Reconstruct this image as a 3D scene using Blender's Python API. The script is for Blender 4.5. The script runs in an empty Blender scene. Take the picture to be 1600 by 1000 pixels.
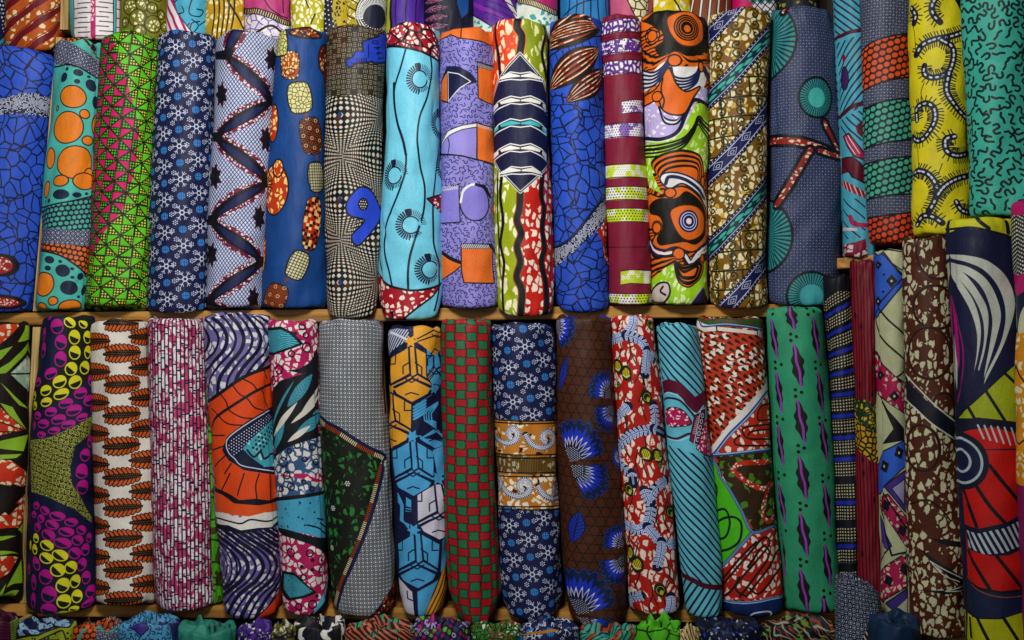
import bpy, math, random
import numpy as np
from mathutils import Vector

sc = bpy.context.scene
# ------------------------------------------------------------------ camera
D = 1.9                                   # metres from the lens to the shelf front (1 photo px = 1 mm there)
cam_d = bpy.data.cameras.new('camera')
cam = bpy.data.objects.new('camera', cam_d)
sc.collection.objects.link(cam)
cam.location = (0, -D, 0)
cam.rotation_euler = (math.radians(90), 0, 0)
cam_d.sensor_width = 36.0
cam_d.lens = 36.0 * D / 1.6
cam_d.clip_start = 0.05
cam_d.clip_end = 60
sc.camera = cam
# ------------------------------------------------------------------ light
world = bpy.data.worlds.new('World')
sc.world = world
world.use_nodes = True
bg = world.node_tree.nodes['Background']
bg.inputs[0].default_value = (0.92, 0.97, 1.0, 1)
bg.inputs[1].default_value = 0.03


def area(name, loc, target, size, power, col):
    l = bpy.data.lights.new(name, 'AREA')
    l.shape = 'RECTANGLE'
    l.size, l.size_y = size
    l.energy = power
    l.color = col
    o = bpy.data.objects.new(name, l)
    sc.collection.objects.link(o)
    o.location = loc
    o.rotation_euler = (Vector(target) - Vector(loc)).to_track_quat('-Z', 'Y').to_euler()
    return o


area('stall_lamp', (-0.22, -1.12, 0.74), (-0.16, 0, 0.08), (0.34, 0.26), 18.4, (1.0, 0.975, 0.93))
area('daylight_opening', (-0.7, -2.3, 0.15), (-0.1, 0, 0.0), (0.8, 0.8), 5.0, (0.93, 0.97, 1.0))
sc.view_settings.view_transform = 'Standard'
sc.view_settings.look = 'None'
sc.view_settings.exposure = 0.0
sc.view_settings.gamma = 1.0

# ------------------------------------------------------------------ helpers: noise
S = 2.2                                    # print resolution, texels per mm


def lin(c):
    c = np.asarray(c, float)
    return np.where(c <= 0.04045, c / 12.92, ((c + 0.055) / 1.055) ** 2.4)


def C(h):
    if not isinstance(h, str):
        return np.asarray(h, np.float32)
    return np.array([int(h[i:i + 2], 16) / 255 for i in (0, 2, 4)], np.float32)


def hsh(i, j, seed):
    i = np.asarray(i, np.int64).astype(np.uint64)
    j = np.asarray(j, np.int64).astype(np.uint64)
    h = i * np.uint64(374761393) + j * np.uint64(668265263) + np.uint64(seed * 1442695 + 12345)
    h = (h ^ (h >> np.uint64(13))) * np.uint64(1274126177)
    h = (h ^ (h >> np.uint64(16))) * np.uint64(2246822519)
    h = h ^ (h >> np.uint64(15))
    return ((h & np.uint64(0xFFFFFF)).astype(np.float32)) / np.float32(16777216.0)


def vnoise(x, y, seed=0):
    xi = np.floor(x); yi = np.floor(y)
    fx = x - xi; fy = y - yi
    fx = fx * fx * (3 - 2 * fx); fy = fy * fy * (3 - 2 * fy)
    a = hsh(xi, yi, seed); b = hsh(xi + 1, yi, seed); c = hsh(xi, yi + 1, seed); d = hsh(xi + 1, yi + 1, seed)
    return (a * (1 - fx) + b * fx) * (1 - fy) + (c * (1 - fx) + d * fx) * fy


def fbm(x, y, seed=0, n=3):
    s = 0; a = 0.5; t = 0
    for k in range(n):
        s = s + a * vnoise(x * 2 ** k, y * 2 ** k, seed + k * 7); t += a; a *= 0.5
    return s / t


def worley(x, y, seed=0, jit=0.9):
    """nearest-cell distance, distance to the border between the two nearest cells, cell random"""
    xi = np.floor(x); yi = np.floor(y)
    f1 = np.full(x.shape, 9e9, np.float32); f2 = f1.copy()
    p1x = np.zeros_like(f1); p1y = p1x.copy(); p2x = p1x.copy(); p2y = p1x.copy(); idr = p1x.copy()
    for dj in (-1, 0, 1):
        for di in (-1, 0, 1):
            ci = xi + di; cj = yi + dj
            px = ci + 0.5 + (hsh(ci, cj, seed) - 0.5) * jit
            py = cj + 0.5 + (hsh(ci, cj, seed + 91) - 0.5) * jit
            d = (px - x) ** 2 + (py - y) ** 2
            r = hsh(ci, cj, seed + 37)
            near = d < f1
            mid = (~near) & (d < f2)
            f2 = np.where(near, f1, np.where(mid, d, f2))
            p2x = np.where(near, p1x, np.where(mid, px, p2x)); p2y = np.where(near, p1y, np.where(mid, py, p2y))
            f1 = np.where(near, d, f1); p1x = np.where(near, px, p1x); p1y = np.where(near, py, p1y)
            idr = np.where(near, r, idr)
    sep = np.sqrt((p1x - p2x) ** 2 + (p1y - p2y) ** 2) + 1e-4
    return np.sqrt(f1), (f2 - f1) / (2 * sep), idr


def smooth(pts, closed=False, n=8):
    p = np.array(pts, float)
    if len(p) < 3:
        return p
    if closed:
        q = np.vstack([p[-1:], p, p[:2]])
    else:
        q = np.vstack([2 * p[0] - p[1], p, 2 * p[-1] - p[-2]])
    out = []
    for i in range(1, len(q) - 2):
        for t in np.arange(n) / n:
            a, b, c, d = q[i - 1], q[i], q[i + 1], q[i + 2]
            out.append(0.5 * (2 * b + (c - a) * t + (2 * a - 5 * b + 4 * c - d) * t * t + (3 * b - a - 3 * c + d) * t ** 3))
    if not closed:
        out.append(q[-2])
    return np.array(out)


EXP_E = 1.0
TH = np.radians(np.linspace(-90, 90, 121))
SFX = np.sign(np.sin(TH)) * np.abs(np.sin(TH)) ** EXP_E
SFY = np.abs(np.cos(TH)) ** EXP_E


class Print:
    """the cloth's print, drawn on the unrolled front of one roll. Points given in millimetres of the
    shelf's front plane are carried onto the cloth through the roll's own shape."""

    def __init__(self, st, yf, hd):
        self.st = np.array(st, float)
        self.yf = yf; self.hd = hd
        self.top = self.st[0, 0]; self.bot = self.st[-1, 0]
        k = (D + yf + hd) / D
        self.hw0 = float(np.mean(self.st[:, 2] - self.st[:, 1])) / 2 * k / ((D + yf) / D)
        fx = SFX * self.hw0; fy = SFY * hd * 1000
        seg = np.hypot(np.diff(fx), np.diff(fy))
        L = np.concatenate([[0], np.cumsum(seg)])
        self.L = L - L[-1] / 2
        self.umax = self.L[-1]
        self.y0 = self.top - 16; self.y1 = self.bot + 16
        self.W = int(2 * self.umax * S); self.H = int((self.y1 - self.y0) * S)
        self.u = ((np.arange(self.W) + 0.5) / S - self.umax).astype(np.float32)
        self.v = ((np.arange(self.H) + 0.5) / S + self.y0).astype(np.float32)
        self.U, self.Y = np.meshgrid(self.u, self.v)
        self.img = np.zeros((self.H, self.W, 3), np.float32)

    def axis(self, py):
        xl = np.interp(py, self.st[:, 0], self.st[:, 1]); xr = np.interp(py, self.st[:, 0], self.st[:, 2])
        return (xl + xr) / 2, (xr - xl) / 2

    def T(self, pts):
        out = []
        for px, py in pts:
            cx, hw = self.axis(py)
            k = (D + self.yf + self.hd) / D
            X = (cx - 800) * k + SFX * hw * k
            Yw = self.yf + self.hd - SFY * self.hd
            q = 800 + X * D / (D + Yw)
            i0, i1 = 8, -8
            qq = q[i0:i1]
            if px <= qq[0]:
                u = self.L[i0] + (px - qq[0]); yy = Yw[i0]
            elif px >= qq[-1]:
                u = self.L[i1] + (px - qq[-1]); yy = Yw[i1]
            else:
                m = np.maximum.accumulate(qq)
                u = np.interp(px, m, self.L[i0:i1]); yy = np.interp(px, m, Yw[i0:i1])
            out.append((u, 500 + (py - 500) * (D + yy) / (D + self.yf)))
        return np.array(out)

    def u_of(self, px, py=None):
        return self.T([(px, 500 if py is None else py)])[0][0]

    # ---- paint
    def fill(self, c):
        self.img[:] = C(c)

    def paint(self, m, c):
        m = np.clip(m, 0, 1)[..., None]
        self.img += (C(c) - self.img) * m

    def aa(self, d):                       # distance in mm (negative inside) -> coverage
        return np.clip(0.5 - d * S, 0, 1)

    def _box(self, x0, x1, y0, y1, pad):
        i0 = max(0, int((x0 - pad + self.umax) * S)); i1 = min(self.W, int((x1 + pad + self.umax) * S) + 2)
        j0 = max(0, int((y0 - pad - self.y0) * S)); j1 = min(self.H, int((y1 + pad - self.y0) * S) + 2)
        return i0, i1, j0, j1

    def segd(self, pts, w, out):
        """lower the distance field `out` near a polyline"""
        for a, b in zip(pts[:-1], pts[1:]):
            i0, i1, j0, j1 = self._box(min(a[0], b[0]), max(a[0], b[0]), min(a[1], b[1]), max(a[1], b[1]), w + 1.5)
            if i1 <= i0 or j1 <= j0:
                continue
            x = self.U[j0:j1, i0:i1]; y = self.Y[j0:j1, i0:i1]
            dx, dy = b[0] - a[0], b[1] - a[1]
            t = np.clip(((x - a[0]) * dx + (y - a[1]) * dy) / (dx * dx + dy * dy + 1e-9), 0, 1)
            d = np.hypot(x - a[0] - t * dx, y - a[1] - t * dy)
            o = out[j0:j1, i0:i1]
            np.minimum(o, d, out=o)

    def stroke(self, pts, w, c, sm=True, raw=False, closed=False, clip=None, mask=False):
        w = w * 1.12 + .25
        p = smooth(pts, closed) if sm else np.array(list(pts) + ([pts[0]] if closed else []), float)
        if sm and closed:
            p = np.vstack([p, p[:1]])
        if not raw:
            p = self.T(p)
        d = np.full(self.U.shape, 1e3, np.float32)
        self.segd(p, w / 2, d)
        m = self.aa(d - w / 2)
        if clip is not None:
            m = m * clip
        if mask:
            return m
        self.paint(m, c)

    def poly(self, pts, c=None, ow=0, oc='14161c', sm=False, raw=False, clip=None, mask=False):
        p = smooth(pts, True) if sm else np.array(pts, float)
        if not raw:
            if not sm:                     # subdivide long edges so they bend with the cloth
                q = []
                for a, b in zip(p, np.roll(p, -1, 0)):
                    n = max(1, int(np.hypot(*(b - a)) / 12))
                    q += [a + (b - a) * k / n for k in range(n)]
                p = np.array(q)
            p = self.T(p)
        i0, i1, j0, j1 = self._box(p[:, 0].min(), p[:, 0].max(), p[:, 1].min(), p[:, 1].max(), 2 + ow)
        m = np.zeros(self.U.shape, np.float32)
        if i1 > i0 and j1 > j0:
            x = self.U[j0:j1, i0:i1]; y = self.Y[j0:j1, i0:i1]
            ins = np.zeros(x.shape, bool)
            d = np.full(x.shape, 1e6, np.float32)
            for a, b in zip(p, np.roll(p, -1, 0)):
                dx, dy = b[0] - a[0], b[1] - a[1]
                if abs(dy) > 1e-9:
                    ins ^= ((a[1] > y) != (b[1] > y)) & (x < dx * (y - a[1]) / dy + a[0])
                t = np.clip(((x - a[0]) * dx + (y - a[1]) * dy) / (dx * dx + dy * dy + 1e-9), 0, 1)
                np.minimum(d, (x - a[0] - t * dx) ** 2 + (y - a[1] - t * dy) ** 2, out=d)
            d = np.sqrt(d) * np.where(ins, -1, 1)
            m[j0:j1, i0:i1] = self.aa(d)
            if ow:
                mo = np.zeros_like(m); mo[j0:j1, i0:i1] = self.aa(np.abs(d) - ow / 2)
        elif ow:
            mo = m
        if mask:
            return m
        cl = 1 if clip is None else clip
        if c is not None:
            self.paint(m * cl, c)
        if ow:
            self.paint(mo * cl, oc)
        return m

    def ell(self, x, y, rx, ry=None, ang=0, c=None, ow=0, oc='14161c', raw=False, clip=None, mask=False):
        ry = rx if ry is None else ry
        if not raw:
            x, y = self.T([(x, y)])[0]
        r = max(rx, ry) + ow + 1
        i0, i1, j0, j1 = self._box(x - r, x + r, y - r, y + r, 1)
        m = np.zeros(self.U.shape, np.float32)
        if i1 <= i0 or j1 <= j0:
            return m
        a = math.radians(ang)
        dx = self.U[j0:j1, i0:i1] - x; dy = self.Y[j0:j1, i0:i1] - y
        p = dx * math.cos(a) + dy * math.sin(a); q = -dx * math.sin(a) + dy * math.cos(a)
        k = np.sqrt((p / rx) ** 2 + (q / ry) ** 2) + 1e-6
        g = np.sqrt((p / rx ** 2) ** 2 + (q / ry ** 2) ** 2) / k + 1e-6
        d = (k - 1) / g
        m[j0:j1, i0:i1] = self.aa(d)
        if mask:
            return m
        cl = 1 if clip is None else clip[j0:j1, i0:i1]
        sub = self.img[j0:j1, i0:i1]
        if c is not None:
            mm = (self.aa(d) * cl)[..., None]; sub += (C(c) - sub) * mm
        if ow:
            mm = (self.aa(np.abs(d) - ow / 2) * cl)[..., None]; sub += (C(oc) - sub) * mm
        return m

    def rings(self, x, y, rs, c, w=1.3, raw=False, clip=None):
        for r in rs:
            self.ell(x, y, r, r, 0, None, w, c, raw=raw, clip=clip)

    def rays(self, x, y, r0, r1, n, w, c, a0=0, a1=360, clip=None, raw=False, taper=False):
        if not raw:
            x, y = self.T([(x, y)])[0]
        for k in range(n):
            a = math.radians(a0 + (a1 - a0) * k / (n if a1 - a0 >= 359 else max(1, n - 1)))
            ca, sa = math.cos(a), math.sin(a)
            if taper:
                pp = [(x + ca * r0 - sa * w / 2, y + sa * r0 + ca * w / 2), (x + ca * r0 + sa * w / 2, y + sa * r0 - ca * w / 2), (x + ca * r1, y + sa * r1)]
                self.poly(pp, c, raw=True, clip=clip)
            else:
                p = [(x + ca * r0, y + sa * r0), (x + ca * r1, y + sa * r1)]
                i0, i1, j0, j1 = self._box(min(p[0][0], p[1][0]), max(p[0][0], p[1][0]), min(p[0][1], p[1][1]), max(p[0][1], p[1][1]), w + 1)
                if i1 <= i0 or j1 <= j0:
                    continue
                X = self.U[j0:j1, i0:i1]; Y = self.Y[j0:j1, i0:i1]
                dx, dy = p[1][0] - p[0][0], p[1][1] - p[0][1]
                t = np.clip(((X - p[0][0]) * dx + (Y - p[0][1]) * dy) / (dx * dx + dy * dy + 1e-9), 0, 1)
                d = np.hypot(X - p[0][0] - t * dx, Y - p[0][1] - t * dy) - w / 2
                m = self.aa(d) * (1 if clip is None else clip[j0:j1, i0:i1])
                sub = self.img[j0:j1, i0:i1]
                sub += (C(c) - sub) * m[..., None]

    # ---- field patterns
    def warp(self, amp, sc_, seed):
        return (self.U + (fbm(self.U / sc_, self.Y / sc_, seed) - .5) * 2 * amp,
                self.Y + (fbm(self.U / sc_, self.Y / sc_, seed + 50) - .5) * 2 * amp)

    def cracks(self, c, sx, sy, w, seed, m=1, ang=0, jit=.9):
        x, y = self.rot(ang)
        f1, e, r = worley(x / sx, y / sy, seed, jit)
        self.paint(self.aa(e * min(sx, sy) - w / 2) * m, c)

    def blotch(self, c, sx, sy, seed, m=1, keep=.75, gap=.12, ang=0, wob=.3, jit=.95):
        gap += .03
        """irregular pebbles of undyed cloth"""
        x, y = self.rot(ang)
        x = x / sx + (fbm(x / sx * 1.7, y / sy * 1.7, seed + 5, 2) - .5) * wob * 2
        y = y / sy + (fbm(x * 1.7 + 9, y / sy * 1.7, seed + 6, 2) - .5) * wob * 2
        f1, e, r = worley(x, y, seed, jit)
        g = gap + .16 * (hsh(np.floor(r * 997), 3, seed) - .3)
        mm = self.aa(np.maximum(g - e, f1 - .38 - .16 * hsh(np.floor(r * 9973), 5, seed)) * min(sx, sy)) * (r < keep)
        self.paint(mm * m, c)
        return mm

    def rot(self, ang):
        if not ang:
            return self.U, self.Y
        a = math.radians(ang)
        return self.U * math.cos(a) + self.Y * math.sin(a), -self.U * math.sin(a) + self.Y * math.cos(a)

    def squig(self, c, step, size, w, seed, m=None, kinds=5):
        rnd = random.Random(seed)
        d = np.full(self.U.shape, 1e3, np.float32)
        y = self.y0
        row = 0
        while y < self.y1:
            x = -self.umax + (row % 2) * step / 2
            while x < self.umax:
                cx = x + rnd.uniform(-.18, .18) * step; cy = y + rnd.uniform(-.18, .18) * step
                a = rnd.uniform(0, 6.283); k = rnd.randrange(kinds)
                if k == 0:
                    sh = [(-1, .3), (-.6, -.4), (0, 0), (.6, .4), (1, -.3)]
                elif k == 1:
                    sh = [(-.9, 0), (-.6, -.6), (0, -.7), (.3, -.2), (.1, .3), (.5, .9)]
                elif k == 2:
                    sh = [(-.5, .9), (-.5, -.2), (0, -.7), (.5, -.2), (.4, .4)]
                elif k == 3:
                    sh = [(-1, 0), (-.3, .15), (.4, 0), (1, .35)]
                else:
                    sh = [(-.8, .5), (-.9, -.2), (-.3, -.5), (0, 0), (.3, .5), (.9, .3), (.8, -.4)]
                ca, sa = math.cos(a), math.sin(a)
                p = [(cx + (q[0] * ca - q[1] * sa) * size, cy + (q[0] * sa + q[1] * ca) * size) for q in sh]
                self.segd(smooth(p, n=4), w, d)
                x += step
            y += step * .86; row += 1
        mm = self.aa(d - w / 2)
        self.paint(mm if m is None else mm * m, c)

    def specks(self, c, cell, dens, seed, m=1, r=.42):
        x = self.U / cell; y = self.Y / cell
        xi = np.floor(x); yi = np.floor(y)
        d = np.hypot(x - xi - .5 - (hsh(xi, yi, seed + 1) - .5) * .3, y - yi - .5 - (hsh(xi, yi, seed + 2) - .5) * .3) * cell
        self.paint(self.aa(d - r * cell) * (hsh(xi, yi, seed) < dens) * m, c)

    def dots(self, c, sx, sy, rx, ry=None, m=1, ang=0, brick=.5, x0=0, y0=0, ring=None):
        ry = rx if ry is None else ry
        x, y = self.rot(ang)
        x = x - x0; y = y - y0
        j = np.floor(y / sy); x = x + (np.mod(j, 2)) * brick * sx
        dx = np.mod(x, sx) - sx / 2; dy = np.mod(y, sy) - sy / 2
        k = np.sqrt((dx / rx) ** 2 + (dy / ry) ** 2)
        d = (k - 1) * min(rx, ry)
        if ring:
            d = np.abs(d) - ring / 2
        self.paint(self.aa(d) * m, c)

    def lines(self, c, per, w, ang, m=1, off=0, wob=0, wl=40, seed=1):
        x, y = self.rot(ang)
        if wob:
            y = y + (fbm(x / wl, y / wl, seed, 2) - .5) * 2 * wob
        d = np.abs(np.mod(y + off, per) - per / 2) - w / 2
        self.paint(self.aa(d) * m, c)

    def line_u(self, f, w=None):
        """mask above (smaller y than) curve y=f(px) given as points"""
        p = self.T(smooth(f))
        o = np.argsort(p[:, 0])
        yy = np.interp(self.u, p[o, 0], p[o, 1])[None, :]
        return self.aa(self.Y - yy), np.abs(self.Y - yy)

    def spindle(self, a, b, w, raw=False, pw=.8):
        if not raw:
            a, b = self.T([a, b])
        dx, dy = b[0] - a[0], b[1] - a[1]
        L = math.hypot(dx, dy)
        t = ((self.U - a[0]) * dx + (self.Y - a[1]) * dy) / (L * L)
        n = (-(self.U - a[0]) * dy + (self.Y - a[1]) * dx) / L
        h = w / 2 * np.maximum(np.sin(np.pi * np.clip(t, 0, 1)), 0) ** pw + 1e-3
        m = self.aa(np.abs(n) - h) * ((t > 0) & (t < 1))
        return m, t, n / h


def Q(x0, y0, pts, s=.26):
    return [(x0 + a * s, y0 + b * s) for a, b in pts]

NAVY = '1a2044'; INK = '14161f'; CREAM = 'e9e2c8'; WHITE = 'e6e4e0'


# ------------------------------------------------------------------ prints of the upper row
def pr_mosaic(c, seed, m=1):
    c.paint(np.ones_like(c.U) * m, '2a52be')
    x, y = c.warp(6, 40, seed)
    g1, ge, gr = worley(x / 62, y / 56, seed + 4, .9)
    an = hsh(np.floor(gr * 9973), 2, seed) * 3.14
    xr = x * np.cos(an) + y * np.sin(an); yr = -x * np.sin(an) + y * np.cos(an)
    f1, e, r = worley(xr / 22 + gr * 7, yr / 15.5, seed, .85)
    c.paint(c.aa(ge * 58 - .8) * m, '0e1533')
    tone = (hsh(np.floor(r * 9973), 1, seed) - .5)
    c.paint(np.clip(tone * .3, 0, 1) * m, '1f46a8')
    c.paint(c.aa(e * 14 - .85) * m, '0e1533')


def speck_band(c, lo, hi, m=1, seed=3):
    """white stippled band; lo/hi are upper and lower edges in points"""
    p = c.T(smooth(lo)); q = c.T(smooth(hi))
    a = np.interp(c.u, *p[np.argsort(p[:, 0])].T)[None, :]; b = np.interp(c.u, *q[np.argsort(q[:, 0])].T)[None, :]
    inside = c.aa(a - c.Y) * c.aa(c.Y - b)
    c.paint(inside * m, '161c40')
    t = (c.Y - a) / (b - a + 1e-3)
    x = c.U / 1.9; y = c.Y / 1.9
    xi, yi = np.floor(x), np.floor(y)
    d = np.hypot(x - xi - .5, y - yi - .5) * 1.9 - .78
    keep = hsh(xi, yi, seed) < np.clip(1.15 - np.abs(t - .45) * 1.6, .1, .85)
    c.paint(c.aa(d) * keep * (inside > .5) * m, 'dfe3ee')


def leafstripe(c, a, b, w, m=1, dark='1c1512', red='a8451f', cream='e6d3b5', seed=1):
    mo, t, n = c.spindle(a, b, w * 1.22)
    c.paint(mo * m, dark)
    mi, t, n = c.spindle(a, b, w)
    s = np.mod(n * 2.6 + .5, 1)
    c.paint(mi * ((s > .22) & (s < .72)) * m, red)
    k = fbm(t * 16 + seed, n * 5, seed, 2)
    c.paint(mi * ((s > .40) & (s < .62) & (k > .44)) * m, cream)


def art_blue_mosaic_left(c):
    pr_mosaic(c, 4)
    speck_band(c, Q(0, 0, [(-200, 640), (0, 590), (170, 545), (330, 570)]), Q(0, 0, [(-200, 720), (0, 690), (170, 680), (330, 705)]))
    for (x, y, rx, ry) in ((2, 414, 30, 18), (6, 472, 38, 12)):
        c.ell(x, y, rx, ry, 6, '17141c'); c.ell(x - 2, y, rx - 9, ry - 5, 6, '9c1d1c')
        m = c.ell(x - 2, y - 1, rx - 12, ry - 6, 6, None, mask=True)
        c.blotch('ddd5c8', 6, 5, 3, m, .8, .1)


def art_blue_leaves(c):
    pr_mosaic(c, 11)
    top = c.poly(Q(670, 0, [(640, 60), (1060, 60), (1060, 520), (900, 560), (730, 560), (690, 300)]), None, mask=True)
    c.paint(top, '2a52be')
    c.stroke(Q(670, 0, [(700, 360), (860, 250), (1040, 210)]), 2, INK)
    for k in range(9):
        x = 720 + k * 40
        c.stroke(Q(670, 0, [(x, 330 - k * 14), (x + 25, 420 - k * 10), (x + 30, 520 - k * 8)]), 1.3, INK)
    leafstripe(c, (850, 76), (944, 18), 48, seed=2)
    leafstripe(c, (848, 64), (938, 38), 24, seed=3, red='b5562a')
    leafstripe(c, (858, 141), (936, 76), 40, seed=5)
    leafstripe(c, (884, 160), (944, 110), 32, red='8f2a16', seed=8)
    c.paint(c.poly(Q(670, 0, [(950, 60), (1050, 60), (1050, 200), (1000, 160)]), None, mask=True), '1d3c96')
    speck_band(c, Q(670, 240, [(760, 560), (860, 500), (1000, 340), (1080, 250)]), Q(670, 240, [(740, 720), (860, 600), (1000, 470), (1080, 380)]), seed=6)
    mm = c.poly(Q(890, 240, [(225, 340), (210, 400), (165, 470), (190, 520), (205, 600), (230, 690), (300, 690), (300, 340)]), None, mask=True)
    c.paint(mm, 'a3221c'); c.blotch('e6d8cc', 7, 9, 3, mm, .7, .1)
    c.stroke(Q(670, 240, [(745, 580), (860, 500), (1000, 330), (1080, 240)]), 4, '161c40')


def net(c, m, col, ground, seed=0, sx=7.4, sy=6.6, rx=2.9, ry=2.5, ang=-6):
    c.paint(m, ground)
    c.dots(col, sx, sy, rx, ry, m, ang)


def tinydots(c, m, ang=20, per=7.2, ground='dfe3ee', ink='1b2349'):
    c.paint(m, ink)
    c.dots(np.asarray(C(ground)) * .74, per, per, per * .34, None, m, ang, 0, ring=per * .11)
    c.dots(ground, per, per, per * .13, None, m, ang, 0)
    c.dots(ground, per, per, per * .12, None, m, ang, 0, per / 2, per / 2)


def art_orange_pebbles(c):
    c.fill('4fb3a6')
    z = lambda p: Q(0, 0, p); b = lambda p: Q(0, 240, p)
    top = c.poly(z([(300, 150), (620, 150), (700, 400), (610, 370), (500, 235), (380, 260)]), None, mask=True)
    net(c, top, 'e07a28', '2a1a18', ang=35)
    tq = c.poly(z([(500, 210), (680, 210), (680, 420), (590, 340)]), None, mask=True)
    c.paint(tq, '4fb3a6'); c.stroke(z([(500, 215), (560, 290), (640, 390)]), 1.6, INK)
    c.ell(148, 71, 7, 5, 40, '1d2940')
    bd = c.poly(z([(300, 250), (400, 240), (610, 365), (680, 420), (680, 500), (590, 465), (480, 410), (340, 385)]), None, mask=True)
    tinydots(c, bd, 25)
    c.stroke(z([(330, 400), (400, 385), (480, 408), (600, 470)]), 1.8, INK)
    for x, y, rx, ry, a in ((402, 414, 12, 11, 0), (381, 464, 26, 30, 30), (470, 437, 30, 20, 10), (537, 459, 13, 8, 0), (463, 489, 18, 14, 0), (553, 512, 42, 34, 30), (575, 615, 26, 40, 0), (405, 290, 0.1, .1, 0)):
        x, y = z([(x, y)])[0]; c.ell(x, y, rx * .26, ry * .26, a, '1d2940')
    for x, y, rx, ry, a in ((436, 580, 82, 66, 10), (403, 765, 92, 96, 10), (508, 685, 30, 27, 20), (575, 755, 32, 62, 0), (525, 845, 34, 28, 0), (343, 650, 9, 15, 0), (300, 950, 36, 62, 0), (452, 975, 104, 98, 0), (540, 1040, 30, 30, 0)):
        x, y = z([(x, y)])[0]; c.ell(x, y, rx * .26, ry * .26, a, 'df7d1f', 1.7)
    for x, y, rx, ry, a in ((366, 163, 44, 33, -5), (512, 165, 70, 50, 0), (275, 215, 28, 50, 10)):
        x, y = b([(x, y)])[0]; c.ell(x, y, rx * .26, ry * .26, a, 'df7d1f', 1.7)
    for x, y, rx, ry in ((366, 245, 46, 30), (465, 247, 28, 16), (525, 240, 11, 9), (293, 283, 14, 14), (265, 287, 5, 8)):
        x, y = b([(x, y)])[0]; c.ell(x, y, rx * .26, ry * .26, 0, '1d2940')
    m = c.poly(b([(180, 340), (260, 320), (400, 290), (620, 235), (620, 470), (550, 475), (400, 455), (180, 440)]), None, mask=True)
    net(c, m, '4fa39a', '15262c', ang=-8, sx=8, sy=7.6, rx=3.2, ry=3)
    c.stroke(b([(180, 345), (260, 320), (400, 290), (560, 255), (620, 235)]), 1.8, INK)
    m = c.poly(b([(180, 455), (300, 450), (620, 470), (620, 560), (400, 545), (180, 540)]), None, mask=True)
    tinydots(c, m, 2)
    m = c.poly(b([(180, 545), (300, 540), (620, 560), (620, 850), (520, 730), (400, 630), (280, 588), (180, 580)]), None, mask=True)
    net(c, m, 'd9672a', '2a1a18', ang=10, sx=8, sy=7.6, rx=3.3, ry=3.1)
    c.stroke(b([(180, 585), (280, 588), (400, 632), (520, 732), (600, 850)]), 2, INK)
    for x, y, rx, ry in ((298, 637, 28, 22), (359, 647, 12, 9), (288, 687, 18, 15), (374, 702, 44, 36), (434, 691, 12, 9), (434, 743, 11, 9), (481, 738, 20, 22), (414, 806, 52, 42), (471, 863, 9, 9), (505, 820, 20, 36), (540, 910, 40, 30), (236, 610, 16, 14), (232, 660, 10, 22)):
        x, y = b([(x, y)])[0]; c.ell(x, y, rx * .26, ry * .26, 20, '1d2940')
    for x, y, rx, ry in ((262, 785, 66, 72), (316, 884, 30, 26), (422, 925, 68, 45), (245, 935, 40, 38)):
        x, y = b([(x, y)])[0]; c.ell(x, y, rx * .26, ry * .26, 0, 'df7d1f', 1.7)


def art_pinwheels(c):
    x, y = c.rot(4)
    cw, ch = 19.6, 16.6
    i = np.floor(x / cw); j = np.floor(y / ch)
    fx = x / cw - i; fy = y / ch - j
    gx_ = x / cw; gy_ = y / ch
    ax = gx_ - 2 * np.floor(gx_ / 2 + .5); ay = gy_ - 2 * np.floor(gy_ / 2 + .5)
    g = np.abs(ax) - np.abs(ay)
    tri = np.mod(np.floor(np.arctan2(-ay, ax) / (math.pi / 4) + 1e-6), 2) < .5
    bx = c.T([(235, 60)])[0][0]
    zone = c.poly([(120, 20), (172, 48), (190, 100), (205, 150), (217, 200), (214, 250), (202, 300), (190, 330), (165, 360), (145, 400), (100, 400)], None, mask=True)
    solid = np.where(zone[..., None] > .5, C('c81e63'), C('5cbf1c'))
    grid_c = np.where(zone[..., None] > .5, C('57c22c'), C('d8d84c'))
    gx = np.abs(np.mod(x, 4.3) - 2.15); gy = np.abs(np.mod(y, 4.3) - 2.15)
    gl = np.maximum(c.aa(.62 - (2.15 - gx)) * 0 + c.aa(gx * -1 + 1.35), c.aa(gy * -1 + 1.35))[..., None]
    grid = C('16240f') * gl + grid_c * (1 - gl)
    c.img[:] = np.where(tri[..., None], solid, grid)
    e = np.minimum(np.minimum(fx, 1 - fx) * cw, np.minimum(fy, 1 - fy) * ch)
    e = np.minimum(e, np.abs(g) * 10.5)
    c.paint(c.aa(e - .75), '15200f')


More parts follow.
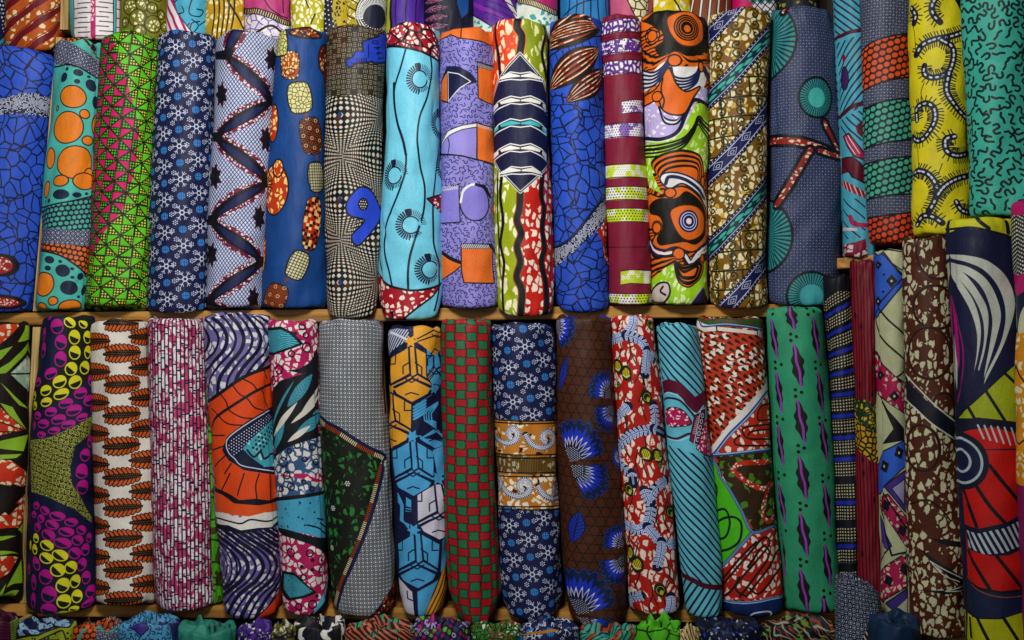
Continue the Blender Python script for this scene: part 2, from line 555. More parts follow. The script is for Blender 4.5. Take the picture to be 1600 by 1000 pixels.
def pr_snow(c, m=1, ang=-4, x0=0, y0=0, cw=27.5, ch=26):
    c.paint(np.ones_like(c.U) * m, '1a1f45')
    x, y = c.rot(ang)
    x = x - x0; y = y - y0
    i = np.floor(x / cw); sh = np.mod(i, 2) * ch
    yy = y + i * 4.0
    j = np.floor(yy / ch)
    dx = x - (i + .5) * cw; dy = yy - (j + .5) * ch
    par = np.mod(i + j, 2)
    r = np.hypot(dx, dy); a = np.arctan2(dy, dx) + .52
    s = np.mod(a, math.pi / 3) - math.pi / 6
    px = r * np.cos(s); py = np.abs(r * np.sin(s))
    d = np.maximum(py - .54, px - 13)
    d = np.where(px < 2.6, 9, d)
    br = np.abs((px - 8.3) - py * .9) / 1.35 - .5
    br = np.where((py < 3.6) & (px > 7), br, 9)
    d = np.minimum(d, br)
    d = np.minimum(d, np.abs(r - 3.2) - .9)
    white = c.aa(d) * (par > .5)
    disc = c.aa(r - 5.9) * (par < .5)
    c.paint(disc * m, '3580c0')
    cr = np.minimum(np.abs(dx), np.abs(dy)) - .45
    dd = c.aa(np.minimum(cr, np.where(r > 3.2, np.abs(np.mod(np.abs(dx) + np.abs(dy) * .0 + .9, 2.7) - 1.35) - .35, 9)))
    c.paint(disc * dd * m, '1c3f86')
    c.paint(white * m, 'cdd3e4')
    # seven-dot florets at the corners between
    i2 = np.floor(x / cw + .5); xx = x - i2 * cw
    yy2 = y + (i2 - .5) * 4.0
    for oy, ox in ((0, -2), (.5, 3.5)):
        ddy = np.mod(yy2 + oy * ch, ch) - ch / 2; ddx = xx - ox
        rr = np.hypot(ddx, ddy); aa_ = np.arctan2(ddy, ddx)
        t = np.mod(aa_, math.pi / 3) - math.pi / 6
        q = np.hypot(rr * np.cos(t) - 3.1, rr * np.sin(t)) - 1.0
        q = np.minimum(q, rr - .9)
        c.paint(c.aa(q) * m, 'cfd6ea')


def art_snow_tall(c):
    pr_snow(c, x0=2, y0=3)


def pebble_edge(c, pts, w, col='d8d2dc', ground='6d1730', raw=False, seed=4):
    m = c.stroke(pts, w, None, raw=raw, mask=True, sm=False)
    c.paint(m, ground)
    c.blotch(col, 5.2, 4.6, seed, m, .9, .1)


def art_lattice_zigzag(c):
    c.fill('c3cbe6')
    c.lines('1b2146', 4.6, 1.0, 52); c.lines('1b2146', 4.6, 1.0, -52)
    nodes = [(385, 20), (352, 86), (425, 158), (337, 214), (418, 284), (328, 344), (410, 408), (325, 472), (400, 520)]
    nodes0 = [(392, 30)] + nodes[1:]
    for k, (a, b) in enumerate(zip(nodes[:-1], nodes[1:])):
        a = np.array(a, float); b = np.array(b, float)
        mid = (a + b) / 2
        nrm = np.array([-(b - a)[1], (b - a)[0]]); nrm /= np.hypot(*nrm)
        sgn = 1 if nrm[1] < 0 else -1
        bow = mid + nrm * sgn * 5
        pa = c.T([a, b])
        for (w, kind) in ((32, 'e'), (19, 'd')):
            m, t, n = c.spindle(tuple(a), tuple(b), w, pw=.45)
            if kind == 'e':
                c.paint(m, '6d1730'); c.blotch('dcd6e0', 5.6, 5, k, m, .85, .1)
            else:
                c.paint(m, '14141c')
        m, t, n = c.spindle(tuple(a + (b - a) * .12), tuple(b - (b - a) * .12), 11, pw=.7)
        c.paint(m, '1c2350')
    for x, y in nodes[1:-1]:
        s = 1 if x < 380 else -1
        c.poly([(x - s * 16, y - 6), (x + s * 16, y - 9), (x + s * 10, y), (x + s * 16, y + 9), (x - s * 16, y + 6)], '15141b')
    for x, y, s in ((424, 92, 1), (415, 218, 1), (404, 340, 1), (396, 468, 1), (345, 148, -1), (337, 276, -1), (330, 398, -1)):
        p = []
        for k in range(14):
            a = math.pi * 2 * k / 14; r = 1 if k % 2 else .6
            p.append((x + math.cos(a) * 9 * r * 1.1, y + math.sin(a) * 21 * r))
        c.poly(p, '16141c', 1.2, '4d1526')


def bead(c, x, y, rx, ry, ang, col, kind, seed):
    a_ = math.radians(ang)
    sh = [(-.55, -1), (0, -1.04), (.55, -1), (.86, -.82), (1, -.3), (1, .3), (.86, .82), (.55, 1), (0, 1.06), (-.55, 1), (-.86, .82), (-1, .3), (-1, -.3), (-.86, -.82)]
    P_ = [(x + p * rx * math.cos(a_) - q * ry * math.sin(a_), y + p * rx * math.sin(a_) + q * ry * math.cos(a_)) for p, q in sh]
    m = c.poly(P_, col, 2.4, '171a20')
    if kind == 'net':
        c.cracks('3a3a1c', 6.5, 6.5, 1.1, seed, m)
    elif kind == 'grid':
        c.lines('2a2f3c', 4.6, 1.1, ang, m); c.lines('2a2f3c', 4.6, 1.1, ang + 90, m)
    elif kind == 'rings':
        c.dots('8a3d1c', 7, 7, 2.4, None, m, 10, .5, ring=1.2)
        c.dots('d9c08a', 14, 14, 2.4, None, m, 10, .5, 3, 3, ring=.9)
    elif kind == 'check':
        x_, y_ = c.rot(12)
        p = (np.mod(np.floor(x_ / 5) + np.floor(y_ / 5), 2) > .5)
        c.paint(m * p, '18120f'); c.paint(m * (hsh(np.floor(x_ / 5), np.floor(y_ / 5), 5) > .6), 'e6b870')
        c.paint(m * (hsh(np.floor(x_ / 5), np.floor(y_ / 5), 6) > .75), 'b3261b')
    elif kind == 'fire':
        c.blotch('f0d08a', 4.5, 6, seed, m, .7, .1)


def art_beads(c):
    c.fill('174482')
    c.paint((fbm(c.U / 30, c.Y / 30, 3) - .4) * .35, '123468')
    z = lambda x, y: (230 + x * .26, y * .26); b = lambda x, y: (230 + x * .26, 240 + y * .26)
    k = lambda x, y: (470 + x * .26, 240 + y * .26); k0 = lambda x, y: (470 + x * .26, y * .26)
    c.stroke([z(860, 430), z(900, 520), z(950, 680), k0(60, 780), k0(95, 960), k(100, 100), k(80, 450), b(960, 590), b(830, 770)], 2.6, '7a3a16')
    bead(c, *z(860, 390), 14, 21, 0, '9c4a1a', 'fire', 3)
    c.ell(*z(855, 430), 9, 5, 0, None, 1.4)
    bead(c, *z(915, 585), 19, 24, -8, 'd6cf8f', 'net', 5)
    bead(c, *z(800, 250), 12, 22, 0, 'c9c77a', 'net', 9)
    bead(c, *k0(58, 815), 16, 28, -8, '2a1714', 'rings', 3)
    bead(c, *k(90, 140), 13, 23, -6, 'b9b183', 'grid', 3)
    bead(c, *k(68, 420), 14, 40, 6, '8e2a1a', 'check', 3)
    bead(c, *b(905, 670), 16, 22, 22, 'd6cf9a', 'grid', 3)
    bead(c, *b(775, 860), 17, 20, 20, '6e3213', 'rings', 3)
    for x, y, rx, ry in ((*z(760, 740), 12, 30), (*b(760, 215), 26, 40), (*b(690, 610), 15, 32), (*z(780, 1010), 10, 14)):
        m = c.ell(x, y, rx, ry, 0, 'b93a17', 2.4, '15171f')
        m = c.ell(x, y, rx - 1.5, ry - 1.5, 0, mask=True)
        c.blotch('f1cf78', 8, 10, 4, m, .75, .1)
    c.rays(*b(715, 190), 6, 24, 9, 1.6, '1d1612', -60, 60)
    m = c.ell(478, 50, 30, 9, 0, '3a1a12', 2, '15171f'); m = c.ell(478, 50, 27, 7, 0, mask=True)
    c.blotch('c0542a', 7, 4, 4, m, .8, .12); c.blotch('d9b070', 9, 5, 8, m, .4, .12)
    for x, y in ((505, 92), (510, 120)):
        m = c.ell(x, y, 12, 24, 0, '5a1a14', 2, '15171f'); m = c.ell(x, y, 9, 20, 0, mask=True); c.blotch('c89f5a', 6, 7, 5, m, .5, .12)


def art_op_checker(c):
    c.fill('241a12')
    m_up, _ = c.line_u([(490, 150), (530, 150), (570, 148), (620, 160)])
    x, y = c.rot(0)
    bi = np.floor(x / 8.2); bj = np.floor(y / 8.2); hv = np.mod(bi + bj, 2) > .5
    fx = np.mod(x, 8.2) - 4.1; fy = np.mod(y, 8.2) - 4.1
    p = np.where(hv, fx, fy); q = np.where(hv, fy, fx)
    d = np.maximum(np.abs(np.mod(p + 1.4, 2.8) - 1.4) - .5, np.abs(q) - 2.5)
    br = fbm(x / 28, y / 28, 3, 2)
    c.paint(m_up, '2b2418')
    c.paint(m_up * np.clip((br - .5) * 5, 0, 1), '3c2615')
    c.paint(c.aa(d) * m_up * .85 * (hsh(bi, bj, 9) > .12), 'a8a48e')
    lo = 1 - m_up
    uc = c.u_of(531, 310)
    du = c.U - uc
    ph = np.mod(c.Y - 179 + 65.5, 131) - 65.5
    duw = np.mod(du + 62, 124) - 62
    f = lambda t: np.sign(t) * (np.abs(t) / 15 + (np.abs(t) / 36) ** 2.3)
    best = np.full(du.shape, 1e6); a = b = None
    for ox, oy in ((0, 0), (66, 60), (-60, 66), (66, -71), (-60, -65)):
        ddx = du - ox; ddy = np.mod(c.Y - 179 - oy + 65.5, 131) - 65.5
        rr = np.hypot(ddx, ddy) + 1e-3
        k = (1 / 11.5 + rr ** 2 / 30 ** 3 * 1.15)
        cl = rr < best
        a = np.where(cl, ddx * k, 0 if a is None else a); b = np.where(cl, ddy * k, 0 if b is None else b)
        best = np.minimum(best, rr)
    s1 = np.sin(math.pi * (a + b) / 1.0 + math.pi / 2) * np.sin(math.pi * (a - b) / 1.0 + math.pi / 2)
    w = np.clip(s1 * 5 - .7, 0, 1)
    id1 = np.floor(a + b + .5); id2 = np.floor(a - b + .5)
    dark = np.mod(id1, 2)
    col = np.where((hsh(id1, id2, 3) < .35)[..., None], C('4a2a14'), C('14131a'))
    ctr = (np.abs(id1) + np.abs(id2)) < 2
    col = np.where((ctr & (dark > 2))[..., None], C('2a3f86'), col)
    both = col * (1 - w[..., None]) + C('c9c6b6') * w[..., None]
    c.img[:] = c.img * (1 - lo[..., None]) + both * lo[..., None]
    for yy in (179, 311, 441):
        u, v = c.T([(531, yy)])[0]
        c.poly([(u - 4, v), (u, v - 6), (u + 4, v), (u, v + 6)], '2b3c78', raw=True)
    z = lambda p: Q(470, 240, p)
    nine = [(300, 260), (360, 205), (430, 230), (470, 330), (450, 430), (350, 545), (310, 495), (390, 400), (300, 370), (275, 320)]
    c.poly(z(nine), '14161f', 5, '14161f', sm=True)
    c.poly(z(nine), '2a48c4', sm=True)
    c.ell(*z([(378, 303)])[0], 9, 10, 0, '1b1712'); c.dots('d5d2c4', 4, 4, 1.2, None, c.ell(*z([(378, 303)])[0], 7, 8, 0, mask=True))
    z = lambda p: Q(470, 0, p)
    bt = [(270, 360), (310, 345), (330, 305), (375, 310), (370, 250), (470, 210), (470, 185), (530, 200), (540, 370), (440, 385), (430, 365), (400, 375), (330, 380), (300, 405), (275, 395)]
    c.poly(z(bt), '2340b4', 2, '101330')
    c.stroke(z([(405, 345), (405, 270)]), 1.3, '101330'); c.stroke(z([(430, 375), (520, 365)]), 1.3, '101330')
    for k in range(5):
        c.stroke(z([(335 + k * 14, 352), (340 + k * 14, 378)]), 1.2, '101330')
    c.stroke(z([(300, 375), (325, 385), (300, 395)]), 1.2, '101330')

    def glyph(cx, cy, ch, s=4.4):
        G = {'0': [[(-.5, -.9), (.5, -.9), (.7, 0), (.5, .9), (-.5, .9), (-.7, 0), (-.5, -.9)]],
             '1': [[(-.4, -.5), (.1, -1), (.1, 1)]], '4': [[(.3, 1), (.3, -1), (-.7, .3), (.7, .3)]],
             '9': [[(.5, -.4), (0, -1), (-.5, -.5), (0, 0), (.5, -.4), (.4, .4), (-.1, 1)]]}[ch]
        for g in G:          # the digits lie on their side, reading upward
            c.stroke([(cx + b_ * s * 1.0, cy - a_ * s * .8) for a_, b_ in g], 1.3, '0d1028', sm=False)
    for ch, (zx, zy) in zip('1940', ((478, 348), (470, 318), (458, 286), (446, 250))):
        glyph(470 + zx * .26, zy * .26, ch)


def sunring(c, x, y, r=15, ground='67c3dc', ink='161c33', seed=0):
    c.ell(x, y, r - 1.6, r - 1.6, 0, None, 2.2, ink)
    u, v = c.T([(x, y)])[0]
    c.ell(u + (r - 1.2), v - 4, 2, 5, 0, ground, raw=True)
    c.rays(x, y, r + 1, r + 8, 15, 2.4, ink, 95, 250)
    c.rays(x, y, r + 1, r + 9, 11, .9, ink, 275, 355)
    c.rays(x, y, r + 1, r + 5, 6, 1.4, ink, 40, 90)
    c.rays(x, y, r + .5, r + 9, 4, 3.4, ink, 252, 268)


def art_cyan_sprout(c):
    c.fill('70c4db')
    z = lambda p: Q(470, 0, p); b = lambda p: Q(470, 240, p)
    m = c.poly(z([(490, 80), (760, 60), (830, 250), (835, 372), (780, 330), (650, 290), (490, 280)]), None, mask=True)
    c.paint(m, 'a3182c'); c.blotch('f0e4d2', 9, 9, 3, m, .72, .1); c.cracks('17141c', 34, 16, 2.4, 8, m, 20)
    c.stroke(z([(480, 280), (570, 278), (700, 300), (770, 330), (840, 375)]), 3, INK)
    c.stroke(z([(750, 110), (780, 180), (815, 270), (835, 350)]), 2.4, INK)
    L = [z([(630, 295), (600, 400), (565, 520), (560, 620), (575, 720), (610, 830), (632, 930), (630, 1010)]) + b([(625, 120), (580, 250), (520, 400), (500, 500), (510, 640), (550, 790)]),
         z([(780, 340), (785, 450), (760, 580), (715, 700), (700, 820), (705, 900), (720, 1000)]) + b([(745, 200), (740, 340), (700, 470), (660, 600), (645, 700), (645, 810)]),
         b([(840, -60), (820, 80), (800, 260), (792, 420), (800, 560), (828, 680), (826, 820), (800, 950)]),
         z([(505, 780), (497, 860), (480, 950)]), b([(470, 560), (470, 640), (480, 720)])]
    for l in L:
        c.stroke(l, 2.6, '161c33')
    c.stroke(z([(560, 500), (560, 640), (580, 740), (610, 840), (632, 930)]), 3.6, '161c33')
    for p in (z([(715, 475)])[0], z([(835, 750)])[0], b([(558, 130)])[0], b([(660, 428)])[0], b([(775, 697)])[0], z([(880, 1000)])[0]):
        sunring(c, *p)
    m = c.poly(b([(455, 735), (500, 770), (560, 800), (680, 820), (836, 800), (800, 850), (700, 920), (610, 1020), (440, 1020)]), None, mask=True)
    c.paint(m, 'a3182c'); c.blotch('f0e4d2', 9, 10, 13, m, .72, .1); c.blotch('17141c', 16, 13, 23, m, .25, .2)
    c.stroke(b([(455, 740), (500, 775), (560, 802), (680, 822), (836, 800)]), 3, INK)
    c.stroke(b([(836, 800), (790, 860), (700, 925), (610, 1000)]), 2.4, INK)
    m = c.poly(b([(760, 270), (860, 240), (860, 380), (840, 370), (800, 310)]), '7d1530', 2.4)
    c.blotch('f0e4d2', 7, 6, 3, m, .5, .12)


def art_lavender(c):
    c.fill('8c83cc')
    c.squig('252a5c', 10.2, 4.2, 1.4, 5)
    z = lambda p: Q(670, 0, p); b = lambda p: Q(670, 240, p)
    OR = 'e2702a'
    c.poly(z([(60, 110), (400, 110), (400, 275), (330, 250), (180, 228), (120, 200), (60, 240)]), OR, 1.8)
    c.stroke(z([(195, 130), (192, 228)]), 1.6, INK)
    c.poly(z([(60, 560), (75, 470), (100, 395), (180, 400), (250, 440), (292, 492), (210, 520), (150, 570), (115, 620), (60, 605)]), '1a1f42')
    c.poly(z([(58, 600), (75, 480), (100, 428), (112, 612)]), OR, 1.6)
    c.poly(z([(106, 430), (180, 445), (250, 490), (190, 530), (118, 610)]), '1a1f42', 1.5, WHITE)
    c.poly(z([(292, 372), (400, 400), (400, 640), (295, 590)]), OR, 1.8)
    c.poly(z([(292, 372), (400, 405), (400, 430), (292, 402)]), '3a3a44'); c.lines('c8c8d0', 2.4, 1.1, 60, c.poly(z([(292, 375), (400, 408), (400, 428), (292, 400)]), None, mask=True))
    c.poly(z([(70, 870), (140, 790), (290, 745), (290, 960), (200, 935), (70, 930)]), '9388d2', 1.8)
    c.poly(z([(62, 880), (120, 790), (200, 755), (290, 738), (290, 762), (200, 780), (130, 815), (75, 880)]), WHITE, 1.3)
    c.stroke(z([(122, 830), (130, 870), (122, 925)]), 1.2, INK)
    c.poly(z([(290, 738), (400, 775), (400, 1000), (292, 955)]), OR, 1.8)
    c.lines('c8c8d0', 2.4, 1.1, 60, c.poly(z([(290, 740), (400, 778), (400, 798), (292, 760)]), None, mask=True))
    c.stroke(z([(60, 925), (180, 935), (300, 960), (400, 990)]), 1.8, INK)
    c.poly(b([(80, 220), (180, 185), (185, 410), (80, 420)]), '8379cc', 1.8)
    c.lines('d8d8e0', 2.4, 1.2, -55, c.poly(b([(80, 205), (178, 188), (178, 212), (80, 230)]), None, mask=True))
    c.ell(*b([(278, 292)])[0], 24, 28.5, 0, '8379cc', 2)
    c.stroke(b([(190, 290), (205, 225), (245, 190), (280, 182)]), 3, WHITE); c.stroke(b([(285, 184), (340, 205), (370, 260)]), 4, INK)
    c.poly(b([(372, 330), (420, 280), (420, 380), (390, 350)]), OR, 1.6)
    c.poly(b([(60, 570), (120, 625), (200, 665), (110, 735), (60, 780)]), OR, 1.8)
    c.stroke(b([(50, 560), (120, 625), (200, 658)]), 5, INK)
    c.poly(b([(190, 540), (385, 545), (390, 780), (210, 775), (192, 700)]), OR, 2)
    c.poly(b([(190, 538), (372, 545), (372, 572), (190, 570)]), '1a1f42'); c.lines('e6e4e0', 2.6, 1.3, 60, c.poly(b([(192, 540), (370, 547), (370, 570), (192, 568)]), None, mask=True))
    c.stroke(b([(372, 552), (400, 590), (418, 680), (415, 760)]), 5, '1a1f42')


def art_fish_scale(c):
    z = lambda p: Q(670, 0, p); b = lambda p: Q(670, 240, p)
    c.fill('d2401c')
    tl = c.poly(z([(340, 60), (545, 60), (550, 320), (420, 470), (370, 700), (340, 700)]), None, mask=True)
    c.paint(tl, 'd8441a'); c.blotch('efd9b8', 11, 20, 3, tl, .6, .1); c.blotch('f0a040', 6, 7, 9, tl, .15, .2)
    tr = c.poly(z([(550, 60), (760, 60), (760, 700), (735, 600), (680, 470), (550, 320)]), None, mask=True)
    c.paint(tr, '8a9a1e'); c.blotch('dfe0a0', 11, 20, 7, tr, .65, .1)
    bl = c.poly(b([(380, 40), (440, 110), (550, 235), (550, 1040), (360, 1040)]), None, mask=True)
    c.paint(bl, '9dab18'); c.blotch('f0ecc4', 12, 20, 17, bl, .7, .09)
    br = c.poly(b([(550, 235), (690, 110), (790, 40), (800, 1040), (550, 1040)]), None, mask=True)
    c.paint(br, 'bf2216'); c.blotch('efe0cf', 11, 15, 27, br, .8, .08)
    def wav(pts, w, col='14151f', edge=None):
        if edge:
            c.stroke(pts, w + 3.2, edge)
        c.stroke(pts, w, col)
    wav(z([(548, 60), (530, 160), (560, 220), (545, 330)]), 10, edge='d9791c')
    wav(z([(415, 80), (400, 200), (420, 320), (430, 460)]), 5)
    wav(z([(690, 100), (700, 200), (680, 320), (700, 470)]), 5)
    wav(b([(550, 240), (545, 330), (530, 400), (555, 480), (530, 560), (550, 650), (528, 740), (560, 830), (545, 1020)]), 8, edge='8c4a18')
    wav(b([(440, 130), (430, 260), (445, 400), (430, 540), (450, 660), (440, 800), (450, 1020)]), 5)
    wav(b([(690, 110), (680, 240), (700, 330), (685, 450), (700, 560), (680, 660), (705, 800), (700, 1020)]), 6.5, edge='5c1a12')
    wav(b([(420, 60), (415, 300), (420, 500), (425, 760)]), 3)
    leafp = [(548, 318), (620, 400), (680, 480), (725, 600), (745, 750), (745, 980)]
    leafq = [(690, 1040 + 65), (550, 1165), (440, 1050)]
    pts = z([(548, 318), (620, 400), (680, 480), (722, 600), (742, 760), (745, 960)]) + b([(690, 108), (550, 232), (430, 108)]) + z([(395, 960), (382, 760), (380, 600), (420, 480), (480, 395)])
    c.poly(pts, '181c40', 4.2, WHITE); c.poly(pts, None, 1.6, INK)
    def lens(y, zz, col='e8e6e0', half=(540, 700), mid=548):
        pass
    def lensrow(y, col, sp, f, wd=1):
        # a pair of long hexagons either side of the centre line, bowed upward
        for s in (-1, 1):
            P = [(mid_ + s * t * wd, yy + y) for t, yy in ((0, 0), (60, -14), (125, 14), (115, 32), (60, 18), (0, 12))]
            c.poly(f(P), col, 1.2)
            if sp:
                P = [(mid_ + s * t * wd, yy + y) for t, yy in ((128, 22), (160, 34), (175, 70), (160, 80), (130, 45))]
                c.poly(f(P), col, 1.2)
        for off in (-12, 32):
            c.stroke(f([(mid_ - 175, y + 75 + off * .6), (mid_ - 125, y + 22 + off), (mid_ - 60, y - 10 + off), (mid_, y + off * .9), (mid_ + 60, y - 10 + off), (mid_ + 125, y + 22 + off), (mid_ + 175, y + 75 + off * .6)] if sp else
                       [(mid_ - 125, y + 32 + off * .3), (mid_ - 60, y - 6 + off), (mid_, y + off * .9), (mid_ + 60, y - 6 + off), (mid_ + 128, y + 32 + off * .3)]), 1.5, WHITE, sm=False)
    mid_ = 550
    lensrow(450, 'e8e6e0', 0, z); lensrow(598, 'e8e6e0', 1, z); lensrow(735, '3fb6c0', 1, z); lensrow(885, 'e8e6e0', 1, z)
    mid_ = 555
    lensrow(60 - 25, 'e8e6e0', 1, b) if 0 else None
    lensrow(95, 'e8e6e0', 0, b)


def art_maroon_bands(c):
    c.fill('801e38')
    c.paint((fbm(c.U / 3, c.Y / 3, 3) - .35) * .5, '6c1730')
    z = lambda p: Q(890, 0, p); b = lambda p: Q(890, 240, p)
    def band(y0, y1, f, kind, x0=150, x1=560, tilt=0):
        m = c.poly(f([(x0, y0 + 12 + tilt), (x0 + 60, y0 + 2 + tilt), ((x0 + x1) / 2, y0), (x1, y0 + 8), (x1, y1 + 8), ((x0 + x1) / 2, y1), (x0 + 60, y1 + 4 + tilt), (x0, y1 + 14 + tilt)]), None, mask=True)
        c.paint(m, 'e9e6e4')
        if kind == 'peb':
            c.cracks('5b2f86', 8, 11, 3.4, 3, m)
        elif kind == 'knot':
            n = fbm(c.U / 4, c.Y / 4, 5, 2); c.paint(c.aa((.47 - n) * 8) * m, '5b2f86'); c.specks('5b2f86', 4, .8, 4, m, .3)
        elif kind == 'pd':
            n = fbm(c.U / 8, c.Y / 8, 5, 2); c.paint(np.clip((n - .5) * 8, 0, 1) * m * .8, '6a42a0'); c.dots('40246a', 4.4, 4.0, 1.0, None, m)
        elif kind == 'lime':
            n = fbm(c.U / 9, c.Y / 9, 6, 2); c.paint(np.clip((n - .4) * 6, 0, 1) * m, 'c3d62c'); c.dots('9aa83a', 3.6, 3.6, .7, None, m)
        elif kind == 'ld':
            n = fbm(c.U / 9, c.Y / 9, 16, 2); c.paint(np.clip((n - .42) * 6, 0, 1) * m, 'c3d62c'); c.dots('23261c', 5, 4.3, 1.15, None, m)
        for yy in (y0, y1):
            c.stroke(f([(x0, yy + 12 + tilt), (x0 + 60, yy + 2 + tilt), ((x0 + x1) / 2, yy), (x1, yy + 8)]), .9, '2a0d18', sm=False)
    band(105, 185, z, 'peb', tilt=20); band(228, 310, z, 'knot', tilt=18); band(360, 438, z, 'peb', tilt=15)
    for yy in (195, 215, 325):
        c.stroke(z([(150, yy + 25), (300, yy), (420, yy + 4)]), .8, '4a1020')
    band(605, 680, z, 'pd', x0=312, x1=600, tilt=-6)
    band(738, 820, z, 'pd', tilt=15)
    band(62, 140, b, 'lime', tilt=12); band(197, 275, b, 'ld', tilt=8); band(328, 408, b, 'ld', tilt=6)
    c.stroke(b([(150, 565), (300, 562), (500, 560)]), .9, '2a0d18')
    band(703, 785, b, 'lime', x0=305, x1=620, tilt=-8); band(842, 905, b, 'ld', x0=150, x1=620, tilt=4)


def art_marbled(c):
    z = lambda p: Q(890, 0, p); b = lambda p: Q(890, 240, p)
    OR = 'df6a1a'; BK = '16150f'
    c.fill(OR)
    # flowing lines from a warped field
    wx, wy = c.warp(26, 42, 5)
    fl = np.mod((wy + wx * .25) / 7.5, 1)
    c.paint(c.aa((np.abs(fl - .5) - .2) * 7.5), BK)
    lime = c.poly(z([(440, 870), (700, 690), (760, 620), (830, 640), (840, 1000), (440, 1000)]) + [], None, mask=True)
    lime2 = c.poly(b([(440, -40), (840, -40), (840, 60), (800, 120), (700, 60), (500, 120), (560, 240), (480, 200)]), None, mask=True)
    lime3 = c.poly(b([(480, 780), (620, 640), (700, 800), (820, 640), (850, 950), (470, 950)]), None, mask=True)
    for m, s in ((lime, 3), (lime2, 4), (lime3, 5)):
        c.paint(m, '9ccf24'); c.blotch('e3efb4', 9, 16, s, m, .6, .12, 20)
    for k in range(4):
        c.stroke(z([(440, 880 + k * 22), (560, 868 + k * 22), (680, 830 + k * 18), (740, 760 + k * 14), (770, 700 + k * 16), (830, 760 + k * 30)]), 2.4 if k != 1 else 4, BK)
    # white and navy sweeps
    m = c.poly(z([(430, 620), (500, 600), (540, 650), (700, 655), (740, 560), (760, 500), (850, 560), (850, 640), (760, 610), (690, 760), (560, 850), (440, 860)]), None, mask=True)
    c.paint(m, 'bdaedd'); c.blotch('ece4f4', 9, 9, 4, m, .5, .15)
    c.stroke(z([(440, 830), (560, 835), (650, 790), (700, 680), (750, 600), (830, 640)]), 5, '141838')
    c.stroke(z([(440, 845), (560, 850), (660, 800), (715, 690)]), 1.2, WHITE)
    for k in range(3):
        c.stroke(z([(540, 650 - k * 4), (570, 720 + k * 12 - 12), (640, 740 + k * 10 - 16), (690, 680)]), 2.6, '141838' if k != 1 else WHITE)
    m = c.poly(z([(420, 420), (500, 430), (590, 340), (600, 400), (540, 500), (470, 540), (420, 560)]), None, mask=True)
    c.paint(m, WHITE)
    for k in range(5):
        c.stroke(z([(420, 420 + k * 28), (500, 435 + k * 20), (560, 400 + k * 14), (600, 340 + k * 12)]), 2.6, '1b2350')
    m = c.poly(z([(610, 400), (760, 400), (780, 370), (830, 420), (800, 520), (700, 545), (640, 520)]), None, mask=True)
    c.paint(m, WHITE)
    for k in range(5):
        c.stroke(z([(612, 405 + k * 10), (630, 460 + k * 18), (700, 470 + k * 17), (760, 440 + k * 14), (790, 375 + k * 10), (830, 460 + k * 14)]), 2.6, '1b2350')
    # orange tongues
    c.poly(z([(430, 590), (520, 530), (590, 410), (640, 500), (700, 550), (780, 520), (740, 590), (690, 680), (620, 690), (560, 660), (530, 600), (440, 640)]), OR, 2.4, BK, sm=True)
    c.stroke(z([(560, 470), (550, 540), (570, 600), (560, 650)]), 2, BK)
    # great black and orange eye, top
    c.poly(z([(440, 110), (520, 60), (640, 40), (800, 60), (830, 100), (830, 280), (760, 330), (640, 310), (540, 330), (510, 280), (560, 240), (545, 180), (480, 150), (440, 130)]), BK, 0, sm=True)
    c.poly(z([(585, 110), (640, 75), (720, 65), (780, 90), (805, 160), (800, 240), (740, 278), (660, 262), (600, 190)]), OR, 2.4, '4a1f0c', sm=True)
    c.rings(*z([(708, 165)])[0], (19.5, 16, 12.5), BK, 2.4)
    c.ell(*z([(708, 165)])[0], 10, 10, 0, BK); c.ell(*z([(710, 170)])[0], 5.6, 5.6, 0, OR)
    c.poly(z([(395, 100), (440, 118), (500, 150), (535, 190), (480, 172), (430, 185), (395, 170)]), OR, 2, BK, sm=True)
    c.rings(*z([(490, 212)])[0], (13.5,), BK, 2); c.ell(*z([(490, 212)])[0], 9, 9, 0, OR, 1.8, BK)
    for k in range(4):
        c.stroke(z([(430, 300 + k * 26), (500, 340 + k * 20), (590, 330 + k * 6), (640, 318), (720, 330 + k * 18), (830, 300 + k * 30)]), 3.2, BK if k % 2 == 0 else OR)
    c.ell(*z([(630, 362)])[0], 10, 9, 0, OR, 2.4, BK); c.ell(*z([(787, 402)])[0], 4.5, 8, 0, OR, 2, BK)
    c.ell(*z([(525, 580)])[0], 9, 8, 0, OR, 2, BK)
    # lower eye
    for k, col in enumerate((BK, OR, BK, OR, BK, OR, BK, OR)):
        t = k * .075
        c.poly(b([(490 + 130 * t, 60 + 160 * t), (560 + 60 * t, 0 + 190 * t), (680, -25 + 200 * t), (780 - 40 * t, 10 + 160 * t), (800 - 70 * t, 130 + 60 * t), (740, 190), (640, 190), (560 + 40 * t, 160)]), col, 0, sm=True)
    c.poly(b([(550, 160), (570, 120), (650, 115), (740, 150), (800, 210), (830, 290), (830, 360), (780, 250), (680, 180), (600, 210)]), WHITE, 2.6, '1b2350', sm=True)
    c.stroke(b([(580, 180), (600, 140), (680, 150), (760, 200), (810, 270)]), 4.5, '1b2350')
    c.poly(b([(470, 250), (560, 260), (640, 200), (720, 210), (800, 290), (840, 400), (830, 520), (740, 590), (640, 560), (560, 580), (500, 540), (520, 470), (470, 430)]), OR, 2.6, BK, sm=True)
    c.poly(b([(485, 310), (540, 270), (640, 265), (700, 225), (770, 270), (815, 340), (820, 480), (760, 545), (690, 530), (600, 545), (545, 550), (525, 510), (560, 440), (540, 380), (490, 360)]), BK, 0, sm=True)
    c.poly(b([(605, 350), (660, 312), (740, 310), (790, 340), (812, 400), (800, 480), (730, 520), (670, 500), (625, 430)]), OR, 2, '3a1a0c', sm=True)
    p = b([(718, 405)])[0]
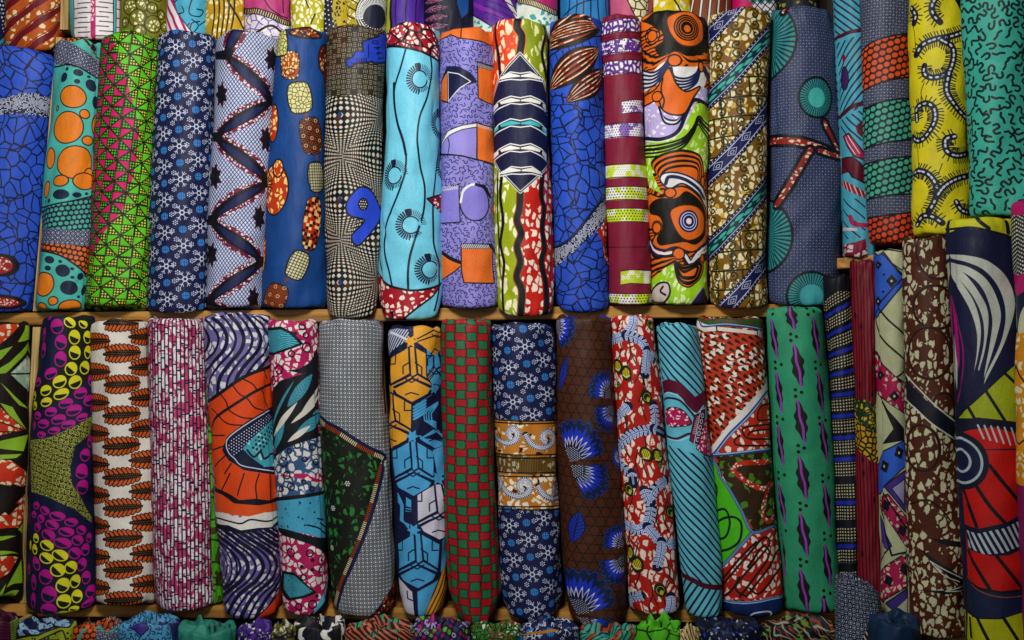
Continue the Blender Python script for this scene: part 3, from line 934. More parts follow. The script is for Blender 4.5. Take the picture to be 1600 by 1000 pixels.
    for r, col in ((17.5, '23265c'), (14.5, 'cfd0e6'), (13, '23265c'), (10.4, 'cfd0e6'), (9, '23265c'), (4.8, 'f2e2d4')):
        c.ell(*p, r, r, 0, col)
    c.ell(*b([(605, 235)])[0], 9, 7.5, 0, OR, 2.2, BK); c.ell(*b([(797, 168)])[0], 4.5, 8, 0, OR, 2, BK)
    c.ell(*b([(525, 445)])[0], 8.5, 8.5, 0, OR, 2.2, BK); c.rings(*b([(525, 445)])[0], (11,), BK, 1.6)
    for k in range(5):
        col = ('1b2350', WHITE, '1b2350', BK, OR)[k]
        c.stroke(b([(480, 500 + k * 22), (510, 560 + k * 20), (570, 580 + k * 20), (630, 565 + k * 24)]), 3.4, col)
        c.stroke(b([(660, 565 + k * 3), (700, 600 + k * 16), (730, 640 + k * 12), (770, 580 + k * 20), (830, 530 + k * 24)]), 3.4, ('1b2350', WHITE, WHITE, '1b2350', BK)[k])
    c.ell(*b([(655, 600)])[0], 10, 9, 0, OR, 2.2, BK); c.ell(*b([(800, 635)])[0], 5, 8, 0, OR, 2, BK)
    for k in range(5):
        t = k * .11
        c.poly(b([(630 + 40 * t, 650 + 60 * t), (690, 670 + 100 * t), (800 - 80 * t, 650 + 70 * t), (790 - 80 * t, 740 - 30 * t), (740, 790 - 120 * t), (700, 800 - 140 * t), (650 + 50 * t, 760 - 70 * t)]), OR if k % 2 == 0 else BK, 2.0, BK, sm=True)
    for k in range(5):
        c.stroke(b([(490, 680 + k * 18 - 40), (560, 650 + k * 16 - 30), (630, 620 + k * 6)]), 3, BK if k % 2 == 0 else OR)
    c.poly(b([(500, 830), (540, 780), (590, 780), (600, 840), (560, 900), (500, 900)]), 'c9b8b0', 3, '17182c', sm=True)
    c.stroke(b([(560, 800), (545, 830), (575, 850)]), 3, '17182c')
    c.poly(b([(740, 890), (800, 800), (850, 890), (850, 930), (740, 930)]), '2c2550', 1.4, 'a59bd0')


def art_kente_diag(c):
    z = lambda p: Q(1090, 0, p); b = lambda p: Q(1090, 240, p)
    c.fill('7a5616')
    c.blotch('e0d8b0', 11, 13, 5, 1, .85, .08); c.blotch('c9a53c', 9, 9, 15, 1, .14, .16)
    # scrolls
    x, y = c.rot(-4)
    cw = 30
    i = np.floor(x / cw); j = np.floor(y / cw); fx = x - (i + .5) * cw; fy = y - (j + .5) * cw
    sg = np.where(np.mod(i, 2) > .5, 1., -1.)
    for oy in (-7.5, 7.5):
        xx = (fx * sg); yy = fy - oy
        r = np.hypot(xx, yy); a = np.arctan2(yy, xx)
        d = np.abs(np.mod(r - a / (2 * math.pi) * 5.2 * (1 if oy > 0 else -1), 6.2) - 3.1) - 1.15
        c.paint(c.aa(d) * (r < 8.2), '1e2610')
    grid = np.maximum(c.aa(np.abs(np.mod(y, cw) - cw / 2) * -1 + cw / 2 - 1.3), 0)
    zoneA = c.poly(z([(430, 300), (430, 660), (50, 1000), (50, 660)]), None, mask=True) + c.poly(b([(430, 330), (430, 640), (60, 1020), (60, 640)]), None, mask=True)
    gx = c.aa(np.abs(np.mod(x + np.mod(j, 2) * cw / 2, cw) - cw / 2) * -1 + cw / 2 - 1.3)
    c.paint(np.maximum(grid, gx) * np.clip(zoneA, 0, 1), '1e2610')
    def diag(y0, f, kind, x0=20, x1=470, sl=-1.0, w=110, curve=0):
        # band following a rising diagonal; y0 = upper edge at x=50
        U = [(x0, y0 + 30), (130, y0 - 75), (260, y0 - 210), (x1, y0 - 460 + curve)]
        Dn = [(x, yy + w) for x, yy in U]
        m = c.poly(f(U + Dn[::-1]), None, mask=True)
        c.paint(m, '1c2150')
        for off in (3, w - 3):
            c.stroke(f([(x, yy + off) for x, yy in U]), 1.2, '14162e')
        if kind == 'diamond':
            for off in (26, w - 26):
                c.stroke(f([(x, yy + off) for x, yy in U]), 1.0, 'cdd0e4')
        else:
            mm = c.poly(f([(x, yy + 28) for x, yy in U] + [(x, yy + w - 28) for x, yy in U][::-1]), '10343c', 1.0, 'cdd0e4')
        for k in range(26):
            t = k / 25; xx = x0 + (x1 - x0) * t
            yy = np.interp(xx, [p[0] for p in U], [p[1] for p in U])
            for off in (13, w - 13):
                c.ell(*f([(xx, yy + off)])[0], .95, .95, 0, 'e0e2ee')
        n = 0
        for xx in np.arange(40, x1, 84 if kind == 'diamond' else 52):
            yy = np.interp(xx, [p[0] for p in U], [p[1] for p in U]) + w / 2
            if kind == 'diamond':
                for s, cc in ((24, 'c4c8dc'), (10, 'c4c8dc')):
                    c.poly(f([(xx - s * 1.15, yy + s * .9), (xx - s * .75, yy - s * .75), (xx + s * 1.15, yy - s * 1.3), (xx + s * .75, yy + s * .55)]), None, 1.0, cc)
            else:
                n += 1; s = 1 if n % 2 else -1
                m_, t_, n_ = c.spindle(f([(xx - 26, yy + 26 - s * 13)])[0], f([(xx + 30, yy - 26 - s * 13)])[0], 5.6); c.paint(m_, '3fae9e')
                m_, t_, n_ = c.spindle(f([(xx - 2, yy + 4 + s * 16)])[0], f([(xx + 26, yy - 26 + s * 16)])[0], 3.4); c.paint(m_, '3fae9e')
    diag(155, z, 'diamond', w=130)
    diag(545, z, 'teal', w=140)
    diag(1000, z, 'diamond', w=140)
    diag(520, b, 'teal', w=145)
    diag(970, b, 'diamond', w=140, x0=60)
    for q in ((100, 560), (240, 390), (330, 330)):
        pass


def fan(c, x, y, r, ry=None, n=44, core='3fb0a8', core_r=.0, ring='0f151c', ray='2f8688', ground='0f2a32', cov=None):
    ry = ry or r
    u, v = c.T([(x, y)])[0]
    dx = c.U - u; dy = (c.Y - v) * r / ry
    rr = np.hypot(dx, dy); a = np.arctan2(dy, dx)
    m = 1 if cov is None else cov
    c.paint(c.aa(rr - r - 3.2) * m, ring)
    c.paint(c.aa(rr - r) * m, ground)
    w = np.mod(a / (2 * math.pi) * n, 1)
    wid = .30 + 0 * rr
    c.paint((np.abs(w - .5) < wid) * c.aa(rr - r + .6) * c.aa(2 - rr) * m, ray)
    if core_r:
        c.paint(c.aa(rr - core_r) * m, core)


def art_navy_fans(c):
    tinydots(c, np.ones_like(c.U), 45, 6.4, '8f9cc4', '141c3c')
    fan(c, 1196, 64, 56, 60); fan(c, 1277, 152, 27, 30, 40, '45b0a8', core_r=14)
    fan(c, 1196, 370, 46, 56); fan(c, 1268, 462, 34, 36, 44, '3f9aa0', 17); fan(c, 1322, 398, 16, 28, 30, ray='5a3a30', ground='141018')
    z = lambda p: Q(1090, 0, p); b = lambda p: Q(1090, 240, p)
    def strap(pts, w=8):
        c.stroke(pts, w + 9, '10131e')
        m = c.stroke(pts, w, None, mask=True); c.paint(m, '8a2416'); c.blotch('dcc3ac', 8, 6, 3, m, .7, .12)
    strap(z([(400, 850), (480, 845), (600, 850), (720, 880), (840, 930), (900, 960)]), 9)
    strap(z([(770, 730), (800, 800), (850, 920)]), 5)
    strap(z([(680, 900), (640, 960), (560, 1100), (480, 1230)]), 7)
    strap(b([(740, -20), (850, 20), (920, 60)]), 6)
    strap(z([(535, 10), (510, 60)]), 6)


def art_stripe_darkred(c):
    c.fill('4a9eb4')
    z = lambda p: Q(1290, 0, p); b = lambda p: Q(1290, 240, p)
    c.lines('2a1630', 9, 2.6, 40, c.poly(z([(0, -60), (260, -60), (260, 170), (60, 210)]), None, mask=True))
    c.lines('2a1630', 9, 2.6, -50, c.poly(z([(60, 260), (260, 190), (260, 640), (80, 690)]), None, mask=True))
    c.lines('2a1630', 10, 2.4, 45, c.poly(z([(80, 720), (260, 640), (260, 860), (80, 800)]), None, mask=True))
    c.stroke(z([(60, 230), (150, 190), (260, 180)]), 5, '4a1022'); c.stroke(z([(80, 700), (160, 640), (260, 615)]), 6, '4a1022')
    c.ell(*z([(108, 470)])[0], 8, 18, 0, '3c1c5c', 2); c.ell(*z([(105, 350)])[0], 4, 6, 0, '8c1434')
    c.poly(z([(100, 820), (140, 800), (230, 920), (230, 960), (170, 940)]), 'a01c4e', 2); c.lines('d9c8c0', 6, 1.4, 60, c.poly(z([(110, 825), (140, 810), (225, 920), (170, 930)]), None, mask=True))
    c.poly(z([(180, 760), (240, 700), (240, 850), (190, 800)]), '5a0e24'); c.poly(z([(80, 950), (180, 950), (240, 1010), (80, 1050)]), '5a0e24')
    c.poly(b([(90, 30), (160, 20), (230, 80), (240, 180), (160, 140)]), '5a0e24', 2)
    m = c.poly(b([(90, 150), (150, 180), (240, 230), (240, 270), (150, 230), (90, 190)]), '8c1434'); c.lines('d9c8c0', 6, 1.6, 70, m)
    c.lines('161c30', 14, 2, 40, c.poly(b([(100, 270), (240, 270), (240, 500), (100, 520)]), None, mask=True))
    c.stroke(b([(150, 380), (170, 420), (250, 430)]), 6, 'a01c4e'); c.stroke(b([(100, 455), (180, 455)]), 4, 'cfc4c0')
    m = c.poly(b([(90, 560), (240, 510), (260, 640), (90, 640)]), '7a1434'); c.blotch('c8c0bc', 12, 10, 5, m, .7, .12)


def art_three_nets(c):
    z = lambda p: Q(1290, 0, p); b = lambda p: Q(1290, 240, p)
    tinydots(c, np.ones_like(c.U), 48, 6.6, 'aeb6cc', '131a33')
    def nb(up, dn, col, gr, f):
        m = c.poly(f(up + dn[::-1]), None, mask=True)
        net(c, m, col, gr, sx=10.6, sy=9.6, rx=4.6, ry=3.9, ang=-18)
        for l in (up, dn):
            c.stroke(f(l), 2.2, '161622')
    X = (190, 280, 400, 560)
    nb([(X[0], 330), (X[1], 255), (X[2], 215), (X[3], 195)], [(X[0], 575), (X[1], 515), (X[2], 478), (X[3], 455)], 'cf4f20', '24140f', z)
    nb([(X[0], 680), (X[1], 630), (X[2], 600), (X[3], 585)], [(X[0], 915), (X[1], 880), (X[2], 850), (X[3], 838)], '459c86', '0f2022', z)
    nb([(X[0], 1010), (X[1], 975), (X[2], 950), (X[3], 935)], [(X[0], 1200 + 30), (X[1], 1195), (X[2], 1170), (X[3], 1165)], '459c86', '0f2022', z)
    nb([(X[0], 410), (X[1], 385), (X[2], 365), (X[3], 350)], [(X[0], 600), (X[1], 590), (X[2], 580), (X[3], 570)], 'c8401c', '24140f', b)


def vine(c, pts, w=10, hair=7, ink='12172c'):
    p = c.T(smooth(pts, n=6))
    d = np.full(c.U.shape, 1e3, np.float32)
    c.segd(p, w / 2, d)
    m = c.aa(d - w / 2)
    c.paint(m, ink)
    d2 = np.full(c.U.shape, 1e3, np.float32); h = np.full(c.U.shape, 1e3, np.float32)
    s = 0; nxt = 0; k = 0
    for a, b in zip(p[:-1], p[1:]):
        L = math.hypot(*(b - a)); s += L
        if s > nxt:
            nxt = s + 3.1; k += 1
            t = (b - a) / (L + 1e-6); n = np.array([-t[1], t[0]])
            for sg in (1, -1):
                e = a + n * sg * (w / 2 + hair) + t * (1.5 + hsh(k, int(sg) + 3, 5) * 2)
                c.segd([a, e], 1, h)
            if k % 2:
                c.segd([a - t * 1.5, a + t * 1.5], 1, d2)
    c.paint(c.aa(h - .85), ink)
    c.paint(c.aa(d2 - 1.6), 'c6ccd6')


def art_yellow_vines(c):
    c.fill('cfc21c')
    z = lambda p: Q(1290, 0, p); b = lambda p: Q(1290, 240, p)
    for l in (z([(690, -60), (640, 30), (650, 90), (690, 130)]), z([(830, 190), (760, 215), (650, 235), (580, 270), (545, 330)]), z([(700, 240), (760, 280), (765, 360), (730, 440), (640, 465), (590, 440), (590, 395)]),
              z([(740, 440), (725, 540), (760, 620), (830, 700), (870, 740)]), z([(545, 720), (545, 650), (600, 620), (650, 650), (655, 730), (600, 820), (550, 845), (510, 820)]), z([(770, 820), (720, 840), (730, 910), (790, 935), (870, 920)]),
              z([(525, 50), (545, 90), (535, 140)]), b([(520, 140), (560, 105), (620, 125), (665, 190), (665, 260), (620, 350)]), b([(870, 130), (780, 155), (710, 200), (665, 260)]), b([(550, 430), (580, 380), (640, 380), (700, 415)]), b([(790, 290), (820, 340), (890, 360)]), z([(780, -40), (820, 60)])):
        vine(c, l)
    for l in (z([(530, 150), (540, 230), (545, 300)]), z([(590, 490), (570, 560), (590, 620)]), z([(545, 860), (555, 930), (570, 1010)]), z([(640, 790), (690, 840)]), b([(700, 60), (680, 120)])):
        c.stroke(l, .9, '2b2c16')


def art_teal_hooks(c):
    c.fill('3aa392')
    c.squig('10201f', 19, 8.2, 3.4, 9, kinds=5)


# ------------------------------------------------------------------ prints of the lower row
def wax(c, m, ground, cream, s=9, seed=1, keep=.75, gap=.1, ax=1, ay=1, ang=0):
    c.paint(m * np.ones_like(c.U), ground)
    c.blotch(cream, s * ax, s * ay, seed, m, keep, gap, ang)


def art_black_lime_star(c):
    z = lambda p: Q(0, 480, p); b = lambda p: Q(0, 740, p)
    c.fill('1d130e')
    G = '86b02a'
    for P in (z([(-100, 120), (130, 90), (60, 170), (0, 220), (-100, 240)]),):
        m = c.poly(P, None, mask=True); wax(c, m, 'c03a16', 'dccfa8', 10, 3)
    for P in (z([(165, 100), (190, 110), (190, 190), (110, 205)]), z([(190, 200), (190, 250), (40, 395), (0, 400), (-60, 400), (60, 330)]), z([(-60, 280), (80, 230), (10, 310), (-60, 350)]),
              z([(0, 450), (60, 500), (175, 615), (120, 590)]), z([(0, 575), (80, 600), (150, 735), (60, 650)]), z([(-60, 820), (160, 765), (130, 865), (0, 850), (-60, 850)]), z([(-60, 890), (120, 880), (90, 905), (-60, 920)]),
              b([(175, 240), (175, 330), (140, 350), (110, 330)]), b([(-60, 380), (100, 370), (20, 400), (-60, 410)]), b([(-60, 460), (125, 468), (20, 488), (-60, 490)]), b([(150, 480), (150, 620), (40, 690), (90, 600)]), b([(-20, 760), (120, 680), (100, 740), (40, 800)]), b([(20, 690), (40, 660), (0, 800), (-60, 800)])):
        c.poly(P, G)
    for k, P in enumerate((z([(-60, 600), (0, 600), (145, 735), (0, 770), (-60, 760)]), b([(-60, -90), (60, -80), (160, 0), (170, 60), (120, 90), (0, 60), (-60, 90)]), b([(-60, 260), (0, 250), (160, 120), (160, 240), (110, 320), (0, 330), (-60, 330)]), b([(-60, 500), (120, 490), (60, 600), (-60, 660)]))):
        m = c.poly(P, None, mask=True); wax(c, m, 'c03216', 'dccfa8', 11, 5 + k); 
    c.poly(b([(-60, 80), (60, 60), (170, 0), (170, 110), (60, 245), (-60, 130)]), None)
    for P in (b([(0, 110), (70, 60), (165, 90), (60, 115)]), b([(-60, 160), (40, 170), (120, 180), (50, 250)])):
        c.poly(P, '1d130e')
    m = c.poly(z([(190, 280), (190, 520), (60, 400)]), '86a487', 1.5); c.paint((fbm(c.U / 9, c.Y / 9, 4) - .45) * 3 * m, 'cfd8c8')
    for q in ((120, 330), (120, 460), (190, 400)):
        c.stroke(z([(55, 400), q]), 2, '1d130e')
    c.stroke(z([(0, 690), (150, 745)]), 1.5, '1d130e'); c.stroke(z([(-40, 750), (150, 745)]), 1.5, '1d130e')


def coffee(c, x, y, rx, ry, ang, col, ground):
    c.ell(x, y, rx, ry, ang, col)
    u, v = c.T([(x, y)])[0]
    a = math.radians(ang)
    dx = c.U - u; dy = c.Y - v
    p = dx * math.cos(a) + dy * math.sin(a); q = -dx * math.sin(a) + dy * math.cos(a)
    k = np.sqrt((p / (rx - 2.0)) ** 2 + (q / (ry - 2.0)) ** 2)
    t = p / rx * .8 + q / ry * 1.0
    c.paint(c.aa((k - 1) * min(rx, ry)) * c.aa((1.0 - t * 1) * -0 + (q - p * .35) * -1 + 0.6), ground)
    c.paint(c.aa((k - 1) * min(rx, ry)) * 0, ground)


def art_coffee_beans(c):
    z = lambda p: Q(0, 480, p); b = lambda p: Q(0, 740, p)
    NV = '171b3a'; MG = 'b01884'; YE = 'd8d42a'
    c.fill(NV)
    m = c.poly(z([(380, 40), (560, 40), (560, 350), (540, 420), (400, 540), (210, 640), (180, 560), (240, 450), (370, 340), (400, 200)]), None, mask=True)
    c.paint(m, '1d1f1a')
    m = c.poly(z([(190, 800), (300, 780), (440, 720), (560, 640), (540, 760), (450, 830), (420, 960)]) + b([(430, 60), (560, 260), (560, 300), (450, 215), (330, 160), (190, 110)]), None, mask=True)
    c.paint(m, '20240f'); 
    x, y = c.rot(20)
    dx = np.mod(x, 9) - 4.5; dy = np.mod(y, 9) - 4.5
    r = np.hypot(dx, dy); q = np.mod(np.arctan2(dy, dx), math.pi / 3) - math.pi / 6
    c.paint(c.aa(np.minimum(np.hypot(r * np.cos(q) - 2.7, r * np.sin(q)) - .75, r - .7)) * m, 'c4c45c')
    c.dots('c4c45c', 3, 3, .55, None, m, 20)
    c.cracks('c4c45c', 6, 6, .6, 4, m)
    for (x, y, rx, ry, a) in ((345, 115, 42, 48, -30), (295, 62, 18, 14, 0), (368, 210, 38, 46, 0), (365, 312, 38, 48, 0), (268, 160, 20, 42, 0), (265, 255, 26, 48, 0), (310, 398, 42, 34, -35), (240, 448, 32, 28, -30),
                              (545, 440, 26, 36, 0), (485, 515, 42, 34, -25), (530, 560, 40, 34, -30), (395, 578, 46, 30, -20), (305, 628, 38, 28, -15), (232, 650, 28, 24, 0), (445, 620, 48, 32, -25), (350, 675, 46, 30, -18), (262, 700, 38, 28, -10), (490, 660, 36, 22, -25), (410, 705, 44, 24, -20), (322, 742, 38, 22, -10), (250, 765, 28, 20, 0), (215, 710, 12, 26, 0), (550, 610, 24, 26, 0),
                              (540, 805, 24, 40, 0), (512, 888, 38, 40, 0), (492, 985, 38, 46, 0)):
        coffee(c, *z([(x, y)])[0], rx * .26, ry * .26, a, MG, NV)
    for (x, y, rx, ry, a) in ((420, 90, 40, 32, 20), (502, 88, 34, 32, 20), (448, 178, 38, 46, 0), (525, 175, 30, 42, 0), (450, 272, 38, 44, 0), (528, 268, 28, 42, 0), (428, 370, 40, 42, 20), (512, 362, 36, 42, 10), (358, 448, 44, 38, -35), (455, 450, 44, 40, -40), (280, 500, 38, 32, -30), (368, 522, 50, 32, -25), (220, 530, 20, 30, 0), (280, 570, 38, 28, -20), (220, 590, 20, 28, 0)):
        coffee(c, *z([(x, y)])[0], rx * .26, ry * .26, a, YE, '1d1f1a')
    m = c.poly(b([(160, 350), (260, 400), (350, 450), (440, 520), (490, 620), (500, 760), (480, 860), (340, 860), (350, 700), (300, 600), (230, 500), (160, 470)]), None, mask=True)
    c.paint(m, '1d1f1a')
    for (x, y, rx, ry, a) in ((497, 80, 42, 44, 0), (492, 0, 40, 30, 0), (213, 192, 24, 24, 0), (266, 222, 34, 24, 20), (345, 255, 44, 28, 10), (430, 292, 40, 26, 10), (497, 340, 34, 28, 20), (200, 245, 20, 22, 0), (243, 270, 26, 26, 20), (313, 306, 40, 28, 20), (400, 350, 44, 28, 15), (472, 402, 38, 32, 20), (545, 390, 24, 32, 0), (222, 322, 26, 30, 20), (290, 368, 42, 34, 25), (376, 418, 50, 32, 15), (455, 480, 42, 36, 25), (525, 460, 30, 38, 0), (215, 540, 26, 44, -20), (172, 575, 14, 34, 0), (270, 622, 42, 46, 0), (196, 655, 20, 50, 0), (292, 725, 44, 50, 0), (192, 765, 22, 50, 0), (290, 820, 44, 42, 0), (500, 550, 34, 40, 20), (525, 632, 28, 42, 0), (545, 720, 34, 40, 10), (530, 790, 40, 24, -20)):
        coffee(c, *b([(x, y)])[0], rx * .26, ry * .26, a, MG, NV)
    for (x, y, rx, ry, a) in ((213, 388, 24, 30, -10), (280, 432, 42, 32, 20), (360, 492, 46, 34, 25), (206, 455, 22, 32, -10), (275, 508, 42, 34, 20), (346, 580, 42, 40, 30), (428, 565, 36, 40, 20), (378, 672, 38, 46, 10), (458, 650, 32, 42, 10), (385, 770, 40, 44, 0), (468, 742, 32, 42, 0), (380, 850, 42, 20, 0), (450, 820, 30, 20, 0), (180, 430, 10, 30, 0)):
        coffee(c, *b([(x, y)])[0], rx * .26, ry * .26, a, YE, '1d1f1a')


def wheat(c, x0, x1, y, flip=False, tilt=-4):
    """one ear: dark beaded spine between two ranks of slanting orange grains"""
    (u0, v0), (u1, v1) = c.T([(x0, y)])[0], c.T([(x1, y + tilt)])[0]
    L = u1 - u0
    n = max(3, int(L / 6.2))
    OR = 'c75a24'
    for k in range(n):
        t = (k + .5) / n
        x = u0 + L * t; yy = v0 + (v1 - v0) * t
        s = math.sin(math.pi * (.12 + .8 * t)) ** .5
        if flip:
            s = math.sin(math.pi * (.9 - .78 * t)) ** .5
        for sg in (-1, 1):
            c.ell(x + (-1.5 if flip else 1.5) * 0 + 1.5, yy + sg * 9.0 * s, 6.8 * s + .4, 2.9, (52 if sg < 0 else -52) if not flip else (52 if sg < 0 else -52), OR, 1.5, '1c100c', raw=True)
    sp, t, nn = c.spindle((u0 - 4, v0), (u1 + 5, v1), 10, raw=True, pw=.35)
    c.paint(sp, '1d130f')
    c.dots('8c6238', 3.4, 3.4, .75, None, sp * (np.abs(nn) < .8))


def art_wheat(c):
    c.fill('d9d2c8')
    # ears in three staggered columns
    y = 497
    k = 0
    P = 48.2
    for i in range(11):
        yb = 480 + i * P
        wheat(c, 162 + i * .3, 217 + i * .2, yb + 19.5 + 6, False)
        wheat(c, 126, 168 + i * .0, yb + .5 + 4, False, tilt=0)
        wheat(c, 203 + i * .4, 262, yb - 2.5 + (i * .3), True, tilt=-3)


def art_pink_bricks(c):
    wax(c, 1, 'b83f66', 'e6e0e0', 11, 4, .7, .0, .7, 1.6)
    c.paint((fbm(c.U / 6, c.Y / 12, 3, 2) > .56) * .95, 'e2dcde')
    n = np.abs(fbm(c.U / 9, c.Y / 9, 13, 2) - .5)
    c.paint(c.aa(n * 14 - .5) * .8, 'b83f66')
    x, y = c.rot(1.5)
    col = np.floor(x / 6.1)
    d = np.abs(np.mod(x, 6.1) - 3.05)
    c.paint(c.aa((3.05 - d) - 1.0), '15132e')
    off = hsh(col, 0, 5) * 30
    yy = np.mod(y + off, 30)
    c.paint(c.aa(np.minimum(yy, 30 - yy) - 1.1), '1c1a3c')
    off = hsh(col, 0, 6) * 52
    yy = np.mod(y + off, 52)
    c.paint(c.aa(np.minimum(yy, 52 - yy) - 1.1), '1c1a3c')


def art_wave_fish(c):
    z = lambda p: Q(220, 480, p); b = lambda p: Q(220, 740, p)
    INKN = '14162e'
    wax(c, 1, '6e659c', 'd6d2d8', 13, 7, .85, .08, 1, 1.2)
    # top wave field
    def waves(f, shift, n, dirx=1):
        for k in range(n):
            ox = shift + k * 52
            c.stroke(f([(ox - 40, 40), (ox + 20, 100), (ox + 60, 180), (ox + 40, 260), (ox - 30, 340), (ox - 90, 430), (ox - 110, 560)]), 5 if k % 2 else 3.4, INKN)
    waves(z, 300, 14)
    m = c.poly(z([(370, 30), (470, 30), (430, 80), (480, 150), (470, 240), (410, 350), (400, 560), (370, 560)]), None, mask=True)
    z2 = [(400, 600), (420, 560), (520, 490), (650, 410), (800, 330), (880, 330), (880, 1000)]
    m = c.poly(z(z2) + b([(850, 0), (850, 160), (700, 180), (560, 160), (440, 80)]), None, mask=True)
    c.paint(m, 'd64a18')
    c.stroke(z([(400, 570), (480, 510), (640, 410), (860, 330)]), 4.5, INK)
    c.stroke(z([(420, 720), (450, 660), (600, 560), (720, 490), (860, 440)]), 3.6, INK)
    for l in (z([(470, 520), (510, 570), (530, 620), (600, 660), (680, 670)]), z([(550, 470), (590, 520), (640, 550), (680, 600), (740, 620)]), z([(610, 430), (670, 460), (700, 500)]), z([(730, 370), (770, 430)]), z([(420, 610), (460, 650), (520, 700), (610, 710)]), z([(730, 500), (770, 600)]),
              z([(420, 770), (500, 770)]), z([(430, 860), (510, 830)]), z([(440, 960), (520, 880)]), z([(500, 1000), (540, 940)])):
        c.stroke(l, 1.6, INK)
    for l in (b([(530, 0), (500, 60), (480, 100)]), b([(620, 0), (590, 90), (580, 130)]), b([(710, 0), (690, 70), (695, 150)]), b([(770, 0), (775, 150)]), b([(440, 20), (450, 60)])):
        c.stroke(l, 1.6, INK)
    body = z([(860, 600), (780, 610), (640, 690), (520, 780), (490, 860), (530, 920), (620, 975), (860, 1010)])
    c.poly(body, '171c3a', 2.2, INK)
    c.stroke(z([(780, 620), (640, 700), (530, 780), (512, 830), (530, 880), (560, 910), (600, 950), (700, 970), (800, 985)]), 1.3, 'cdd2e4')
    mm = c.poly(z([(640, 720), (780, 640), (800, 660), (690, 770), (640, 830), (560, 900), (520, 840), (540, 790)]), None, mask=True)
    c.dots('d8dcea', 4.4, 4.4, 1.0, None, mm, 30)
    m = c.poly(z([(840, 660), (790, 680), (680, 780), (610, 850), (660, 900), (740, 960), (860, 950)]), '3f98a8', 0, sm=False)
    c.blotch('8fd0cc', 10, 12, 4, m, .35, .14)
    mm = c.poly(z([(700, 780), (800, 690), (820, 740), (740, 860), (690, 880), (660, 850)]), None, mask=True); c.dots('12182c', 6.4, 6.4, 1.9, None, mm, 20)
    c.stroke(z([(640, 860), (680, 900), (720, 870), (740, 910), (790, 880), (830, 900)]), 2.6, INKN)
    # lower mouth bands
    c.poly(b([(430, 60), (480, 100), (540, 130), (590, 160), (690, 150), (760, 160), (850, 140), (850, 170), (700, 190), (560, 180), (460, 130)]), INK)
    m = c.poly(b([(440, 100), (560, 180), (700, 190), (850, 165), (850, 240), (760, 235), (640, 255), (560, 250), (450, 225)]), 'd8501c')
    m = c.poly(b([(440, 225), (520, 240), (570, 265), (640, 258), (740, 232), (850, 225), (850, 330), (640, 360), (460, 330)]), 'dcd8d0')
    c.stroke(b([(440, 265), (520, 285), (600, 300), (660, 275), (760, 285), (850, 250)]), 2, INKN)
    m = c.poly(b([(440, 300), (520, 310), (600, 340), (700, 325), (780, 320), (850, 280), (850, 320), (740, 345), (600, 365), (500, 350), (440, 330)]), INKN)
    low = c.poly(b([(440, 330), (600, 362), (860, 310), (860, 1000), (420, 1000)]), None, mask=True)
    wax(c, low, '665a98', 'd0cad4', 13, 17, .85, .08)
    for k in range(11):
        ox = 390 + k * 44
        w = 5.4 if k % 2 else 3.2
        c.stroke(b([(ox - 60, 320), (ox + 60, 400), (ox + 170, 480), (ox + 210, 560), (ox + 170, 640), (ox + 70, 730), (ox, 850), (ox - 30, 960)]), w, INKN, clip=low)
    for k in range(5):
        c.stroke(b([(380 + k * 26, 380 + k * 10), (430 + k * 30, 480), (460 + k * 30, 560), (430 + k * 30, 660), (400, 760)]), 2.6, INKN, clip=low)
    c.poly(b([(870, 690), (800, 760), (700, 860), (640, 940), (880, 940)]), 'c23a1c', 2.2)


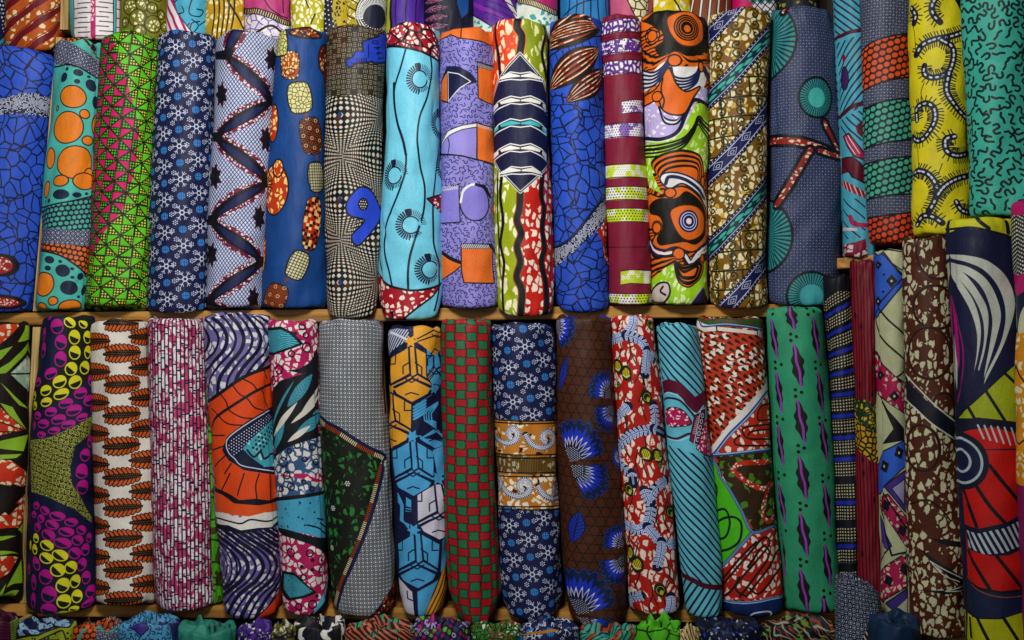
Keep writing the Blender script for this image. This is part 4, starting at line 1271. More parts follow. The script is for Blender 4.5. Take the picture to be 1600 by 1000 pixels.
def art_pink_leaves(c):
    z = lambda p: Q(410, 480, p); b = lambda p: Q(410, 740, p)
    wax(c, 1, 'ae1d58', 'e0d8d4', 12, 5, .85, .07)
    def ringsd(lst, f, ink='1a1320'):
        for x, y, r in lst:
            c.ell(*f([(x, y)])[0], r * .26, r * .26, 0, None, 2.2, ink)
    ringsd(((262, 165, 16), (270, 240, 28), (98, 375, 26), (240, 112, 20), (175, 280, 18), (62, 440, 26)), z)
    c.ell(*z([(196, 157)])[0], 3, 3, 0, '1a1320')
    bk = c.poly(z([(60, 500), (110, 440), (180, 420), (280, 390), (330, 300), (345, 340), (340, 900), (200, 820), (80, 870), (60, 800), (50, 600)]), '171a20')
    c.poly(z([(150, 380), (220, 370), (290, 330), (340, 240), (340, 380), (240, 400)]), '171a20')
    def lf(a, bb, w, f, col='4aa6bd', a2=None):
        m, t, n = c.spindle(f([a])[0], f([bb])[0], w * 1.35); c.paint(m, '171a20')
        m, t, n = c.spindle(f([a])[0], f([bb])[0], w); c.paint(m, col)
        p = np.mod(t * 13 + np.abs(n) * -3.5, 1)
        c.paint(m * (np.abs(p - .5) < .16), '14303c')
    # fan-leaf, top
    def fanleaf(f, tip, base, spread):
        c.poly(f(spread), '171a20', 0)
        cx = np.mean([p[0] for p in spread]); cy = np.mean([p[1] for p in spread])
        inn = [(cx + (x - cx) * .8, cy + (y - cy) * .78) for x, y in spread]
        m = c.poly(f(inn), '4aa9bd')
        u, v = c.T([f([base])[0]])[0]
        a = np.arctan2(c.Y - v, c.U - u)
        c.paint(m * (np.abs(np.mod(a * 17, 1) - .5) < .16), '14303c')
    fanleaf(z, (210, 240), (20, 170), [(-10, 110), (110, 115), (180, 150), (250, 220), (190, 245), (60, 290), (-10, 280)])
    lf((60, 760), (190, 440), 5, z); lf((150, 600), (300, 400), 17, z); lf((300, 700), (355, 620), 22, z)
    lf((75, 860), (130, 690), 14, z); lf((200, 760), (360, 640), 18, z)
    for a, bb in (((70, 780), (210, 570)), ((170, 700), (350, 520)), ((150, 810), (290, 710)), ((230, 640), (345, 470))):
        m, t, n = c.spindle(z([a])[0], z([bb])[0], 9); c.paint(m, 'd4cdc4')
    m = c.poly(z([(60, 900), (150, 830), (350, 770), (370, 1000), (60, 1000)]) + b([(370, 60), (370, 130), (80, 150), (80, 0)]), None, mask=True)
    wax(c, m, '36557f', 'd6d2cc', 13, 9, .9, .07)
    ringsd(((125, 930, 28), (210, 830, 18), (255, 915, 14), (300, 840, 20), (320, 930, 18), (160, 865, 14)), z); ringsd(((170, 78, 22), (112, 92, 16), (298, 92, 14), (250, 52, 12), (145, 10, 22)), b)
    c.stroke(z([(60, 905), (150, 832), (350, 765)]), 5, '171a20')
    m = c.poly(b([(60, 150), (200, 150), (390, 120), (400, 400), (250, 360), (90, 330)]), '489fc0')
    c.stroke(b([(60, 155), (200, 142), (400, 110)]), 5, '171a20')
    rnd = random.Random(4)
    for k in range(34):
        c.ell(*b([(rnd.uniform(90, 380), rnd.uniform(165, 330))])[0], rnd.choice((.6, .8, 1.6)), None, 0, '16304c')
    for l in (b([(270, 310), (330, 325), (390, 370)]), b([(330, 270), (370, 280)]), b([(345, 295), (390, 330)])):
        c.stroke(l, 2, '171a20')
    c.poly(b([(90, 320), (180, 345), (300, 380), (380, 390), (420, 420), (420, 560), (370, 480), (300, 430), (180, 390), (100, 355)]), '171a20')
    fanleaf(b, (320, 710), (130, 640), [(110, 580), (190, 595), (260, 660), (325, 715), (260, 745), (150, 768), (110, 700)])
    ringsd(((168, 475, 24), (285, 478, 20), (350, 578, 16), (218, 800, 20), (300, 786, 24), (246, 625, 16)), b)
    for x, y in ((300, 520), (355, 520), (236, 560), (297, 578), (327, 736)):
        c.ell(*b([(x, y)])[0], 3, 3, 0, '1a1320')
    c.poly(b([(420, 600), (400, 700), (330, 800), (270, 860), (420, 860)]), '171a20'); m, t, n = c.spindle(b([(300, 850)])[0], b([(410, 660)])[0], 9); c.paint(m, '4aa6bd')


def art_grey_dots(c):
    c.fill('ccd0cc')
    x, y = c.rot(1)
    P = 6.3
    dx = np.mod(x, P) - P / 2; dy = np.mod(y, P) - P / 2
    r = np.hypot(dx, dy)
    c.paint(c.aa(np.abs(r - 2.15) - .62), '151a30')
    ex = P / 2 - np.abs(dx); ey = P / 2 - np.abs(dy)
    c.paint(c.aa(np.minimum(np.maximum(ex - .45, ey - 1.6), np.maximum(ey - .45, ex - 1.6))), '151a30')
    c.paint(c.aa(np.maximum(ex, ey) - .9) * .8, '151a30')
    z = lambda p: Q(410, 480, p); b = lambda p: Q(410, 740, p)
    edge = z([(340, 650), (400, 700), (470, 740), (560, 800), (650, 850), (730, 890), (722, 930)]) + b([(715, 0), (680, 150), (640, 280), (590, 420), (530, 560), (480, 680), (440, 850)])
    P2 = edge + b([(300, 900)]) + z([(300, 650)])
    m = c.poly(P2, None, mask=True)
    c.paint(m, '171d14')
    c.blotch('2f7a34', 11, 15, 4, m, .5, .17); c.blotch('1c4a22', 7, 9, 14, m, .3, .2)
    c.stroke(edge, 6, '161b3e')
    inn = [(x_ - 3.4 if i > 6 else x_ - 1, y_ + (4.5 if i <= 6 else 0)) for i, (x_, y_) in enumerate(edge)]
    p = c.T(smooth(inn, n=6))
    s = 0
    h = np.full(c.U.shape, 1e3, np.float32); h2 = h.copy(); band = h.copy()
    c.segd(p, 4, band)
    c.paint(c.aa(band - 4.6) * m, '2a120c')
    s = 0; k = 0
    for a, q in zip(p[:-1], p[1:]):
        L = math.hypot(*(q - a)); t = (q - a) / (L + 1e-6); n = np.array([-t[1], t[0]])
        while s < L:
            o = a + t * s; k += 1
            c.segd([o - n * 3.6, o + n * 3.6], 1, h if (k // 10) % 2 else h2)
            s += 3.1
        s -= L
    c.paint(c.aa(h - .8), 'a8481c'); c.paint(c.aa(h2 - .8), 'ded0a4')
    c.stroke(edge, 3.4, '161b3e')
    for x_, y_ in ((510, 60), (425, 207), (413, 447), (412, 665)):
        u, v = c.T(b([(x_, y_)]))[0]
        for q in range(7):
            a = q * 1.0472; rr = 3.2 if q < 6 else 0
            c.ell(u + rr * math.cos(a), v + rr * math.sin(a), 1.2, 1.2, 0, 'dcdcd0', raw=True)
    # printed selvage at the right of the piece, brown with orange sprigs low down
    m = c.poly(z([(722, 80), (800, 80), (800, 640), (745, 640)]), None, mask=True)
    c.paint(m, '1a1526'); c.stroke(z([(735, 90), (745, 640)]), 1.2, 'b0542a'); c.stroke(z([(752, 90), (764, 640)]), 1.4, 'c9b48a')
    m = c.poly(b([(830, 600), (800, 650), (720, 780), (660, 850), (830, 850)]), '2a120c', 2.4, '161b3e')
    c.blotch('b8481c', 5, 8, 5, m, .7, .1, 20); c.blotch('dcc89a', 5, 7, 9, m, .25, .2, 20)


def hexcell(c, f, pts, col, ink='171b3a', star=None):
    m = c.poly(f(pts), col, 2.2, ink)
    return m


def art_hexagons(c):
    z = lambda p: Q(600, 480, p); b = lambda p: Q(600, 740, p)
    NV = '161b3c'; YL = 'd89a2c'; BL = '4b9fd0'; WH = 'c9c6d6'
    c.fill(NV)
    cells = []
    def cell(cx, cy, col, f, w=125, h=150, lean=0):
        """an upright hexagon drawn as an open box with its inner frame"""
        P = [(cx - w, cy - h * .55), (cx, cy - h), (cx + w, cy - h * .5), (cx + w, cy + h * .55), (cx, cy + h), (cx - w, cy + h * .55)]
        for p in ([(-w, -98), (-18, -162), (-10, 0), (-w + 4, 62)], [(22, -160), (w + 8, -98), (w + 4, 55), (38, -2)],
                  [(-13, -164), (18, -164), (33, 2), (3, 20), (-5, 5)], [(-3, 8), (-w + 6, 70), (-w + 8, 84), (5, 24)], [(35, 5), (w + 2, 60), (w, 76), (5, 24)],
                  [(-w + 20, 90), (5, 30), (w - 8, 86), (w - 26, 120), (5, 172), (-w + 38, 122)]):
            c.poly(f([(cx + x_, cy + y_) for x_, y_ in p]), col, 1.7, NV)
        m = 1; k = 1.5
        for l in (                  [(cx - 50, cy + 0), (cx - 50, cy - 45), (cx - 10, cy - 70)], [(cx + 60, cy + 5), (cx + 60, cy - 40), (cx + 22, cy - 68)],
                  [(cx - w, cy - 60), (cx - w + 30, cy - 60), (cx - w + 30, cy - 115)], [(cx + w, cy - 60), (cx + w - 35, cy - 60), (cx + w - 35, cy - 115)],
                  [(cx - 35, cy + 150 - 25), (cx, cy + 112), (cx + 40, cy + 150 - 25)], [(cx - 40, cy + 28), (cx, cy + 52), (cx + 40, cy + 28)]):
            c.stroke(f(l), k, NV, sm=False, clip=m)
    def star(x, y, col, f, r=44):
        P = []
        for k in range(12):
            a = math.radians(k * 30 + 30); rr = r if k % 2 == 0 else r * .5
            P.append((x + rr * math.sin(a), y - rr * math.cos(a)))
        c.poly(f(P), col, 0)
    cell(165, 400, YL, z); cell(165 - 130, 680, YL, z); cell(165 + 145, 650 + 30, BL, z)
    # striped machine cell
    m = c.poly(z([(170, 600), (300, 520), (360, 520), (370, 800), (250, 790), (170, 740)]), NV)
    for k in range(5):
        c.stroke(z([(180, 600 + k * 18), (250, 560 + k * 18)]), 3, BL, sm=False)
    for k in range(4):
        c.stroke(z([(330, 570 + k * 4), (240 + k * 16, 620 + k * 6), (245 + k * 16, 680), (320, 730 - k * 12)]), 1.8, BL, sm=False)
        c.stroke(z([(220 + k * 24, 790 - k * 10), (300 + k * 12, 740), (360, 770 + k * 10)]), 1.8, BL, sm=False)
    for px in ((175, 640), (182, 655), (188, 668)):
        c.stroke(z([px, (px[0] + 40, px[1] - 22)]), 1.4, BL)
    cell(300 + 10, 330 + 20, BL, z, w=60)
    # top pieces
    m = c.poly(z([(-20, 130), (60, 115), (145, 130), (150, 190), (60, 250), (20, 290)]), NV)
    c.lines('c4c8dc', 4, 2, -58, m)
    c.stroke(z([(40, 140), (110, 180), (150, 200)]), 3.4, 'c9cce0'); c.stroke(z([(30, 270), (20, 200), (30, 150)]), 3.4, 'c9cce0')
    c.poly(z([(175, 90), (350, 90), (350, 240), (305, 290), (205, 215), (178, 180)]), YL)
    for l in ([(200, 190), (300, 130), (345, 145)], [(205, 205), (310, 160), (345, 175)], [(285, 160), (320, 175), (330, 150)], [(285, 275), (300, 245), (330, 255)]):
        c.stroke(z(l), 1.6, NV, sm=False)
    cell(172, 966, BL, z)
    c.poly(z([(300, 860), (370, 820), (370, 1010), (320, 1010)]), BL)
    # lower half
    cell(322, 226, WH, b)
    for k in range(4):
        c.stroke(b([(80, 120 + k * 16), (110 - k * 6, 190), (110 - k * 6, 280), (150, 330 - k * 8)]), 1.8, BL, sm=False)
    c.poly(b([(128, 140), (162, 160), (162, 205), (128, 195)]), BL); c.lines(BL, 4, 1.6, 5, c.poly(b([(125, 205), (165, 210), (165, 230), (125, 228)]), None, mask=True))
    cell(200, 520, BL, b, w=122)
    c.poly(b([(345, 400), (380, 360), (380, 520), (345, 600)]), BL)
    c.poly(b([(85, 620), (170, 710), (180, 860), (120, 860), (95, 760)]), WH); c.stroke(b([(142, 705), (145, 750), (170, 762)]), 1.7, NV, sm=False)
    c.poly(b([(200, 710), (330, 640), (240, 860), (205, 860)]), BL)
    m = c.poly(b([(385, 520), (330, 640), (240, 870), (400, 870)]), 'c98a2a'); c.lines('14141c', 7.4, 2.2, -62, m)
    star(160, 205, YL, z); star(302, 490, BL, z, 36); star(170, 775, BL, z); star(325, 30, BL, b); star(180, 338, BL, b); star(42, 490, YL, z, 30)


def art_checker(c):
    c.fill('a01820')
    x, y = c.rot(1.2)
    uc = c.u_of(735, 700)
    x = x - uc
    cw, ch = 17.0, 13.0
    i = np.floor(x / cw + .5)
    fx = x - i * cw
    yy = y + np.mod(i, 2) * ch + (c.U / 60) ** 2 * 3 - 500
    jy = np.mod(yy, 2 * ch)
    sq = np.maximum(np.abs(fx) - 7.1, np.abs(jy - ch) - 7.0)
    wob = (fbm(c.U / 5, c.Y / 5, 3, 2) - .5) * 1.6
    n = .35
    c.paint(c.aa(np.abs(np.abs(fx) - cw / 2) - .35) * .7, '2a1212')
    c.paint(c.aa(sq + wob), '266a42')
    c.paint(c.aa(np.abs(sq + wob) - .55), '1c1512')
    c.paint(c.aa(np.abs(jy) - .5) * (np.abs(fx) > 6.8) * .7, '2a1212')


def art_snow_band(c):
    pr_snow(c, x0=8, y0=6, cw=28, ch=27)
    z = lambda p: Q(600, 480, p); b = lambda p: Q(600, 740, p)
    m = c.poly([(740, 652), (830, 658), (900, 655), (900, 792), (830, 796), (740, 786)], None, mask=True)
    c.paint(m, 'c07a2c')
    c.blotch('eadfc0', 10, 10, 3, m, .4, .14); c.blotch('3a1f0c', 14, 9, 13, m, .2, .2)
    mid = c.poly([(740, 706), (830, 714), (900, 712), (900, 738), (830, 742), (740, 733)], None, mask=True)
    c.paint(mid, '7a5a24'); c.blotch('cfc8a8', 8, 12, 5, mid, .5, .14)
    c.lines('2a200e', 2.6, .8, 90, mid)
    low = c.poly([(740, 738), (830, 745), (900, 742), (900, 792), (830, 796), (740, 786)], None, mask=True)
    c.blotch('f0e8d4', 11, 12, 9, low, .9, .07); c.cracks('5a300e', 11, 12, 1.2, 9, low * .0)
    for y in (654, 658, 707, 712, 735, 741, 788, 793):
        c.stroke([(740, y - 2), (780, y + 2), (830, y + 4), (900, y + 1)], 1.6, '1a140c')
    def curl(cx, cy, s, flip=1):
        pts = [(cx + flip * (-34) * s, cy - 8 * s), (cx + flip * (-24) * s, cy + 8 * s), (cx + flip * (-6) * s, cy + 16 * s), (cx + flip * 12 * s, cy + 10 * s), (cx + flip * 17 * s, cy - 4 * s), (cx + flip * 8 * s, cy - 14 * s), (cx + flip * (-3) * s, cy - 8 * s), (cx + flip * (-2) * s, cy + 2 * s), (cx + flip * 5 * s, cy + 2 * s)]
        c.stroke(pts, 8.5, '161c3c'); 
        p = c.T(smooth(pts, n=6)); h = np.full(c.U.shape, 1e3, np.float32); k = 0
        for a, q in zip(p[:-1], p[1:]):
            t = q - a; L = math.hypot(*t); t = t / (L + 1e-6); n = np.array([-t[1], t[0]])
            c.segd([a + n * 1.2, a + n * 4.4], 1, h); c.segd([a - n * 1.2, a - n * 4.4], 1, h)
        c.paint(c.aa(h - .6), 'e4e6ee'); c.stroke(pts, 3, 'e4e6ee'); c.stroke(pts, 1.0, '8a8fa8')
    curl(796, 680, .78); curl(850, 686, .85); curl(814, 762, .85); curl(868, 766, .8); curl(772, 756, .7)


def art_brown_flowers(c):
    c.fill('4b2816')
    for a in (0, 60, 120):
        c.lines('1a1110', 14.5, 1.1, a + 4, wob=1.2)
    z = lambda p: Q(840, 480, p); b = lambda p: Q(840, 740, p)
    def flower(x, y, r, a0, a1, f):
        x, y = f([(x, y)])[0]
        u, v = c.T([(x, y)])[0]
        dx = c.U - u; dy = c.Y - v
        rr = np.hypot(dx, dy); a = np.degrees(np.arctan2(dy, dx))
        span = (a1 - a0)
        rel = np.mod(a - a0, 360)
        m = (rel < span)
        ed = np.minimum(rel, span - rel) / 180 * math.pi * rr
        sc_ = 1 + .05 * np.sin(rel / span * 50)
        R = r * (1 - .18 * np.abs(rel / span - .5) * 2) * sc_
        c.paint(c.aa(rr - R) * m * c.aa(1 - ed), '122244')
        c.paint(c.aa(np.abs(rr - R + 2.4) - .5) * m * c.aa(1.5 - ed), '2c50c0')
        st = .70 + .14 * np.abs(np.mod(rel / span * 13, 1) - .5) * 2
        c.paint(c.aa(rr - R * st) * m * c.aa(2 - ed), '1f34b4')
        st = .42 + .24 * np.abs(np.mod(rel / span * 9, 1) - .5) * 2
        c.paint(c.aa(rr - R * st) * m * c.aa(2 - ed), 'd8dae4')
        st = .38 + .22 * np.abs(np.mod(rel / span * 9, 1) - .5) * 2
        c.paint(c.aa(rr - R * st + 1.2) * m * c.aa(2 - ed), '171a3c')
        mm = c.aa(rr - R * .36) * m
        c.dots('d8dae4', 3.2, 3.2, .8, None, mm, 30)
    flower(440, 545, 50, 180, 275, z); flower(455, 590, 50, 92, 182, z)
    flower(190, 930, 72, 245, 348, z); flower(195, 948, 70, -4, 68, z)
    flower(95, 110, 52, -62, 60, z); flower(475, 40, 22, 95, 180, z)
    flower(190, 700 + 280, 1, 0, 10, z)
    flower(510, 440, 42, 180, 275, b); flower(515, 490, 52, 90, 175, b)
    flower(235, 850, 80, 246, 345, b); flower(230, 865, 70, -6, 44, b); flower(480, 0, 26, 100, 260, z)
    flower(480, 900, 20, 100, 260, z)
    for (cx, cy, rx, ry, f) in ((155, 400, 7, 28, z), (232, 320, 13, 25, b)):
        x, y = f([(cx, cy)])[0]
        m, t, n = c.spindle((x + 6, y - ry), (x - 5, y + ry), rx * 2.2, pw=.9); c.paint(m, '101a38')
        m, t, n = c.spindle((x + 6, y - ry + 1), (x - 5, y + ry - 1), rx * 2 - 2, pw=.9); c.paint(m, '2034a8')
        c.paint(m * (np.abs(np.mod(t * 9 + np.abs(n) * 1.5, 1) - .5) < .12), '101a38'); c.paint(m * (np.abs(n) < .1), '101a38')
    c.poly(b([(520, 720), (590, 860), (600, 700)]), '16264e')


def feather(c, pts, f=None, w=15, side=2):
    """a sprig of looped barbs either side of a stem"""
    p = c.T(smooth(pts, n=7))
    d = np.full(c.U.shape, 1e3, np.float32); c.segd(p, w, d)
    c.paint(c.aa(d - w * .52), '141a3a')
    h = np.full(c.U.shape, 1e3, np.float32); g = h.copy(); s = 0; nx = 0
    for a, q in zip(p[:-1], p[1:]):
        t = q - a; L = math.hypot(*t); t = t / (L + 1e-6); n = np.array([-t[1], t[0]]); s += L
        if s >= nx:
            nx = s + 4.3
            for sg in (1, -1):
                e = a + n * sg * w * .42 + t * 3.0
                c.segd([a + n * sg * 2.4 + t, e], 1, h)
    c.paint(c.aa(h - 2.0), '7d93c8')
    c.paint(c.aa(np.abs(h - 1.6) - .5), 'ccd6ee')
    c.segd(p, 3, g)
    c.paint(c.aa(g - 1.8), 'c4cfec'); c.paint(c.aa(g - .7), '2a3c78')


def butterfly(c, x, y, s=1, ang=0):
    x, y = c.T([(x, y)])[0]
    a = math.radians(ang)
    R = lambda dx, dy: (x + (dx * math.cos(a) - dy * math.sin(a)) * s, y + (dx * math.sin(a) + dy * math.cos(a)) * s)
    for dx, dy, rx, ry, rot in ((-9, -4, 10, 13, -20), (9, 4, 10, 13, -20)):
        c.ell(*R(dx, dy), rx * s, ry * s, ang + rot, '1c2410', raw=True)
        c.ell(*R(dx, dy), rx * .66 * s, ry * .66 * s, ang + rot, 'c9b828', raw=True)
        m = c.ell(*R(dx, dy), rx * .6 * s, ry * .6 * s, ang + rot, raw=True, mask=True)
        c.lines('1c2410', 3, .9, 90 + ang, m)
        c.stroke([R(dx - 7, dy + 4), R(dx, dy + 6), R(dx + 7, dy + 3)], 1.0, 'e6de9a', raw=True)
    c.ell(*R(0, 0), 3 * s, 9 * s, ang + 40, '1c2410', raw=True)


def art_butterflies(c):
    wax(c, 1, 'ae2016', 'e8dccc', 11, 6, .78, .07, 1, 1.5)
    c.blotch('ae2016', 4, 4, 16, 1, .25, .2)
    z = lambda p: Q(840, 480, p); b = lambda p: Q(840, 740, p)
    rnd = random.Random(3)
    for k in range(16):
        x = 950 + rnd.random() * 80 + k * 2; y = 500 + k * 29
        s = rnd.choice((-1, 1))
        c.stroke([(x, y), (x + 4 * s, y + 22), (x - 2 * s, y + 44), (x + 6 * s, y + 70)], 1.5, '241a12')
        c.stroke([(x + 4 * s, y + 22), (x + 12 * s, y + 40)], 1.2, '241a12')
    for l in (z([(580, 50), (570, 110), (530, 160), (440, 195)]), z([(530, 165), (620, 200), (660, 260), (700, 310)]), z([(660, 260), (655, 330), (650, 400)]),
              z([(545, 595), (500, 640), (460, 700)]), z([(700, 590), (710, 680), (690, 730), (600, 750), (530, 790), (490, 850), (500, 940), (560, 1020)]), z([(700, 730), (760, 760)]),
              b([(560, 0), (570, 60)]), b([(770, 40), (690, 110), (680, 220), (660, 300), (600, 340), (530, 310), (480, 260)]), b([(640, 100), (660, 150), (680, 170)]), b([(660, 320), (710, 380), (750, 420), (830, 420)]), b([(745, 410), (740, 480), (720, 560)]),
              b([(540, 800), (560, 750), (620, 735)]), b([(800, 740), (800, 800), (780, 860)])):
        feather(c, l)
    butterfly(c, *z([(505, 375)])[0], .95, 10); butterfly(c, *z([(690, 890)])[0], 1.0, -15); butterfly(c, *b([(575, 510)])[0], 1.05, 25)
    for x, y, f in ((660, 540, z), (540, 95, b), (790, 230, b), (738, 700, b), (680, 90, z)):
        x, y = f([(x, y)])[0]
        c.ell(x, y, 9, 12, -20, '1c2c14'); c.ell(x + 2, y + 4, 3, 4, 0, 'c9b02a'); c.rings(x, y, (6,), 'c9c050', .8)
    for x, y, f in ((485, 465, z), (735, 950, z), (555, 595, b), (825, 540, b), (820, 615, b), (740, 880, z)):
        x, y = f([(x, y)])[0]; c.ell(x, y, 4.6, 5.4, 0, '2a3a18'); c.rings(x, y, (2.6,), 'a8a848', .9)


def art_cyan_diag(c):
    c.fill('5fb4c8')
    z = lambda p: Q(1010, 480, p); b = lambda p: Q(1010, 740, p)
    c.lines('221528', 9.6, 2.9, 49)
    m = c.poly(z([(60, 430), (150, 440), (290, 540), (360, 500), (370, 640), (340, 900), (110, 820), (80, 560)]), None, mask=True)
    c.paint(m, '5fb4c8')
    c.poly(z([(75, 450), (130, 430), (200, 450), (250, 500), (290, 540), (340, 500), (400, 500), (400, 590), (330, 600), (300, 640), (240, 600), (190, 520), (130, 510), (90, 540)]), '5c1030', 0)
    c.stroke(z([(80, 540), (130, 512), (200, 540), (240, 590), (300, 640), (340, 590)]), 1.6, '8fd4e4')
    c.stroke(z([(90, 560), (130, 545), (200, 560), (260, 620), (290, 660)]), 2.6, '221528')
    m = c.poly(z([(110, 640), (135, 605), (200, 610), (245, 650), (268, 700), (200, 715), (130, 710)]), 'a8184e', 2.4, '3a0e24', sm=True)
    c.blotch('e8d8dc', 8, 6, 3, m, .6, .12)
    c.stroke(z([(110, 770), (180, 790), (260, 760), (330, 780)]), 3, '3a0e24'); c.stroke(z([(110, 785), (190, 800), (260, 780)]), 1.2, '8fd4e4')
    c.poly(z([(290, 650), (350, 610), (300, 830), (260, 800)]), '7a1238', 1.6); c.lines('d8b8c0', 3, 1.1, 15, c.poly(z([(300, 660), (325, 640), (290, 770), (275, 760)]), None, mask=True))
    c.poly(z([(325, 615), (352, 605), (352, 660), (310, 830), (285, 820)]), '4a1030', 1.2, '8fd4e4')
    for k in range(5):
        c.ell(*z([(334 - k * 7, 650 + k * 36)])[0], 2.0, 3.4, 20, None, 1.1, 'cfd8e4')
    m = c.poly(z([(350, 680), (400, 660), (400, 900), (350, 890), (300, 850)]), 'a8184e', 2, '4a1030'); c.blotch('e8d8dc', 6, 7, 3, m, .6, .12)
    lo = c.poly(b([(200, 600), (300, 640), (400, 680), (460, 680), (460, 900), (200, 900)]), None, mask=True)
    c.paint(lo, '5fb4c8'); c.lines('221528', 10, 3.2, -52, lo)
    c.stroke(b([(190, 600), (260, 630), (350, 675), (460, 685)]), 7, '4a1026')


def art_red_drops(c):
    z = lambda p: Q(1010, 480, p); b = lambda p: Q(1010, 740, p)
    wax(c, 1, 'b5371a', 'e8dccf', 14, 5, .6, .05)
    # slanting drops
    x, y = c.rot(33)
    P, R_ = 15, 8.2
    j = np.floor(y / R_); xx = np.mod(x + np.mod(j, 2) * P / 2, P) - P / 2; yy = np.mod(y, R_) - R_ / 2
    t = (xx + 6) / 11
    c.paint(c.aa(np.abs(yy) - 3.0 * np.clip(1.05 - t, 0, 1) ** .7 * np.clip(t * 6, 0, 1)) * (t > 0), '2a1a12')
    c.poly(z([(280, 60), (700, 60), (700, 130), (560, 120), (420, 110), (350, 105), (280, 90)]), '2f4a24'); m = c.poly(z([(280, 60), (700, 60), (700, 120), (560, 110), (350, 95)]), None, mask=True); c.blotch('6a2a14', 8, 6, 3, m, .5, .12)
    m = c.poly(z([(280, 70), (330, 80), (420, 115), (690, 145), (700, 185), (660, 165), (430, 140), (350, 140), (290, 110)]), 'dcd4ca', 0)
    c.stroke(z([(320, 80), (350, 105), (500, 105), (700, 130)]), 3.2, '1c3c72'); c.stroke(z([(320, 76), (350, 101), (500, 101), (700, 126)]), 1, '9fb8dc')
    c.stroke(z([(420, 110), (425, 145)]), 1.6, '1c2c42'); c.stroke(z([(660, 130), (662, 165)]), 1.6, '1c2c42')
    # band from lower-left to upper-right
    rt = c.poly(z([(770, 430), (720, 470), (590, 620), (470, 780), (400, 880), (770, 880)]), None, mask=True)
    wax(c, rt, 'b83018', 'e8dccf', 12, 8, .55, .08)
    for l in ([(770, 580), (700, 590), (670, 640), (680, 680), (770, 670)], [(770, 700), (600, 720), (580, 750), (620, 790), (770, 790)], [(770, 730), (640, 745), (610, 770)], [(560, 770), (530, 800), (560, 830), (770, 830)]):
        c.stroke(z(l), 2.4, '2a1612')
    c.poly(z([(725, 430), (712, 470), (590, 600), (480, 720), (380, 850), (390, 900), (420, 850), (500, 760), (620, 640), (735, 500), (735, 430)]), 'e0dad4', 0)
    c.stroke(z([(735, 500), (620, 645), (500, 765), (415, 870), (385, 900)]), 5, '1f4a8c'); c.stroke(z([(735, 505), (620, 650), (500, 770), (415, 875)]), 1.3, 'a8c0e0')
    c.stroke(z([(390, 890), (500, 882), (620, 868), (770, 850)]), 4.4, '1f4a8c'); c.stroke(z([(400, 884), (500, 878), (620, 864), (770, 846)]), 1.3, 'a8c0e0')
    # green triangle with loops, brown-green field
    gr = c.poly(z([(360, 900), (410, 920), (440, 1000)]) + b([(430, 0), (500, 100), (640, 350), (560, 440), (440, 570), (380, 600), (380, 0)]), '4cb41e')
    c.stroke(b([(390, 330), (400, 240), (470, 215), (500, 290), (480, 370), (440, 390), (400, 350), (440, 280), (520, 260), (570, 300), (560, 400), (500, 450), (420, 470)]), 3, '12200c')
    c.stroke(b([(390, 30), (420, 90), (410, 170)]), 3, '12200c')
    br = c.poly(z([(420, 895), (560, 885), (770, 860), (770, 1000), (440, 1000)]) + b([(770, 0), (780, 310), (650, 345), (560, 190), (450, 0)]), '3c2614')
    c.blotch('55a02c', 17, 15, 5, br, .6, .12); c.lines('2a2210', 2.2, .8, -20, br * .8)
    for l in (z([(520, 980), (560, 940), (700, 930), (770, 915)]), b([(540, 0), (620, 60), (700, 90), (760, 60)]), b([(740, 60), (715, 150), (700, 230), (720, 280), (760, 270), (770, 150)])):
        m = c.stroke(l, 7, None, mask=True); c.paint(m, 'b42c18'); c.blotch('e8dccf', 6, 6, 3, m, .6, .12)
    e1 = b([(430, 0), (500, 100), (570, 220), (640, 350), (780, 310)]); e2 = b([(640, 350), (560, 440), (470, 540), (400, 600)])
    low = c.poly(b([(640, 360), (790, 320), (830, 720), (620, 760), (440, 760), (380, 700), (430, 590)]), None, mask=True)
    wax(c, low, 'b02418', 'e4d8cc', 11, 12, .7, .08, 1, 1.2, 30)
    for l in ([(430, 700), (600, 500), (700, 390), (740, 400), (720, 460), (560, 640), (540, 700), (600, 740)], [(450, 640), (560, 510), (660, 410)], [(600, 740), (740, 560), (800, 440)], [(560, 740), (700, 560), (740, 480), (720, 440), (690, 450), (610, 560)], [(620, 690), (680, 720), (780, 600), (820, 480)], [(470, 740), (520, 690), (560, 620)]):
        c.stroke(b(l), 3, '2a1612', clip=low)
    for l in (z([(395, 905), (440, 1000)]) + e1[0:], e2):
        c.stroke(l, 4.6, '1c3c6c'); c.stroke(l, 2.2, '8fb4dc'); c.stroke(l, .8, '2a5090')
    nv = c.poly(b([(380, 750), (450, 768), (620, 775), (830, 730), (850, 780), (800, 900), (380, 900)]), '14285a')
    c.stroke(b([(380, 750), (450, 768), (620, 775), (830, 735)]), 3.4, '8fb4dc'); c.stroke(b([(380, 748), (450, 766), (620, 773), (830, 733)]), 1.2, '2a5090')
    c.stroke(b([(600, 880), (650, 840), (740, 830), (750, 860), (700, 880)]), 2, 'c8d4e0')
    c.poly(b([(830, 760), (860, 770), (860, 860), (800, 860)]), '4c9a1e')


